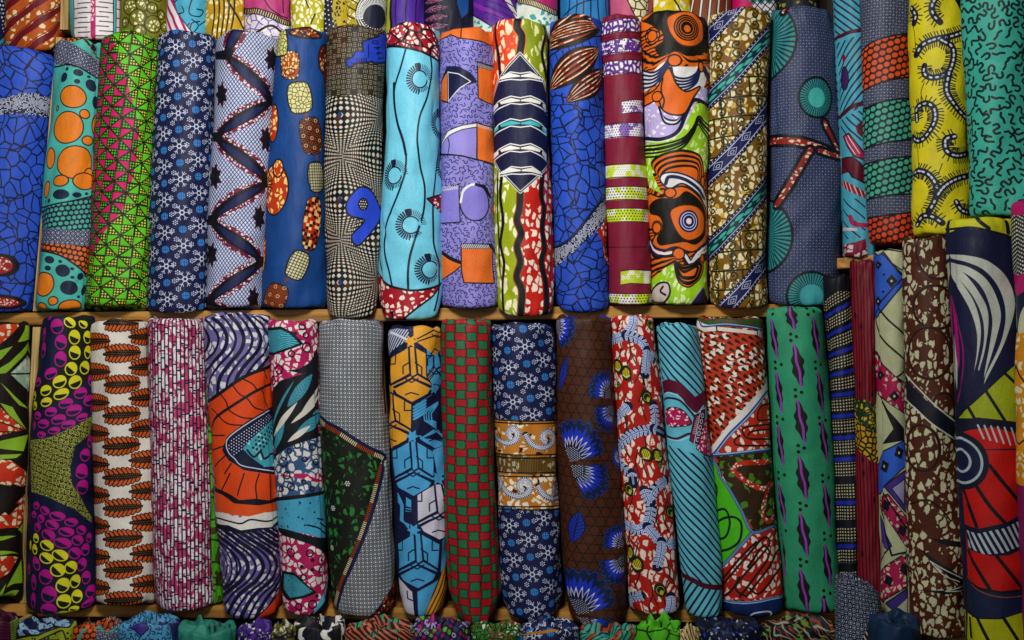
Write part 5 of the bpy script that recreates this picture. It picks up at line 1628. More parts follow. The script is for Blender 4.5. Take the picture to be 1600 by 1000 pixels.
def lens_col(c, x, ys, P, h, w, lean, f=None):
    for y in ys:
        pts = []
        n = 18
        (u, v) = c.T([(x, y)])[0]
        L, R_ = [], []
        w_ = w * .74
        for k in range(n + 1):
            t = k / n; s = abs(math.sin(math.pi * t)) ** 1.15 * w_ / 2 * (1 + .25 * math.sin(t * 21)) + 1.6
            cx = u + (t - .5) * lean + math.sin(t * 6.3) * 1.2
            L.append((cx - s, v + (t - .5) * h)); R_.append((cx + s, v + (t - .5) * h))
        c.poly(L + R_[::-1], '1a1418', raw=True)
        c.stroke([(u + (t - .5) * lean + math.sin(t * 12) * .9, v + (t - .5) * (h - 2)) for t in np.linspace(0, 1, 9)], 3.1, '8f3fa4', raw=True)


def art_green_lozenge(c):
    c.fill('2f8e68')
    c.paint((fbm(c.U / 20, c.Y / 20, 4) - .5) * .4, '277a5c')
    z = lambda x, y: (1190 + x * .3, 400 + y * .3); b = lambda x, y: (1190 + x * .3, 700 + y * .3)
    for (pts, w) in (([z(155, 320), z(188, 570), z(205, 860), b(215, 155), b(220, 450), b(220, 745)], 20), ([z(280, 425), z(308, 710), z(328, 985 - 20), b(340, 300), b(345, 610), b(335, 880)], 16), ([z(65, 425), z(88, 710), z(97, 985), b(105, 290), b(112, 560), b(120, 800)], 12)):
        for k, (x, y) in enumerate(pts):
            if k == 0 and w == 20:
                lens_col(c, x, [y], 0, 42 * .9, w, 8)
            else:
                lens_col(c, x, [y], 0, 66 if w > 12 else 64, w, 8)
    for x, y in (z(165, 420), z(190, 710), b(205, 0), b(215, 300), b(217, 592), z(293, 565), z(317, 855), b(332, 155), b(342, 457), b(340, 757), z(83, 565), z(93, 850), b(102, 140), b(108, 430), z(255, 285), z(40, 295)):
        for dx, dy in ((-4.5, -4), (5, 0), (-4, 6)):
            c.ell(x + dx, y + dy, 2.7, 2.7, 0, '151816')


def art_navy_dotrows(c):
    c.fill('10131e')
    w = (c.Y - 430) / 480
    x, y = c.rot(-12)
    ang = np.clip((640 - c.Y) / 300, 0, 1)
    yy = c.Y + c.U * (.7 * ang + .1)
    band = np.mod(yy / 34, 1)
    m = (band > .25) & (band < .85) & (c.Y > 455)
    u = c.U; v = yy
    dx = np.mod(u, 4.6) - 2.3; dy = np.mod(v, 4.9) - 2.45
    c.paint(m * 1., '1c120c')
    c.paint(c.aa(np.hypot(dx, dy) - 1.35) * m, 'b8b69c')
    k = np.mod(np.floor(yy / 34), 2)
    bl = (np.abs(band - .05) < .13) & ((k > .5) | (c.Y < 700)) & (c.Y > 470)
    c.paint(bl * 1., '182a9a')


def art_red_pin(c):
    c.fill('7e1426')
    c.lines('1c0c12', 5.4, 1.6, 90, wob=1.0)
    rnd = random.Random(3)
    for k in range(22):
        x = rnd.choice(np.arange(-30, 30, 5.4)); y = 410 + rnd.random() * 520
        c.ell(x, y, 2.3, 6, 0, '1c0c12', raw=True)
    m = c.poly([(1320, 625), (1350, 628), (1390, 645), (1390, 730), (1360, 720), (1330, 690)], None, mask=True)
    c.paint(m, 'b88c1c'); c.cracks('1c1a0c', 8, 9, 2.6, 5, m)
    up = c.poly([(1320, 620), (1350, 624), (1390, 640), (1390, 690), (1340, 660)], None, mask=True)
    c.paint(up * .85, '16301c'); c.blotch('c0a028', 6, 7, 5, up, .7, .12)


def art_blue_cream(c):
    z = lambda x, y: (1290 + x * .26, 240 + y * .26); g = lambda p: [(1360 + a * .3, 400 + q * .3) for a, q in p]; h = lambda p: [(1360 + a * .3, 700 + q * .3) for a, q in p]
    c.fill('a9ad88')
    c.poly([z(*p) for p in ((290, 600), (330, 600), (465, 730), (460, 790), (300, 990), (280, 900), (310, 800))], '2c58b8', 2.2)
    c.poly(g([(0, -20), (60, -20), (170, 110), (60, 230), (0, 340)]), '2c58b8', 2.2)
    for x, y, s in ((40, 40, 7), (110, 130, 9), (38, 235, 7), (110, 130, 4)):
        X, Y_ = g([(x, y)])[0]
        c.poly([(X - s, Y_), (X, Y_ - s * 1.2), (X + s, Y_), (X, Y_ + s * 1.2)], '14141c')
        c.ell(X, Y_, 2, 2, 0, 'b8b69c')
    for x, y in ((70, 95), (66, 185)):
        c.ell(*g([(x, y)])[0], 2, 2, 0, '14141c')
    c.poly([z(*p) for p in ((340, 580), (480, 590), (480, 720), (400, 660))], 'b4b48c', 2)
    for l in ([(40, 270), (90, 330), (180, 410)], [(20, 330), (60, 430), (180, 540)], [(25, 500), (90, 600), (180, 660)], [(120, 640), (180, 600)]):
        c.stroke(g(l), 2.4, '241a14')
    m = c.poly(g([(0, 480), (60, 560), (180, 680), (180, 820), (60, 740), (0, 700)]), '9c1648', 2); c.blotch('b8b496', 9, 13, 4, m, .6, .12)
    for x, y in ((50, 620), (125, 730)):
        X, Y_ = g([(x, y)])[0]; c.poly([(X - 9, Y_), (X, Y_ - 9), (X + 8, Y_), (X, Y_ + 9)], '14141c'); c.ell(X, Y_, 2, 2, 0, 'b8b69c')
    c.poly(g([(30, 700), (90, 800), (180, 900), (180, 960), (60, 980), (120, 900)]), '15121a')
    c.poly(h([(0, 130), (60, 20), (180, -40), (190, 90), (90, 180), (40, 240), (0, 240)]), '2c58b8', 2)
    for x, y in ((70, 95), (150, 25)):
        X, Y_ = h([(x, y)])[0]; c.poly([(X - 8, Y_ + 4), (X - 3, Y_ - 11), (X + 8, Y_ - 4), (X + 4, Y_ + 10)], '14141c'); c.ell(X, Y_, 1.6, 2.4, 0, 'b8b69c')
    m = c.poly(h([(70, 200), (190, 110), (190, 340)]), '432a7c', 2); c.poly(h([(110, 210), (180, 160), (180, 300)]), '8c84a4', 1.6)
    m = c.poly(h([(40, 260), (90, 240), (190, 360), (190, 520), (80, 350), (40, 310)]), '9c1648', 2); c.blotch('b8b496', 9, 9, 6, m, .5, .12)
    for x, y in ((80, 300), (165, 430), (95, 690), (175, 630)):
        X, Y_ = h([(x, y)])[0]; c.poly([(X - 7, Y_ + 3), (X - 3, Y_ - 10), (X + 7, Y_ - 3), (X + 3, Y_ + 10)], '14141c')
    c.poly(h([(40, 350), (110, 510), (40, 590)]), '4a3488', 1.8); c.poly(h([(45, 480), (90, 530), (45, 580)]), 'a4a484', 1.2)
    c.poly(h([(60, 230), (190, 420), (190, 540), (110, 560), (50, 330)]), None, 3, '15121a')
    m = c.poly(h([(40, 640), (180, 550), (190, 720), (60, 800), (40, 780)]), '9c1648', 2.4); c.blotch('c0bc9c', 9, 10, 8, m, .6, .12)
    for x, y in ((95, 690), (175, 630)):
        X, Y_ = h([(x, y)])[0]; c.poly([(X - 7, Y_ + 3), (X - 3, Y_ - 10), (X + 7, Y_ - 3), (X + 3, Y_ + 10)], '14141c')
    c.poly(h([(80, 810), (190, 730), (190, 870), (140, 860)]), '3c2a74', 2); c.poly(h([(140, 830), (190, 780), (190, 860)]), 'a4a484')


def art_brown_wax(c):
    c.fill('4a2413')
    c.blotch('b9b898', 10, 16, 5, 1, .72, .08, 4, .3); c.blotch('b9b898', 6, 7, 15, 1, .22, .22)
    z = lambda x, y: (1290 + x * .26, 240 + y * .26); g = lambda p: [(1360 + a * .3, 400 + q * .3) for a, q in p]; h = lambda p: [(1360 + a * .3, 700 + q * .3) for a, q in p]
    for x, y, rx, ry in ((1464, 392, 36, 44), (1462, 480, 38, 34), (1452, 552, 36, 40), (1440, 700, 26, 36), (1476, 640, 20, 26)):
        c.ell(x, y, rx, ry, 0, None, 5, '4a2413'); c.ell(x, y, rx, ry, 0, None, 2.4, '17120e')
    c.poly(g([(175, 600), (200, 660), (300, 760), (440, 860), (440, 960), (330, 880), (230, 790), (175, 740)]), '141a26')
    c.stroke(g([(180, 615), (260, 700), (350, 790), (445, 865)]), 1.8, 'c0c2b4'); c.stroke(g([(178, 740), (230, 790), (330, 880), (445, 955)]), 1.8, 'c0c2b4')
    c.poly(h([(230, 510), (400, 620), (500, 690), (500, 720), (440, 700), (330, 600)]), '15181a'); c.stroke(h([(310, 590), (380, 660), (460, 695)]), 1.4, 'c0c2b4'); c.stroke(h([(310, 590), (400, 640), (500, 690)]), 1.4, 'c0c2b4')
    c.poly(h([(240, 740), (400, 740), (500, 700), (500, 745), (400, 760)]), '15181a'); c.stroke(h([(390, 742), (500, 705)]), 1.4, 'c0c2b4'); c.stroke(h([(390, 744), (500, 738)]), 1.4, 'c0c2b4')
    c.poly(h([(300, 470), (420, 480), (500, 490), (500, 515), (400, 510)]), '15181a')
    c.stroke(h([(210, 290), (300, 270), (380, 330), (420, 380)]), 2, '17120e')


def art_navy_arcs(c):
    g = lambda p: [(1360 + a * .3, 400 + q * .3) for a, q in p]; h = lambda p: [(1360 + a * .3, 700 + q * .3) for a, q in p]
    z = lambda p: [(1290 + a * .26, 240 + q * .26) for a, q in p]
    c.fill('171b3a')
    c.poly(z([(700, 300), (1180, 300), (1180, 520), (1080, 480), (900, 440), (800, 440), (730, 470)]), 'b8b81c', 0)
    c.stroke(z([(730, 450), (800, 440), (900, 445), (1120, 500)]), 3, '14162a')
    c.stroke(z([(900, 370), (930, 410), (980, 450)]), 5, '14162a'); c.stroke(z([(1090, 360), (1100, 470)]), 7, '14162a')
    ARC = [([(390, -10), (500, -5), (620, 30), (720, 120), (748, 260), (700, 450), (590, 670)], [(600, 620), (680, 450), (705, 300), (680, 180), (600, 80), (500, 30), (400, 10)]),
           ([(400, 30), (520, 60), (620, 140), (680, 280), (660, 420), (590, 640)], [(595, 600), (625, 440), (635, 320), (600, 200), (540, 120), (440, 60), (400, 50)]),
           ([(400, 45), (480, 80), (560, 180), (615, 300), (600, 470), (565, 600)], [(560, 590), (590, 450), (585, 330), (540, 220), (480, 140), (400, 60)]),
           ([(400, 60), (470, 130), (540, 240), (575, 380), (560, 520), (535, 620)], [(540, 600), (555, 480), (550, 380), (510, 260), (450, 160), (400, 90)])]
    for a, bq in ARC:
        c.poly(list(smooth(g(a))) + list(smooth(g(bq))), 'b4b8ac', 0)
    c.stroke(g([(400, 210), (450, 340), (480, 480), (480, 620), (450, 760)]), 2, '8c1660'); c.poly(g([(400, 220), (440, 330), (465, 500), (450, 600), (420, 380)]), 'a01470', 0)
    m = c.poly(g([(415, 400), (445, 560), (440, 700), (420, 640)]), 'b4b8ac')
    c.poly(g([(440, 850), (500, 790), (600, 700), (760, 550), (770, 870), (600, 850)]), '94a01c', 3.4, '14162a')
    for l in ([(600, 700), (700, 860)], [(700, 610), (770, 690)], [(510, 790), (545, 850)]):
        c.stroke(g(l), 4, '14162a')
    m = c.poly(g([(440, 900), (560, 850), (780, 870), (780, 1010), (440, 1010)]) + h([(800, 0), (800, 860), (500, 720), (460, 0)]), None, mask=True)
    c.paint(m, 'b41812')
    c.poly(g([(440, 860), (560, 840), (770, 870), (780, 930), (640, 890), (520, 905), (440, 930)]), '14162a')
    for k in range(7):
        c.stroke(g([(560 + k * 34, 880 + k * 3), (590 + k * 34, 950 + k * 8)]), 2.4, 'a8b4b8')
    X, Y_ = h([(470, 70)])[0]
    for r, cc in ((44, '14162a'), (36, '9fb0b4'), (32, '171b3a'), (19, '9fb0b4'), (15, '171b3a')):
        c.ell(X, Y_ - 2, r, r * 1.05, 0, cc)
    for l in ([(620, 90), (700, 190), (800, 310)], [(550, 200), (620, 300), (700, 390)], [(480, 220), (520, 330), (550, 410)], [(500, 540), (560, 640), (620, 730)], [(640, 540), (720, 640), (800, 740)]):
        c.stroke(h(l), 5, '16141a')
    band = c.poly(h([(480, 400), (560, 420), (700, 390), (800, 340), (810, 520), (720, 560), (620, 560), (500, 530)]), '141a2c')
    mm = c.poly(h([(490, 430), (560, 445), (700, 415), (800, 370), (810, 500), (700, 545), (600, 555), (500, 520)]), None, mask=True)
    c.lines('a8b4bc', 9, 4.4, 63, mm)
    c.poly(h([(480, 680), (560, 730), (680, 750), (820, 740), (820, 860), (680, 890), (560, 890), (480, 850)]), '1b2440', 4, '16141a')
    c.stroke(h([(490, 680), (560, 740), (680, 775), (820, 770)]), 1.1, '9a4a24')
    c.poly(h([(490, 880), (560, 890), (680, 890), (820, 850), (820, 1060), (490, 1060)]), 'a8ac14', 0)
    for l in ([(560, 890), (620, 1010)], [(690, 880), (770, 1000)], [(510, 900), (520, 1000)]):
        c.stroke(h(l), 4.4, '16141a')


def art_pink_edge(c):
    c.fill('a81860')
    m = c.poly([(1580, 335), (1640, 330), (1640, 420), (1580, 430)], '14162a'); c.dots('b8b8a0', 5.6, 6, 2.2, 1.8, m, 20)
    c.poly([(1580, 465), (1640, 440), (1640, 530), (1580, 520)], '171b3a', 2); c.ell(1604, 500, 14, 30, 20, 'b4b498')
    m = c.poly([(1580, 520), (1640, 520), (1640, 760), (1580, 760)], None, mask=True); wax(c, m, 'c4821c', 'cfc8a4', 12, 4, .6, .1)
    c.stroke([(1580, 560), (1600, 600), (1640, 640)], 2, INK); c.stroke([(1580, 700), (1640, 660)], 2, INK)
    c.poly([(1580, 760), (1640, 760), (1640, 1010), (1580, 1010)], '7c1c54')


def art_lime_plain(c):
    c.fill('4a9a1e'); c.lines('1c3c10', 34, 3, 10, wob=4)
    m = (fbm(c.U / 12, c.Y / 12, 4) > .62); c.paint(m * .8, '3a2412')


def art_small_dots(c):
    tinydots(c, np.ones_like(c.U), 45, 9.4, 'b0bac8', '131a33')
    m = c.poly([(1340, 1010), (1368, 962), (1400, 940), (1400, 1040), (1330, 1040)], '1c120c'); c.lines('b8b49c', 7, 2.6, 60, m)


def art_teal_navy(c):
    c.fill('132c48'); c.paint((fbm(c.U / 9, c.Y / 9, 4) - .4) * .6, '0c1e38')


# ------------------------------------------------------------------ prints of the cut-off top row and of the bottom row
def art_u_navyteal(c):
    c.fill('3f98a4'); c.poly([(-60, -60), (4, -60), (8, 70), (-60, 70)], '182048', 2); c.dots('e0e0e0', 6, 7, 1.8, None, c.stroke([(0, -20), (4, 20), (8, 60)], 9, None, mask=True))


def art_u_orangewax(c):
    c.fill('b4541c'); c.blotch('e4d4a0', 11, 11, 4, 1, .45, .12, 30)
    c.lines('6a1522', 26, 10, -38, wob=4, seed=3); c.lines('4a1018', 26, 1.2, -38, off=7, wob=4, seed=3)


def art_u_squiggle(c):
    c.fill('58b4b6')
    for x0, x1, col in ((117, 140, 0), (150, 173, 0), (183, 190, 1)):
        m = c.poly([(x0 - 3, -60), (x1 + 3, -60), (x1 + 3, 80), (x0 - 3, 80)], 'e4dcdc')
        y = np.mod(c.Y + 2 * (x0 > 140), 7.6)
        u0 = c.u_of(x0, 30); u1 = c.u_of(x1, 30)
        d = np.abs(y - 3.8) - .75
        k = np.mod(np.floor((c.Y + 2 * (x0 > 140)) / 7.6), 2)
        c.paint(c.aa(d) * m * np.where(k > .5, c.U < u1 - 4, c.U > u0 + 4), '1c1c34')
        c.paint(c.aa(np.abs(np.mod(y + 3.8, 7.6) - 3.8) - .75) * m * (c.U < u1 - 3.5), '1c1c34') if 0 else None
        c.dots('1c1c34', 400, 7.6, 1.5, 1.5, m * 0)
        c.stroke([(x0 - 3, -60), (x0 - 3, 80)], 1.2, '1c1c34'); c.stroke([(x1 + 3, -60), (x1 + 3, 80)], 1.2, '1c1c34')
    m = c.poly([(141, -60), (149, -60), (149, 80), (141, 80)], 'b01c60'); c.blotch('ecd8dc', 5, 9, 4, m, .6, .12)


def art_u_olive(c):
    c.fill('77741c')
    for x, y, r in ((203, 10, 13), (223, 6, 11), (215, 28, 14), (240, 38, 14), (195, 35, 8), (218, 48, 10), (238, 12, 9), (252, 24, 8), (199, -14, 11), (246, -10, 12), (226, -24, 13), (258, 46, 9)):
        c.ell(x, y, r, r, 0, '6e6c18', 1.6, '24260c')
        m = c.ell(x, y, r - 3, r - 3, 0, mask=True); c.blotch('e6e2b4', 6, 7, int(x), m, .75, .1)


def art_u_navy(c):
    c.fill('141c4c'); c.lines('5c1230', 17, 4, 40)


def art_u_swirl(c):
    c.fill('46a2c0')
    for l in ([(318, -30), (300, 0), (296, 20), (312, 26), (318, 18), (308, 14)], [(286, -10), (272, 6), (276, 20), (286, 18), (284, 10)], [(300, 30), (310, 40), (300, 52), (290, 44), (296, 36)], [(330, -10), (322, 30), (312, 40)], [(296, 50), (300, 36), (312, 34)]):
        c.stroke(l, 1.5, '102038')
    m = c.poly([(255, -30), (270, -10), (276, 20), (300, 50), (262, 60), (255, 0)], 'e0d4dc', 1.6); c.lines('a0205c', 11, 4, 65, m)


def art_u_yellow(c):
    c.fill('c49a1c'); c.blotch('ece0a4', 8, 10, 4, 1, .6, .12)
    for k in range(5):
        c.stroke([(326 + k * 9, -40), (334 + k * 8, 10), (330 + k * 7, 60)], 2.2, '242010')
    c.stroke([(350, -10), (372, 30), (384, 60)], 2.6, '242010')


def art_u_pinkzip(c):
    c.fill('b8427c')
    for l in ([(395, -40), (420, 10), (450, 30)], [(440, -20), (444, 20)]):
        c.stroke(l, 1.6, '3a1430')
    m = c.poly([(370, 22), (400, 16), (430, 24), (470, 44), (470, 90), (370, 90)], 'd4cadc'); c.cracks('5a5496', 12, 11, 1.6, 4, m); c.blotch('efe6da', 12, 12, 7, m, .5, .1)
    p = [(372, 20), (400, 17), (430, 27), (455, 41)]
    c.stroke(p, 9, '241814'); q = c.T(smooth(p, n=8)); h = np.full(c.U.shape, 1e3, np.float32)
    for a, b in zip(q[:-1], q[1:]):
        t = b - a; t = t / (math.hypot(*t) + 1e-6); n = np.array([-t[1], t[0]]); c.segd([a - n * 3, a + n * 3], 1, h)
    c.paint(c.aa(h - .8), 'd8c49c')
    c.stroke([(400, 50), (425, 40), (450, 60)], 3, '2a1c18')


def art_u_pebbleyellow(c):
    c.fill('b4ac1c'); c.blotch('f0ecc8', 8, 10, 4, 1, .85, .1)
    c.stroke([(475, -6), (482, 10)], 2, INK); c.stroke([(492, 22), (486, 36)], 2, INK)


def art_u_navydots(c):
    c.fill('181c34'); c.dots('e0e0dc', 6.5, 7, 1.2, None, 1, 20); m = c.poly([(525, -40), (560, -40), (560, 60), (528, 60), (518, 20)], 'b8a022'); c.blotch('1c1c20', 6, 7, 4, m, .6, .12)


def art_u_ring(c):
    c.fill('b4a21c'); c.blotch('f0e8c0', 7, 9, 4, 1, .6, .12); c.lines('1c1a14', 12, 1.8, 20, wob=5)
    x, y = 588, 22
    c.ell(x, y, 34, 34, 0, '161822'); c.rings(x, y, (31, 27.5), 'dcdcd8', 1.8); c.rays(x, y + 8, 22, 34, 36, 1.5, 'd8d8d4', 180, 350); c.ell(x, y + 6, 21, 21, 0, '161a30')
    c.rays(x, y, 23.5, 25, 20, 1.3, 'dcdcd8', 20, 200)


def art_u_purple(c):
    c.fill('4e2a94')
    for x in (618, 634, 650):
        c.stroke([(x + 8, -40), (x, 10), (x + 2, 60)], 1.6, '1a1230')
    m = c.poly([(590, -40), (618, -40), (610, 10), (614, 70), (590, 70)], 'a8b41c'); c.stroke([(618, -40), (610, 10), (613, 70)], 4, '161420'); c.stroke([(607, -40), (602, 60)], 2, '161420')


def art_u_leafnavy(c):
    c.fill('12142c')
    for y in (0, 14, 28, 42):
        leafstripe(c, (664, y + 6), (700, y - 4), 10, dark='12142c', red='8c1c50', cream='e0c4c8', seed=y + 3)
    c.poly([(715, -30), (735, -30), (732, 20), (722, 30), (714, 5)], '1c4c8c', 1.6)


def art_u_purpleband(c):
    c.fill('54248c'); c.stroke([(736, 5), (770, 20), (810, 40)], 6, '7c2ca0'); c.stroke([(780, -20), (800, 10), (814, 40)], 7, 'd0d0c8')
    m = c.poly([(725, 20), (750, 30), (775, 45), (780, 80), (720, 80)], 'c4dcd4', 2); c.blotch('2f8c8c', 12, 9, 5, m, .5, .14)
    c.lines('2a1850', 9, 1.5, 20, c.poly([(740, -40), (790, -40), (812, 30), (760, 30)], None, mask=True))


def art_u_zipteal(c):
    c.fill('d8e0d4'); c.blotch('3a9c96', 13, 11, 4, 1, .5, .12)
    c.poly([(790, -40), (880, -40), (880, 26), (835, 10), (808, 2)], 'b02c6c', 1.6)
    p = [(808, 0), (830, 4), (850, 11), (872, 22)]; c.stroke(p, 8.5, '241814'); q = c.T(smooth(p, n=8)); h = np.full(c.U.shape, 1e3, np.float32)
    for a, b in zip(q[:-1], q[1:]):
        t = b - a; t = t / (math.hypot(*t) + 1e-6); n = np.array([-t[1], t[0]]); c.segd([a - n * 3, a + n * 3], 1, h)
    c.paint(c.aa(h - .8), 'd8c49c')


def art_u_bluerib(c):
    c.fill('2c7cb8')
    for k in range(6):
        c.stroke([(880 + k * 14, -40), (890 + k * 11, 0), (884 + k * 13, 40)], 1.6, '10203c')
    c.stroke([(880, 26), (900, 8), (930, -2), (960, -4)], 1.8, '10203c')


def art_u_pinkcream(c):
    c.fill('c45c80'); m = c.poly([(985, -40), (1015, -40), (1012, 50), (995, 30), (978, -4)], 'e0d8b0', 2, '3a1c14'); c.cracks('3a2010', 12, 12, 2, 4, m)


def art_u_yellow2(c):
    c.fill('d8c41c'); c.blotch('f0ecd8', 14, 16, 4, 1, .45, .12); c.stroke([(1030, -20), (1055, 0), (1072, 30)], 2.4, '1c2210'); c.poly([(1010, 20), (1050, 22), (1080, 40), (1010, 60)], '8cae1c', 2)


def art_u_brownstripe(c):
    c.fill('7c3c1e')
    for k in range(5):
        c.stroke([(1090 + k * 12, -40), (1084 + k * 13, 0), (1078 + k * 14, 40)], 4.4, '1a120e'); c.stroke([(1090 + k * 12, -40), (1084 + k * 13, 0), (1078 + k * 14, 40)], 2.2, 'e0dcd0')


def art_u_magenta(c):
    c.fill('b4145c'); m = c.poly([(1165, -40), (1230, -40), (1230, 40), (1185, 20), (1170, 0)], 'd8d0d4'); x, y = c.rot(40)
    p = np.mod(np.floor(x / 10) + np.floor(y / 10), 3) > 1.5
    c.paint(m * p, '2c6c6c'); c.lines('1c1820', 10, 1.6, 40, m); c.lines('1c1820', 10, 1.6, 130, m)


def art_u_dark(c):
    c.fill('1c1c24'); c.blotch('8c8c2c', 8, 9, 4, 1, .35, .16)


def art_c_maroon(c):
    c.fill('4e1030'); c.lines('2c0a1e', 5, 2, 8, wob=2)
    m = c.poly([(17, 930), (40, 930), (40, 1040), (20, 1040)], '6c8a34'); c.lines('14140f', 3.4, 1.4, 0, m)


def art_c_fishblue(c):
    c.fill('86a8c4'); c.lines('141c3c', 20, 8, 38); c.specks('141c3c', 3.2, .35, 4, 1, .3)
    c.poly([(20, 996), (60, 990), (110, 976), (130, 972), (130, 1060), (20, 1060)], '8c9a24', 4, '14161c'); c.poly([(60, 1000), (100, 984), (104, 1000)], None, 2, INK)
    c.specks('14161c', 5, .4, 7, c.poly([(20, 1000), (110, 984), (120, 1060), (20, 1060)], None, mask=True), .35)


def art_c_netnavy(c):
    tinydots(c, np.ones_like(c.U), 25, 7.4, 'c4ccd8', '141a34')
    m = c.poly([(110, 950), (170, 940), (150, 985), (140, 1060), (110, 1060)], None, mask=True); net(c, m, 'c0501c', '241410', sx=9, sy=8, rx=3.8, ry=3.5)
    c.stroke([(118, 1020), (128, 985), (150, 972), (180, 962)], 5, '3a9490')


def art_c_bluehook(c):
    c.fill('4a90b8'); c.squig('141c3c', 9.6, 3.6, 1.5, 3, kinds=3)
    c.poly([(195, 960), (215, 965), (232, 985), (220, 994), (200, 980)], '3c2c7c', 2, '1c1444'); c.poly([(236, 950), (250, 958), (248, 974), (236, 966)], '3c2c7c', 2, '1c1444')
    m = c.poly([(262, 930), (300, 930), (300, 1040), (270, 1000)], '2a2a68'); c.lines('14163a', 5, 1.6, 60, m)


def art_c_teal(c):
    c.fill('2a7a68'); m = c.poly([(314, 950), (352, 950), (340, 972), (318, 972)], None, mask=True); c.lines('123a34', 7, 3, 70, m)


def art_c_wild(c, a='4a2c84', b_='d0c8d0', d='14121c', seed=3, s=8):
    c.fill(a); c.blotch(b_, s, s * 1.1, seed, 1, .6, .1, 20, .4); n = fbm(c.U / s * .6, c.Y / s * .6, seed + 3, 2); c.paint(c.aa((np.abs(n - .5) - .05) * s), d)


def art_c_whitegold(c):
    c.fill('d4d2c8'); n = fbm(c.U / 13, c.Y / 22, 5, 2); c.paint(c.aa((.42 - n) * 18), 'b09a2c'); c.paint(c.aa((.385 - n) * 18), '1c1a1c'); c.specks('1c2048', 9, .4, 5, 1, .34)


def art_c_tealsalmon(c):
    c.fill('2c1a18'); c.lines('b8644a', 7, 3.2, 30, wob=5); m = (fbm(c.U / 16, c.Y / 16, 8) > .58) * 1.; c.paint(m, '38906c'); c.lines('141418', 8, 2, 100, m)


def art_c_beads(c):
    c.fill('141c30'); x, y = c.rot(30)
    r = hsh(np.floor(x / 9), np.floor(y / 9), 3)
    for lo, hi, col in ((0, .3, '9c1468'), (.3, .6, 'a48cc4'), (.6, .8, '5c9c20'), (.8, 1, '2c3058')):
        c.dots(col, 9, 9, 3.6, None, ((r >= lo) & (r < hi)) * 1., 30, 0)
    c.dots('141c30', 9, 9, 1.5, None, (r > .3) * (r < .6), 30, 0)


def art_c_greenred(c):
    c.fill('2c6c24'); c.blotch('9c2c18', 11, 8, 5, 1, .4, .1); c.blotch('d8ccc0', 6, 6, 9, 1, .35, .14); c.cracks('141a10', 9, 8, 1.4, 3)


def art_c_tealorange(c):
    c.fill('3c9484'); c.lines('b0441c', 30, 10, -50, wob=4); c.lines('12302c', 7, 2.2, -40, wob=3)


def art_c_lime(c):
    c.fill('4ca81c'); c.cracks('14240c', 24, 18, 2.0, 4)


def art_c_cream(c):
    c.fill('c8b480'); c.lines('4c3414', 4.6, 1.6, 70, wob=3)


def art_c_navymix(c):
    c.fill('141a38'); c.blotch('2448a0', 12, 10, 4, 1, .3, .14); c.blotch('b0bccc', 7, 7, 9, 1, .25, .16); c.lines('0c0e1c', 8, 3, 60, wob=5)


def art_c_darkwild(c):
    c.fill('181218'); c.lines('8c3020', 12, 2.6, 30, wob=12, wl=20); c.lines('8a9a84', 10, 2, 38, wob=12, wl=24, seed=5); c.blotch('5c8424', 13, 8, 4, 1, .25, .16)


def art_c_snow(c):
    pr_snow(c); c.stroke([(810, 985), (850, 990), (900, 975)], 2.5, 'a8741c')


# ------------------------------------------------------------------ materials
def nodes_of(name):
    m = bpy.data.materials.new(name); m.use_nodes = True
    nt = m.node_tree; nt.nodes.clear()
    out = nt.nodes.new('ShaderNodeOutputMaterial'); bs = nt.nodes.new('ShaderNodeBsdfPrincipled')
    nt.links.new(bs.outputs[0], out.inputs[0])
    return m, nt, bs


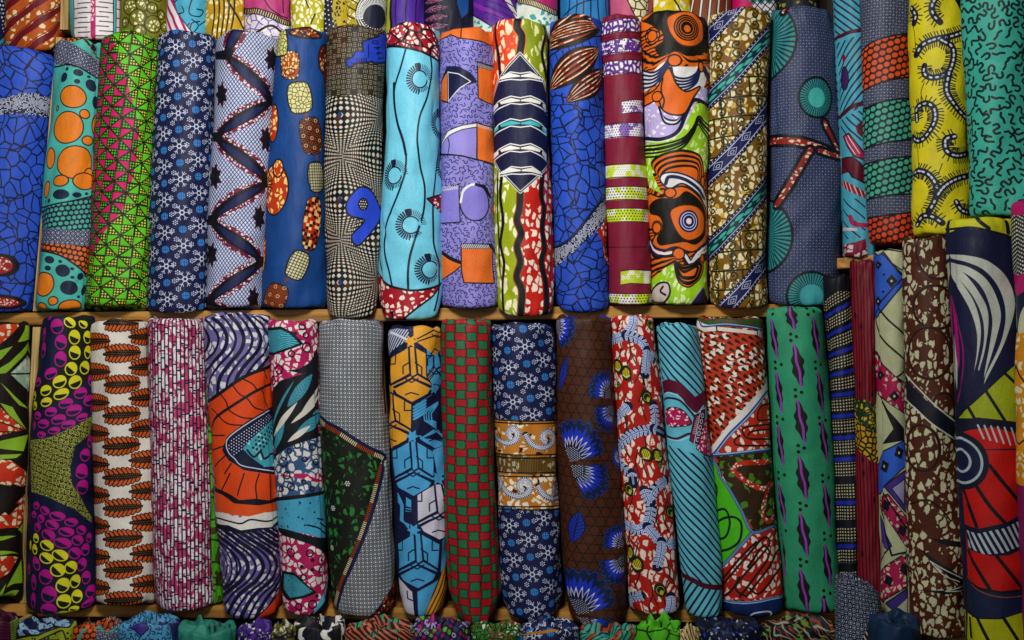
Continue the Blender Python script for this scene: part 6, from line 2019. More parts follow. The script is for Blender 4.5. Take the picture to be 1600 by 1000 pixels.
def cloth_material(name, pr, gloss=0.0):
    """cotton: the drawn print, a little uneven in dye, over a fine woven relief"""
    m, nt, bs = nodes_of(name)
    N = nt.nodes.new; K = nt.links.new
    img = bpy.data.images.new(name + '_print', pr.W, pr.H, alpha=False)
    a = np.ones((pr.H, pr.W, 4), np.float32)
    a[..., :3] = np.clip((pr.img[::-1] - .025) / .975, 0, 1)
    img.pixels.foreach_set(a.ravel())
    img.pack()
    tx = N('ShaderNodeTexImage'); tx.image = img; tx.extension = 'EXTEND'
    uv = N('ShaderNodeUVMap'); uv.uv_map = 'UVMap'
    K(uv.outputs[0], tx.inputs[0])
    tc = N('ShaderNodeTexCoord')
    nz = N('ShaderNodeTexNoise'); nz.inputs['Scale'].default_value = 26; nz.inputs['Detail'].default_value = 5
    K(tc.outputs['Object'], nz.inputs['Vector'])
    mp = N('ShaderNodeMapRange'); mp.inputs['From Min'].default_value = .3; mp.inputs['From Max'].default_value = .7
    mp.inputs['To Min'].default_value = .84; mp.inputs['To Max'].default_value = 1.10
    K(nz.outputs[0], mp.inputs['Value'])
    fn = N('ShaderNodeTexNoise'); fn.inputs['Scale'].default_value = 900; fn.inputs['Detail'].default_value = 2
    K(tc.outputs['Object'], fn.inputs['Vector'])
    mf = N('ShaderNodeMapRange'); mf.inputs['From Min'].default_value = .25; mf.inputs['From Max'].default_value = .75
    mf.inputs['To Min'].default_value = .80; mf.inputs['To Max'].default_value = 1.20
    K(fn.outputs[0], mf.inputs['Value'])
    mu = N('ShaderNodeMath'); mu.operation = 'MULTIPLY'; K(mp.outputs[0], mu.inputs[0]); K(mf.outputs[0], mu.inputs[1])
    mx = N('ShaderNodeVectorMath'); mx.operation = 'SCALE'
    K(tx.outputs['Color'], mx.inputs[0]); K(mu.outputs[0], mx.inputs['Scale'])
    K(mx.outputs[0], bs.inputs['Base Color'])
    bs.inputs['Roughness'].default_value = .56 - gloss
    bs.inputs['Specular IOR Level'].default_value = .24
    b1 = N('ShaderNodeBump'); b1.inputs['Strength'].default_value = .25; b1.inputs['Distance'].default_value = .0006
    K(fn.outputs[0], b1.inputs['Height'])
    wn = N('ShaderNodeTexNoise'); wn.inputs['Scale'].default_value = 45; wn.inputs['Detail'].default_value = 3
    mpg = N('ShaderNodeMapping'); mpg.inputs['Scale'].default_value = (1, 1, .35)
    K(tc.outputs['Object'], mpg.inputs['Vector']); K(mpg.outputs[0], wn.inputs['Vector'])
    b2 = N('ShaderNodeBump'); b2.inputs['Strength'].default_value = .85; b2.inputs['Distance'].default_value = .003
    K(wn.outputs[0], b2.inputs['Height']); K(b1.outputs[0], b2.inputs['Normal'])
    K(b2.outputs[0], bs.inputs['Normal'])
    return m


def wood_material(name, c1, c2, axis, scale=1.0):
    m, nt, bs = nodes_of(name)
    N = nt.nodes.new; K = nt.links.new
    tc = N('ShaderNodeTexCoord'); mp = N('ShaderNodeMapping')
    s = [70, 70, 70]; s[axis] = 4
    mp.inputs['Scale'].default_value = [v * scale for v in s]
    K(tc.outputs['Object'], mp.inputs['Vector'])
    nz = N('ShaderNodeTexNoise'); nz.inputs['Scale'].default_value = 1.0; nz.inputs['Detail'].default_value = 8; nz.inputs['Distortion'].default_value = .6
    K(mp.outputs[0], nz.inputs['Vector'])
    big = N('ShaderNodeTexNoise'); big.inputs['Scale'].default_value = 7; big.inputs['Detail'].default_value = 4
    K(tc.outputs['Object'], big.inputs['Vector'])
    cr = N('ShaderNodeValToRGB')
    cr.color_ramp.elements[0].position = .3; cr.color_ramp.elements[0].color = (*lin(C(c1)), 1)
    cr.color_ramp.elements[1].position = .68; cr.color_ramp.elements[1].color = (*lin(C(c2)), 1)
    K(nz.outputs[0], cr.inputs[0])
    vo = N('ShaderNodeTexVoronoi'); vo.inputs['Scale'].default_value = 9
    K(tc.outputs['Object'], vo.inputs['Vector'])
    kr = N('ShaderNodeMapRange'); kr.inputs['From Min'].default_value = .03; kr.inputs['From Max'].default_value = .10; kr.inputs['To Min'].default_value = .55
    K(vo.outputs['Distance'], kr.inputs['Value'])
    br = N('ShaderNodeMapRange'); br.inputs['From Min'].default_value = .35; br.inputs['From Max'].default_value = .65; br.inputs['To Min'].default_value = .7; br.inputs['To Max'].default_value = 1.2
    K(big.outputs[0], br.inputs['Value'])
    mu = N('ShaderNodeMath'); mu.operation = 'MULTIPLY'; K(kr.outputs[0], mu.inputs[0]); K(br.outputs[0], mu.inputs[1])
    sc_ = N('ShaderNodeVectorMath'); sc_.operation = 'SCALE'; K(cr.outputs[0], sc_.inputs[0]); K(mu.outputs[0], sc_.inputs['Scale'])
    K(sc_.outputs[0], bs.inputs['Base Color'])
    bs.inputs['Roughness'].default_value = .5
    bs.inputs['Specular IOR Level'].default_value = .3
    bp = N('ShaderNodeBump'); bp.inputs['Strength'].default_value = .5; bp.inputs['Distance'].default_value = .001
    K(nz.outputs[0], bp.inputs['Height']); K(bp.outputs[0], bs.inputs['Normal'])
    return m


M_BOARD = wood_material('shelf_wood', '6b4412', 'c28c3e', 0)
M_PLY = wood_material('plywood_edge', '8a6a3a', 'd2b071', 2, 1.6)
M_BACK = wood_material('back_wood', '17100a', '2c2014', 2)

GROUP = 'rolls of printed cloth standing on the shelves'
col = sc.collection


def link_mesh(name, verts, faces, uvs=None, mats=(), parent=None, smooth_=True):
    me = bpy.data.meshes.new(name)
    verts = np.asarray(verts, np.float32); faces = np.asarray(faces, np.int32)
    k = faces.shape[1]
    me.vertices.add(len(verts)); me.vertices.foreach_set('co', verts.ravel())
    me.loops.add(faces.size); me.loops.foreach_set('vertex_index', faces.ravel())
    me.polygons.add(len(faces)); me.polygons.foreach_set('loop_start', np.arange(0, faces.size, k, dtype=np.int32))
    try:
        me.polygons.foreach_set('loop_total', np.full(len(faces), k, np.int32))
    except Exception:
        pass
    if uvs is not None:
        lay = me.uv_layers.new(name='UVMap')
        lay.data.foreach_set('uv', np.asarray(uvs, np.float32)[faces.ravel()].ravel())
    me.update(calc_edges=True)
    me.polygons.foreach_set('use_smooth', np.full(len(faces), smooth_, bool))
    for m in mats:
        me.materials.append(m)
    me.validate()
    o = bpy.data.objects.new(name, me)
    col.objects.link(o)
    if parent is not None:
        o.parent = parent
    return o


def sstep(x, a, b):
    t = np.clip((x - a) / (b - a), 0, 1)
    return t * t * (3 - 2 * t)


NTH = 104
THF = np.linspace(-math.pi, math.pi, NTH + 1)


def fabric_roll(label, st, art, yf, zbase=None, hd=None, seed=0, crumple=0.0, lump=1.25, creases=(), gloss=0.0, tuck=.80, margin=0, tilt=0.0, flap=1):
    """st: (height line, left edge, right edge) in mm of the shelf's front plane, top to bottom"""
    rnd = random.Random(seed * 7 + 1)
    st = [(a, b - .2, c_ + .2) for a, b, c_ in st]
    w = np.mean([c_ - b for _, b, c_ in st]) / 1000
    if hd is None:
        hd = min(.043, w / 2 * .92)
    pr = Print(st, yf, hd)
    if margin:
        pr.y0 = pr.top - margin; pr.H = int((pr.y1 - pr.y0) * S)
        pr.v = ((np.arange(pr.H) + 0.5) / S + pr.y0).astype(np.float32)
        pr.U, pr.Y = np.meshgrid(pr.u, pr.v); pr.img = np.zeros((pr.H, pr.W, 3), np.float32)
    art(pr)
    mat = cloth_material('print_' + art.__name__.replace('art_', '').replace('<lambda>', 'cloth'), pr, gloss)
    kf = (D + yf) / D; kc = (D + yf + hd) / D
    top, bot = pr.top, pr.bot
    Z = lambda py: (500 - py) / 1000 * kf
    ztop = Z(top); zb = Z(bot)
    zback = zb if zbase is None else zbase
    # rows of the wrap
    body = list(np.linspace(top + 15, bot - 15, 84))
    rim_t = [(top + .0, tuck), (top + .35, tuck + (1 - tuck) * .3), (top + 1.2, tuck + (1 - tuck) * .56), (top + 3.2, tuck + (1 - tuck) * .8), (top + 6.5, .975), (top + 10.5, .993)]
    rim_b = [(2 * 0 + bot - (y - top), s) for y, s in rim_t[::-1]]
    rows = rim_t + [(y, 1.0) for y in body] + rim_b
    ys = np.array([r[0] for r in rows]); sc_r = np.array([r[1] for r in rows])
    cx = np.interp(ys, pr.st[:, 0], (pr.st[:, 1] + pr.st[:, 2]) / 2)
    hw = np.interp(ys, pr.st[:, 0], (pr.st[:, 2] - pr.st[:, 1]) / 2)
    T_, Yg = np.meshgrid(THF, ys)
    # relief of the cloth: slow swellings, drag folds near both ends, one edge of cloth lapped over
    r = np.zeros_like(T_)
    for k in range(7):
        r += rnd.uniform(.25, .7) * np.sin(rnd.randint(1, 4) * T_ + Yg / rnd.uniform(30, 110) + rnd.uniform(0, 6)) * lump
    for k in range(5):
        r += rnd.uniform(.1, .32) * np.sin(rnd.randint(3, 9) * T_ + Yg / rnd.uniform(9, 26) + rnd.uniform(0, 6)) * lump
    e_t = np.exp(-np.maximum(Yg - top, 0) / 14); e_b = np.exp(-np.maximum(bot - Yg, 0) / 16)
    for k in range(6):
        r += (rnd.uniform(.2, .55) + crumple * .35) * (e_t + e_b) * np.sin(rnd.randint(4, 15) * T_ + rnd.uniform(0, 6) + Yg / 40)
    if flap:
        th0 = rnd.choice((-1, 1)) * math.radians(rnd.uniform(58, 88))
        s_ = sstep(T_ * np.sign(th0), abs(th0) - .02 + .03 * np.sin(Yg / 37), abs(th0) + .03 + .03 * np.sin(Yg / 37))
        r += -2.1 * s_ * (1 - sstep(np.abs(T_), 2.2, 3.0))
    nx = np.sign(np.sin(T_)) * np.abs(np.sin(T_)) ** EXP_E; ny = -np.sign(np.cos(T_)) * np.abs(np.cos(T_)) ** EXP_E
    auto = []
    for k in range(rnd.randint(4, 7)):
        near = rnd.random()
        py_ = top + rnd.uniform(14, 60) if near < .35 else (bot - rnd.uniform(14, 60) if near < .7 else rnd.uniform(top + 60, bot - 60))
        ax_, hw_ = pr.axis(py_)
        auto.append((ax_ + rnd.uniform(-.8, .8) * hw_, py_, rnd.uniform(2.5, 6), rnd.uniform(.45, 1.25) * lump, rnd.choice((rnd.uniform(60, 120), rnd.uniform(-35, 35)))))
    for (px, py, wd, dep, ang) in list(creases) + auto:
        (u0, v0) = pr.T([(px, py)])[0]
        uu = np.interp(T_, TH, pr.L)
        a = math.radians(ang)
        p = (uu - u0) * math.cos(a) + (Yg - v0) * math.sin(a); q = -(uu - u0) * math.sin(a) + (Yg - v0) * math.cos(a)
        r += -dep * np.exp(-(q / wd) ** 2) * np.exp(-(p / (wd * 5)) ** 2) * (np.abs(T_) < 1.9)
    X = (cx[:, None] - 800) / 1000 * kc + nx * (hw[:, None] / 1000 * kc * sc_r[:, None] + r / 1000)
    Yw = yf + hd + ny * (hd * sc_r[:, None] + r / 1000)
    v = (Yg - top) / (bot - top)
    front = sstep(np.cos(T_), -.2, .75)
    tlt = tilt * nx * (1 - v) ** 4
    zf = ztop + (zb - ztop) * v
    zk = ztop + (zback - ztop) * v
    lowmix = sstep(v, .55, 1)
    Zw = zf * (1 - lowmix * (1 - front)) + zk * lowmix * (1 - front) + tlt / 1000
    wob = (e_t ** 2) * (1.7 * np.sin(2 * T_ + seed) + 1.1 * np.sin(5 * T_ + seed * 2)) * (1 + crumple) / 1000
    Zw = Zw + wob - .007 * np.abs(nx) ** 3 * np.exp(-np.maximum(Yg - top, 0) / 30) * front + .005 * np.abs(nx) ** 3 * np.exp(-np.maximum(bot - Yg, 0) / 25) * front
    L = np.interp(np.abs(THF), np.radians(np.linspace(0, 90, 61)), pr.L[60:])
    Lb = np.where(np.abs(THF) > math.pi / 2, pr.umax - (np.interp(math.pi - np.abs(THF), np.radians(np.linspace(0, 90, 61)), pr.L[60:]) * -1 + pr.umax), L)
    uu = np.sign(THF) * np.clip(Lb, 0, pr.umax - .5)
    Ug = np.broadcast_to(uu[None, :], T_.shape)
    uvx = (Ug + pr.umax) / (2 * pr.umax); uvy = 1 - (Yg - pr.y0) / (pr.y1 - pr.y0)
    nr, nc = T_.shape
    c0 = np.array([(cx.mean() - 800) / 1000 * kc, yf + hd, min(zb, zback)])
    root = bpy.data.objects.new('fabric_roll', None); col.objects.link(root)
    root.location = c0; root.empty_display_size = .03
    root['label'] = label; root['category'] = 'fabric roll'; root['group'] = GROUP
    # wrap the seam column (share first and last column)
    V = np.stack([X, Yw, Zw], -1)
    V[:, -1] = V[:, 0]
    V = V - c0
    idx = np.arange(nr * nc).reshape(nr, nc)
    F = np.stack([idx[:-1, :-1], idx[1:, :-1], idx[1:, 1:], idx[:-1, 1:]], -1).reshape(-1, 4)
    link_mesh('cloth_wrap', V.reshape(-1, 3), F, np.stack([uvx, uvy], -1).reshape(-1, 2), [mat], root)
    # folded ends: the turns of the cloth wound in and tucked
    for end in (0, 1):
        ring = V[0] if end == 0 else V[-1]
        cen = ring[:-1].mean(0)
        n = 15
        ts = np.linspace(1, 0.02, n)
        P = cen[None, None] + (ring[None] - cen) * ts[:, None, None]
        ph = rnd.uniform(0, 6.28)
        th = THF[None, :]
        spir = np.mod(ts[:, None] * (3.2 if not crumple else 2.2) + th / (2 * math.pi) + ph, 1)
        h = -(1 - ts[:, None]) ** .6 * (.010 if not crumple else .004) + (np.abs(spir - .5) - .25) * (.007 if not crumple else .008) * (1 - ts[:, None] ** 6)
        for k in range(4 if crumple else 2):
            h = h + (.0012 + .0022 * crumple) * np.sin(rnd.randint(2, 6) * th + rnd.uniform(0, 6) + ts[:, None] * rnd.uniform(3, 9)) * np.sin(math.pi * np.clip(ts[:, None], 0, 1))
        if end == 0:
            P[..., 2] += h
        else:
            P[..., 2] += np.minimum(-h * .0 + .002 * (1 - ts[:, None]), .004)
        P[:, -1] = P[:, 0]
        uo = np.broadcast_to(uu[None, :], P.shape[:2])
        if margin:
            Pu = (P[..., 0] - cen[0]) * 1000
            Pv = top - (P[..., 1] - P[..., 1].min()) * 1000 * .8
            ux = (Pu + pr.umax) / (2 * pr.umax); uy = 1 - (Pv - pr.y0) / (pr.y1 - pr.y0)
        else:
            ux = (uo + pr.umax) / (2 * pr.umax)
            yy = (top - 13 * (1 - ts[:, None])) if end == 0 else (bot + 13 * (1 - ts[:, None]))
            uy = 1 - (np.broadcast_to(yy, P.shape[:2]) - pr.y0) / (pr.y1 - pr.y0)
        a, b = P.shape[:2]
        idx2 = np.arange(a * b).reshape(a, b)
        F2 = np.stack([idx2[:-1, :-1], idx2[:-1, 1:], idx2[1:, 1:], idx2[1:, :-1]], -1).reshape(-1, 4)
        if end == 1:
            F2 = F2[:, ::-1]
        link_mesh('end_fold', P.reshape(-1, 3), F2, np.stack([ux, uy], -1).reshape(-1, 2), [mat], root)
    return root


def prism(name, top_pts, thick, mat, label=None, cat=None, struct=False, chamfer=.0012):
    """board: polygon of (x, y, z-top) points, given thickness downward, edges eased"""
    import bmesh
    bm = bmesh.new()
    cx = sum(p[0] for p in top_pts) / len(top_pts); cy = sum(p[1] for p in top_pts) / len(top_pts); cz = sum(p[2] for p in top_pts) / len(top_pts)
    t = [bm.verts.new((x - cx, y - cy, z - cz)) for x, y, z in top_pts]
    b = [bm.verts.new((x - cx, y - cy, z - cz - thick)) for x, y, z in top_pts]
    bm.faces.new(t); bm.faces.new(b[::-1])
    for i in range(len(t)):
        j = (i + 1) % len(t)
        bm.faces.new((t[i], b[i], b[j], t[j]))
    bmesh.ops.recalc_face_normals(bm, faces=bm.faces)
    bmesh.ops.bevel(bm, geom=list(bm.edges), offset=chamfer, segments=2, affect='EDGES')
    me = bpy.data.meshes.new(name); bm.to_mesh(me); bm.free()
    me.materials.append(mat)
    o = bpy.data.objects.new(name, me); col.objects.link(o); o.location = (cx, cy, cz)
    if label:
        o['label'] = label; o['category'] = cat
    if struct:
        o['kind'] = 'structure'
    return o


# ------------------------------------------------------------------ the rack
def zA(x):           # top of the middle board, it climbs a little to the right
    px = x * 1000 + 800
    return (500 - (488 - (px - 100) * .0115)) / 1000


def zB(x):
    px = x * 1000 + 800
    return -((452 - 6) + (px - 200) * .0095) / 1000 * ((D - .06) / D)


EA, EB, EU, EC = 0.0, -.06, .062, -.125


def board(name, x0, x1, yfront, zf, thick, label):
    return prism(name, [(x0, yfront, zf(x0)), (x1, yfront, zf(x1)), (x1, .235, zf(x1)), (x0, .235, zf(x0))], thick, M_BOARD, label, 'shelf')


board('shelf_board', -1.10, .470, EA, zA, .0195, 'brown wooden shelf board between the two full rows of cloth rolls')
board('shelf_board', -1.10, .510, EB, zB, .018, 'brown wooden shelf board under the lower full row of rolls')
board('shelf_board', -1.10, .50, EU, lambda x: .452, .018, 'wooden shelf board behind the tops of the upper full row')
board('shelf_board', -1.10, 1.0, EC, lambda x: -.69, .018, 'lowest wooden shelf board under the crumpled bottom bundles')
prism('shelf_board', [(.485, .0, .094), (.575, -.060, .102), (.622, -.108, .1145), (.685, -.18, .133), (.80, -.30, .160), (1.0, -.30, .160), (1.0, .235, .094), (.485, .235, .094)], .016, M_BOARD,
      'angled wooden shelf board under the yellow and teal rolls at right', 'shelf')
prism('shelf_board', [(.53, -.02, -.447), (.60, -.14, -.447), (.66, -.20, -.447), (.76, -.30, -.447), (.95, -.34, -.447), (.95, .235, -.447), (.53, .235, -.447)], .016, M_BOARD,
      'angled wooden shelf board under the dark rolls at lower right', 'shelf')
bp = prism('back_panel', [(-1.12, .24, .75), (1.05, .24, .75), (1.05, .26, .75), (-1.12, .26, .75)], 1.50, M_BACK, 'dark wooden back panel of the rack behind every roll', 'panel')


def upright(pts, yfront, w, label, mat=M_PLY):
    """slightly leaning divider; pts (x px, y px) of its front edge, top and bottom"""
    k = (D + yfront) / D
    (xa, ya), (xb, yb) = pts
    A = ((xa - 800) / 1000 * k, (500 - ya) / 1000 * k); B = ((xb - 800) / 1000 * k, (500 - yb) / 1000 * k)
    h = w / 2
    import bmesh
    bm = bmesh.new()
    # three plies make the edge
    cx, cz = (A[0] + B[0]) / 2, B[1]
    root = bpy.data.objects.new('shelf_upright', None); col.objects.link(root); root.location = (cx, yfront, cz)
    root['label'] = label; root['category'] = 'upright'
    for i in range(3):
        x0 = -h + i * w / 3 + .0002; x1 = -h + (i + 1) * w / 3 - .0002
        yy = yfront + (0, .0008, .0003)[i]
        vs = []
        for (px, pz) in (A, B):
            for (dx, dy) in ((x0, yy), (x1, yy), (x1, .235), (x0, .235)):
                vs.append((px + dx - cx, dy - yfront, pz - cz))
        f = [(0, 1, 5, 4), (1, 2, 6, 5), (2, 3, 7, 6), (3, 0, 4, 7), (3, 2, 1, 0), (4, 5, 6, 7)]
        link_mesh('ply', vs, f, None, [mat], root, False)
    return root


upright([(105, -140), (100, 46)], .058, .013, 'pale plywood divider edge between the orange-striped and squiggle rolls, top row')
upright([(92, 48 + 10), (55.5, 486)], -.002, .0085, 'thin plywood divider edge right of the big blue mosaic roll, upper row')
upright([(57, 511), (36, 945)], -.050, .0115, 'plywood divider edge between the lime-star roll and the magenta bean roll')
upright([(30, 970), (27, 1180)], -.115, .010, 'short plywood divider end beside the dark maroon bundle at the bottom left')
upright([(1299, -140), (1299, 92)], -.004, .014, 'dark wooden post beside the navy fan roll, top right', M_BACK)

# ------------------------------------------------------------------ the rolls
YA, YB, YU, YC = -.034, -.096, .026, -.166


def A(label, st, art, dy=0, **k):
    x = ((st[-1][1] + st[-1][2]) / 2 - 800) / 1000
    return fabric_roll(label, st, art, YA + dy, zA(x) + .0005, seed=len(col.objects), **k)


def B(label, st, art, dy=0, **k):
    x = ((st[-1][1] + st[-1][2]) / 2 - 800) / 1000
    return fabric_roll(label, st, art, YB + dy, zB(x) + .0005, seed=len(col.objects), **k)


A('big royal blue mosaic roll with white speckled band at the left edge', [(62, -75, 86), (95, -75, 91), (260, -75, 74), (380, -75, 62), (489, -75, 51)], art_blue_mosaic_left, dy=.0, hd=.045, tilt=-12)
A('turquoise roll with big orange pebbles and navy ovals', [(58, 92, 162), (300, 70, 152), (484, 58, 137)], art_orange_pebbles, dy=.003)
A('lime green and magenta roll of small triangles', [(47, 162, 247), (250, 148, 240), (478, 133, 231)], art_pinwheels, dy=-.002)
A('tall navy snowflake roll in the upper row, left of the zigzag roll', [(44, 248, 338), (250, 240, 334), (489, 230, 329)], art_snow_tall)
A('pale blue netted roll with dark maroon-edged zigzag', [(46, 339, 436), (250, 330, 424), (480, 322, 411)], art_lattice_zigzag, dy=.002)
A('dark blue roll printed with strings of beads', [(40, 434, 512), (250, 420, 509), (482, 407, 508)], art_beads, dy=.005)
A('brown and white warped checker roll with a blue 9 and a bottle', [(36, 509, 602), (250, 508, 597), (440, 507, 592), (497, 509, 590)], art_op_checker, dy=-.002)
A('light cyan roll with eye rings and a red crown', [(34, 604, 688), (200, 602, 688), (330, 592, 690), (430, 590, 692), (500, 592, 690)], art_cyan_sprout, dy=-.006, gloss=.1, creases=((625, 345, 4, 2.2, 40), (650, 372, 6, 1.8, 10), (600, 365, 4, 2, 70), (660, 440, 7, 1.5, -20)))
A('lavender roll with squiggles and orange blocks', [(40, 688, 768), (250, 688, 774), (482, 691, 779)], art_lavender, dy=.001, creases=((700, 330, 3, 1, 5), (730, 425, 4, .8, 0)))
A('navy diamond roll with orange top and lime and red bottom', [(27, 767, 856), (250, 772, 862), (494, 776, 866)], art_fish_scale, dy=-.004, creases=((780, 440, 4, 2, 80), (800, 470, 5, 1.8, 60)))
A('royal blue mosaic roll with brown striped leaves at its top', [(22, 857, 942), (250, 862, 946), (488, 870, 951)], art_blue_leaves, dy=.002)
A('narrow maroon roll with purple and yellow dotted bands', [(19, 939, 999), (250, 944, 1010), (478, 951, 1019)], art_maroon_bands, dy=.004, hd=.034)
A('orange and black marbled roll with target eyes', [(14, 997, 1103), (250, 1009, 1106), (476, 1017, 1107)], art_marbled, dy=-.001)
A('brown scroll roll crossed by diagonal navy and teal bands', [(10, 1106, 1203), (250, 1106, 1198), (482, 1108, 1197)], art_kente_diag, dy=-.003)
A('navy dotted roll with big teal sunburst discs', [(6, 1203, 1296), (60, 1202, 1306), (250, 1200, 1314), (478, 1196, 1312)], art_navy_fans, dy=.004)


def SD(label, st, art, yf, zb, **k):
    return fabric_roll(label, st, art, yf, zb, seed=len(col.objects), **k)


SD('narrow light blue roll with dark red stripes in the corner', [(-60, 1303, 1352), (200, 1312, 1362), (402, 1316, 1366)], art_stripe_darkred, -.045, .0965, hd=.030)
SD('roll with orange and green net bands on dotted navy', [(-60, 1341, 1425), (250, 1349, 1430), (380, 1357, 1432)], art_three_nets, -.098, None)
SD('bright yellow roll with black hairy vines', [(-60, 1422, 1504), (250, 1426, 1515), (366, 1430, 1520)], art_yellow_vines, -.158, None)
SD('teal roll with bold black hooked squiggles at the right edge', [(-60, 1502, 1610), (250, 1515, 1630), (336, 1519, 1640)], art_teal_hooks, -.236, None)

B('black, lime and orange star-patterned roll at the left edge', [(503, -60, 48), (700, -60, 43), (937, -60, 38)], art_black_lime_star)
B('navy roll with magenta and yellow coffee-bean ovals', [(494, 68, 147), (700, 50, 147), (962, 42, 150)], art_coffee_beans, dy=-.004)
B('white roll with rows of orange wheat ears', [(500, 146, 232), (700, 148, 240), (948, 151, 246)], art_wheat, dy=.002)
B('pink and white roll of tiny bricks', [(497, 230, 322), (700, 236, 330), (957, 245, 339)], art_pink_bricks, dy=-.002)
B('thin green roll squeezed behind the pink brick roll', [(560, 318, 345), (945, 326, 351)], art_lime_plain, dy=.034, hd=.022)
B('purple wave roll with an orange fish across its middle', [(490, 319, 424), (600, 324, 426), (850, 340, 438), (970, 352, 442)], art_wave_fish, dy=-.006, tuck=.7, creases=((400, 950, 5, 2, 60),))
B('pink and white roll with light blue feather leaves', [(500, 419, 498), (700, 428, 504), (963, 442, 516)], art_pink_leaves, dy=.0)
B('grey dotted roll with a dark green corner panel', [(500, 497, 604), (700, 502, 608), (880, 512, 620), (965, 522, 620)], art_grey_dots, dy=-.002)
B('yellow, blue and white roll of outlined hexagons', [(510, 604, 690), (700, 610, 694), (930, 620, 700), (965, 628, 694)], art_hexagons, dy=.002)
B('red roll with staggered green squares', [(498, 688, 768), (700, 692, 774), (940, 700, 786), (978, 716, 774)], art_checker, dy=-.006)
B('navy snowflake roll with a brown scroll band, lower row', [(506, 765, 864), (700, 774, 870), (940, 784, 880), (972, 790, 874)], art_snow_band, dy=-.001)
B('dark brown roll with royal blue fan flowers', [(493, 868, 954), (700, 872, 964), (900, 878, 982), (985, 892, 980)], art_brown_flowers, dy=-.008, tuck=.72)
B('red and cream roll with butterflies and pale blue sprigs', [(493, 954, 1022), (700, 966, 1040), (962, 985, 1064)], art_butterflies, dy=.0)
B('slim light blue roll with dark diagonal stripes and a maroon bow', [(506, 1024, 1088), (700, 1040, 1112), (900, 1062, 1126), (967, 1070, 1126)], art_cyan_diag, dy=-.003, hd=.033, creases=((1050, 515, 2, 1.5, 80), (1065, 515, 2, 1.2, 100)))
B('red drop-patterned roll with a bright green triangle', [(495, 1087, 1193), (700, 1106, 1204), (966, 1126, 1224)], art_red_drops, dy=.001)
B('emerald green roll with purple and black lozenges', [(480, 1194, 1284), (700, 1206, 1300), (960, 1226, 1312)], art_green_lozenge, dy=-.008)
SD('narrow black roll with white dots and blue stripes', [(430, 1286, 1330), (700, 1300, 1342), (962, 1308, 1350)], art_navy_dotrows, -.098, -.4465, hd=.026)
SD('dark red roll with fine black stripes', [(405, 1328, 1368), (700, 1334, 1374), (970, 1340, 1384)], art_red_pin, -.120, -.4465, hd=.026)
SD('cream roll with royal blue and crimson panels', [(390, 1364, 1414), (700, 1370, 1420), (980, 1374, 1430)], art_blue_cream, -.150, -.4465, hd=.032)
SD('dark brown roll with cream wax blotches', [(368, 1410, 1480), (700, 1414, 1500), (1000, 1420, 1514)], art_brown_wax, -.205, -.4465, hd=.038)
SD('navy roll with white arcs over a red striped panel', [(338, 1478, 1585), (700, 1494, 1604), (1030, 1510, 1620)], art_navy_arcs, -.272, -.4465)
SD('magenta and ochre roll cut off by the right edge', [(308, 1584, 1660), (700, 1590, 1680), (1050, 1600, 1690)], art_pink_edge, -.330, -.4465)


def U(label, x0, x1, art, bot=62, dy=0, lean=0, x0b=None, x1b=None):
    x0b = x0 if x0b is None else x0b; x1b = x1 if x1b is None else x1b
    return fabric_roll(label, [(-160, x0, x1), (bot, x0b, x1b)], art, YU + dy, .4525, seed=len(col.objects), hd=min(.04, (x1 - x0) / 2000))


U('navy and teal dotted roll in the top left corner', -70, 12, art_u_navyteal, 78)
U('orange roll with maroon stripes and cream blotches, top row', 11, 98, art_u_orangewax, 78)
U('turquoise roll with white squiggle columns, top row', 112, 190, art_u_squiggle, 60)
U('olive roll with cream-filled circles, top row', 188, 262, art_u_olive)
U('plain dark navy roll squeezed behind the olive one, top row', 244, 272, art_u_navy, 50, .03)
U('light blue roll with thin black swirls, top row', 262, 327, art_u_swirl, 58)
U('mustard roll with cream flecks and black lines, top row', 324, 384, art_u_yellow)
U('pink roll with a toothed black band, top row', 381, 456, art_u_pinkzip)
U('yellow pebble roll, top row', 452, 508, art_u_pebbleyellow)
U('narrow navy roll with white dots, top row', 504, 546, art_u_navydots, dy=.01)
U('yellow roll with a big navy and white ring, top row', 540, 606, art_u_ring)
U('purple roll with a lime border, top row', 602, 664, art_u_purple)
U('navy roll with crimson leaves, top row', 660, 742, art_u_leafnavy)
U('violet roll with a pale curved band, top row', 738, 812, art_u_purpleband)
U('teal and white marbled roll with toothed band, top row', 806, 874, art_u_zipteal)
U('sky blue roll with thin dark ribs, top row', 876, 954, art_u_bluerib)
U('rose pink roll with a cracked cream panel, top row', 952, 1020, art_u_pinkcream)
U('yellow, white and green roll, top row', 1016, 1078, art_u_yellow2)
U('brown roll with white stripes, top row', 1074, 1142, art_u_brownstripe)
U('magenta roll with teal and white diamonds, top row', 1138, 1214, art_u_magenta)
U('dark roll with olive flecks, rightmost of the top row', 1212, 1284, art_u_dark)


def CC(label, x0, x1, art, top=984, dy=0, crumple=1.0, cat='fabric bundle', **k):
    r_ = fabric_roll(label, [(top, x0, x1), (1195, x0, x1)], art, YC + dy, -.6895, seed=len(col.objects), crumple=crumple, lump=1.8, margin=95, tuck=.86, **k)
    r_['category'] = cat; r_['group'] = 'crumpled ends of cloth along the bottom'
    return r_


def named(fn, nm, **kw):
    def f(c):
        fn(c, **kw)
    f.__name__ = nm
    return f


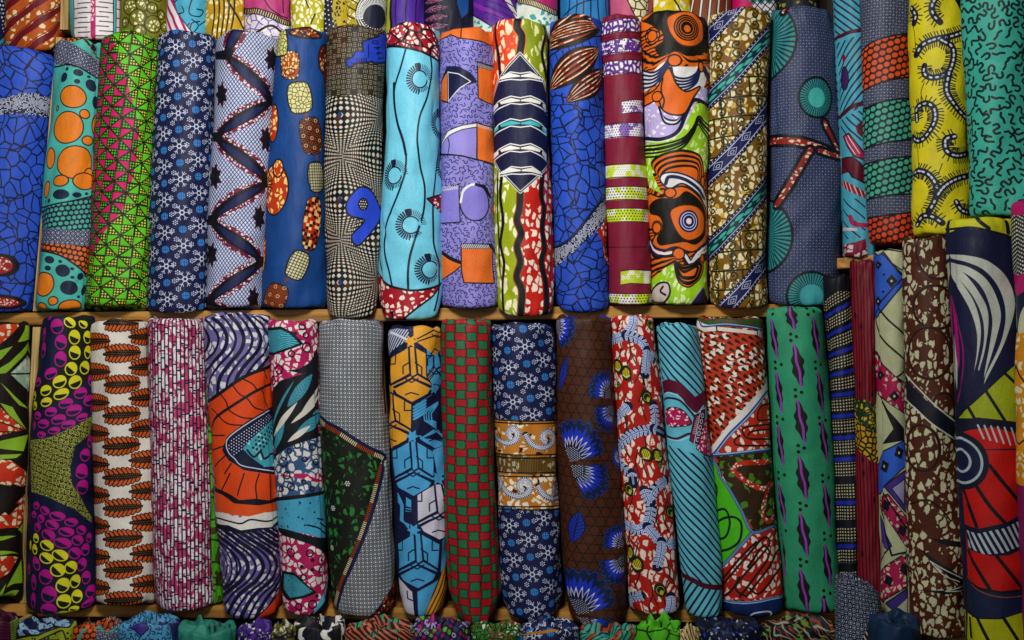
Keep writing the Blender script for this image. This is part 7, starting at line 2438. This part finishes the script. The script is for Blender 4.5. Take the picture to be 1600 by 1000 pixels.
CC('dark maroon bundle in the bottom left corner', -40, 26, art_c_maroon, 972)
CC('light blue and navy bundle with a yellow-green base, bottom row', 30, 118, art_c_fishblue)
CC('navy dotted bundle with orange net, bottom row', 116, 190, art_c_netnavy)
CC('light blue bundle with dark hooks and purple leaves, bottom row', 188, 280, art_c_bluehook, 980)
CC('plain teal green bundle, bottom row', 281, 372, art_c_teal, 988, crumple=1.3)
CC('purple and white crumpled bundle, bottom row', 371, 424, named(art_c_wild, 'purple_wild'), 982)
CC('olive and white crumpled bundle beside the purple one, bottom row', 422, 462, named(art_c_wild, 'olive_wild', a='5c5a1c', b_='cfc8b8', seed=9), 984)
CC('white bundle with gold and navy smears, bottom row', 460, 540, art_c_whitegold, 980, crumple=1.4)
CC('dark bundle with salmon twists and teal leaves, bottom row', 539, 650, art_c_tealsalmon, 986)
CC('magenta, lilac and green checked bundle, bottom row', 648, 734, art_c_beads, 984)
CC('green, red and white bundle, bottom row', 733, 812, art_c_greenred, 988)
CC('navy snowflake bundle, bottom row', 810, 906, art_c_snow, 986)
CC('teal bundle with orange stripes, bottom row', 905, 998, art_c_tealorange, 992)
CC('bright lime green crumpled bundle, bottom row', 996, 1064, art_c_lime, 982, crumple=1.5)
CC('thin cream striped bundle beside the lime one, bottom row', 1063, 1090, art_c_cream, 984)
CC('navy and white bundle, bottom row', 1089, 1190, art_c_navymix, 984, crumple=1.3)
CC('dark multicoloured crumpled bundle, bottom row', 1189, 1304, art_c_darkwild, 984, crumple=1.2)
r_ = fabric_roll('folded cloth with small white rings on navy, lower right', [(914, 1306, 1368), (1195, 1304, 1402)], art_small_dots, -.185, -.6895, seed=901, crumple=.1, margin=60, tuck=.93, tilt=-8)
r_['category'] = 'fabric bundle'; r_['group'] = 'crumpled ends of cloth along the bottom'
r_ = fabric_roll('dark blue-green crumpled bundle under the brown roll, lower right', [(978, 1356, 1436), (1195, 1340, 1450)], art_teal_navy, -.29, -.6895, seed=902, crumple=1.5, lump=2.5, margin=95, tuck=.86)
r_['category'] = 'fabric bundle'; r_['group'] = 'crumpled ends of cloth along the bottom'
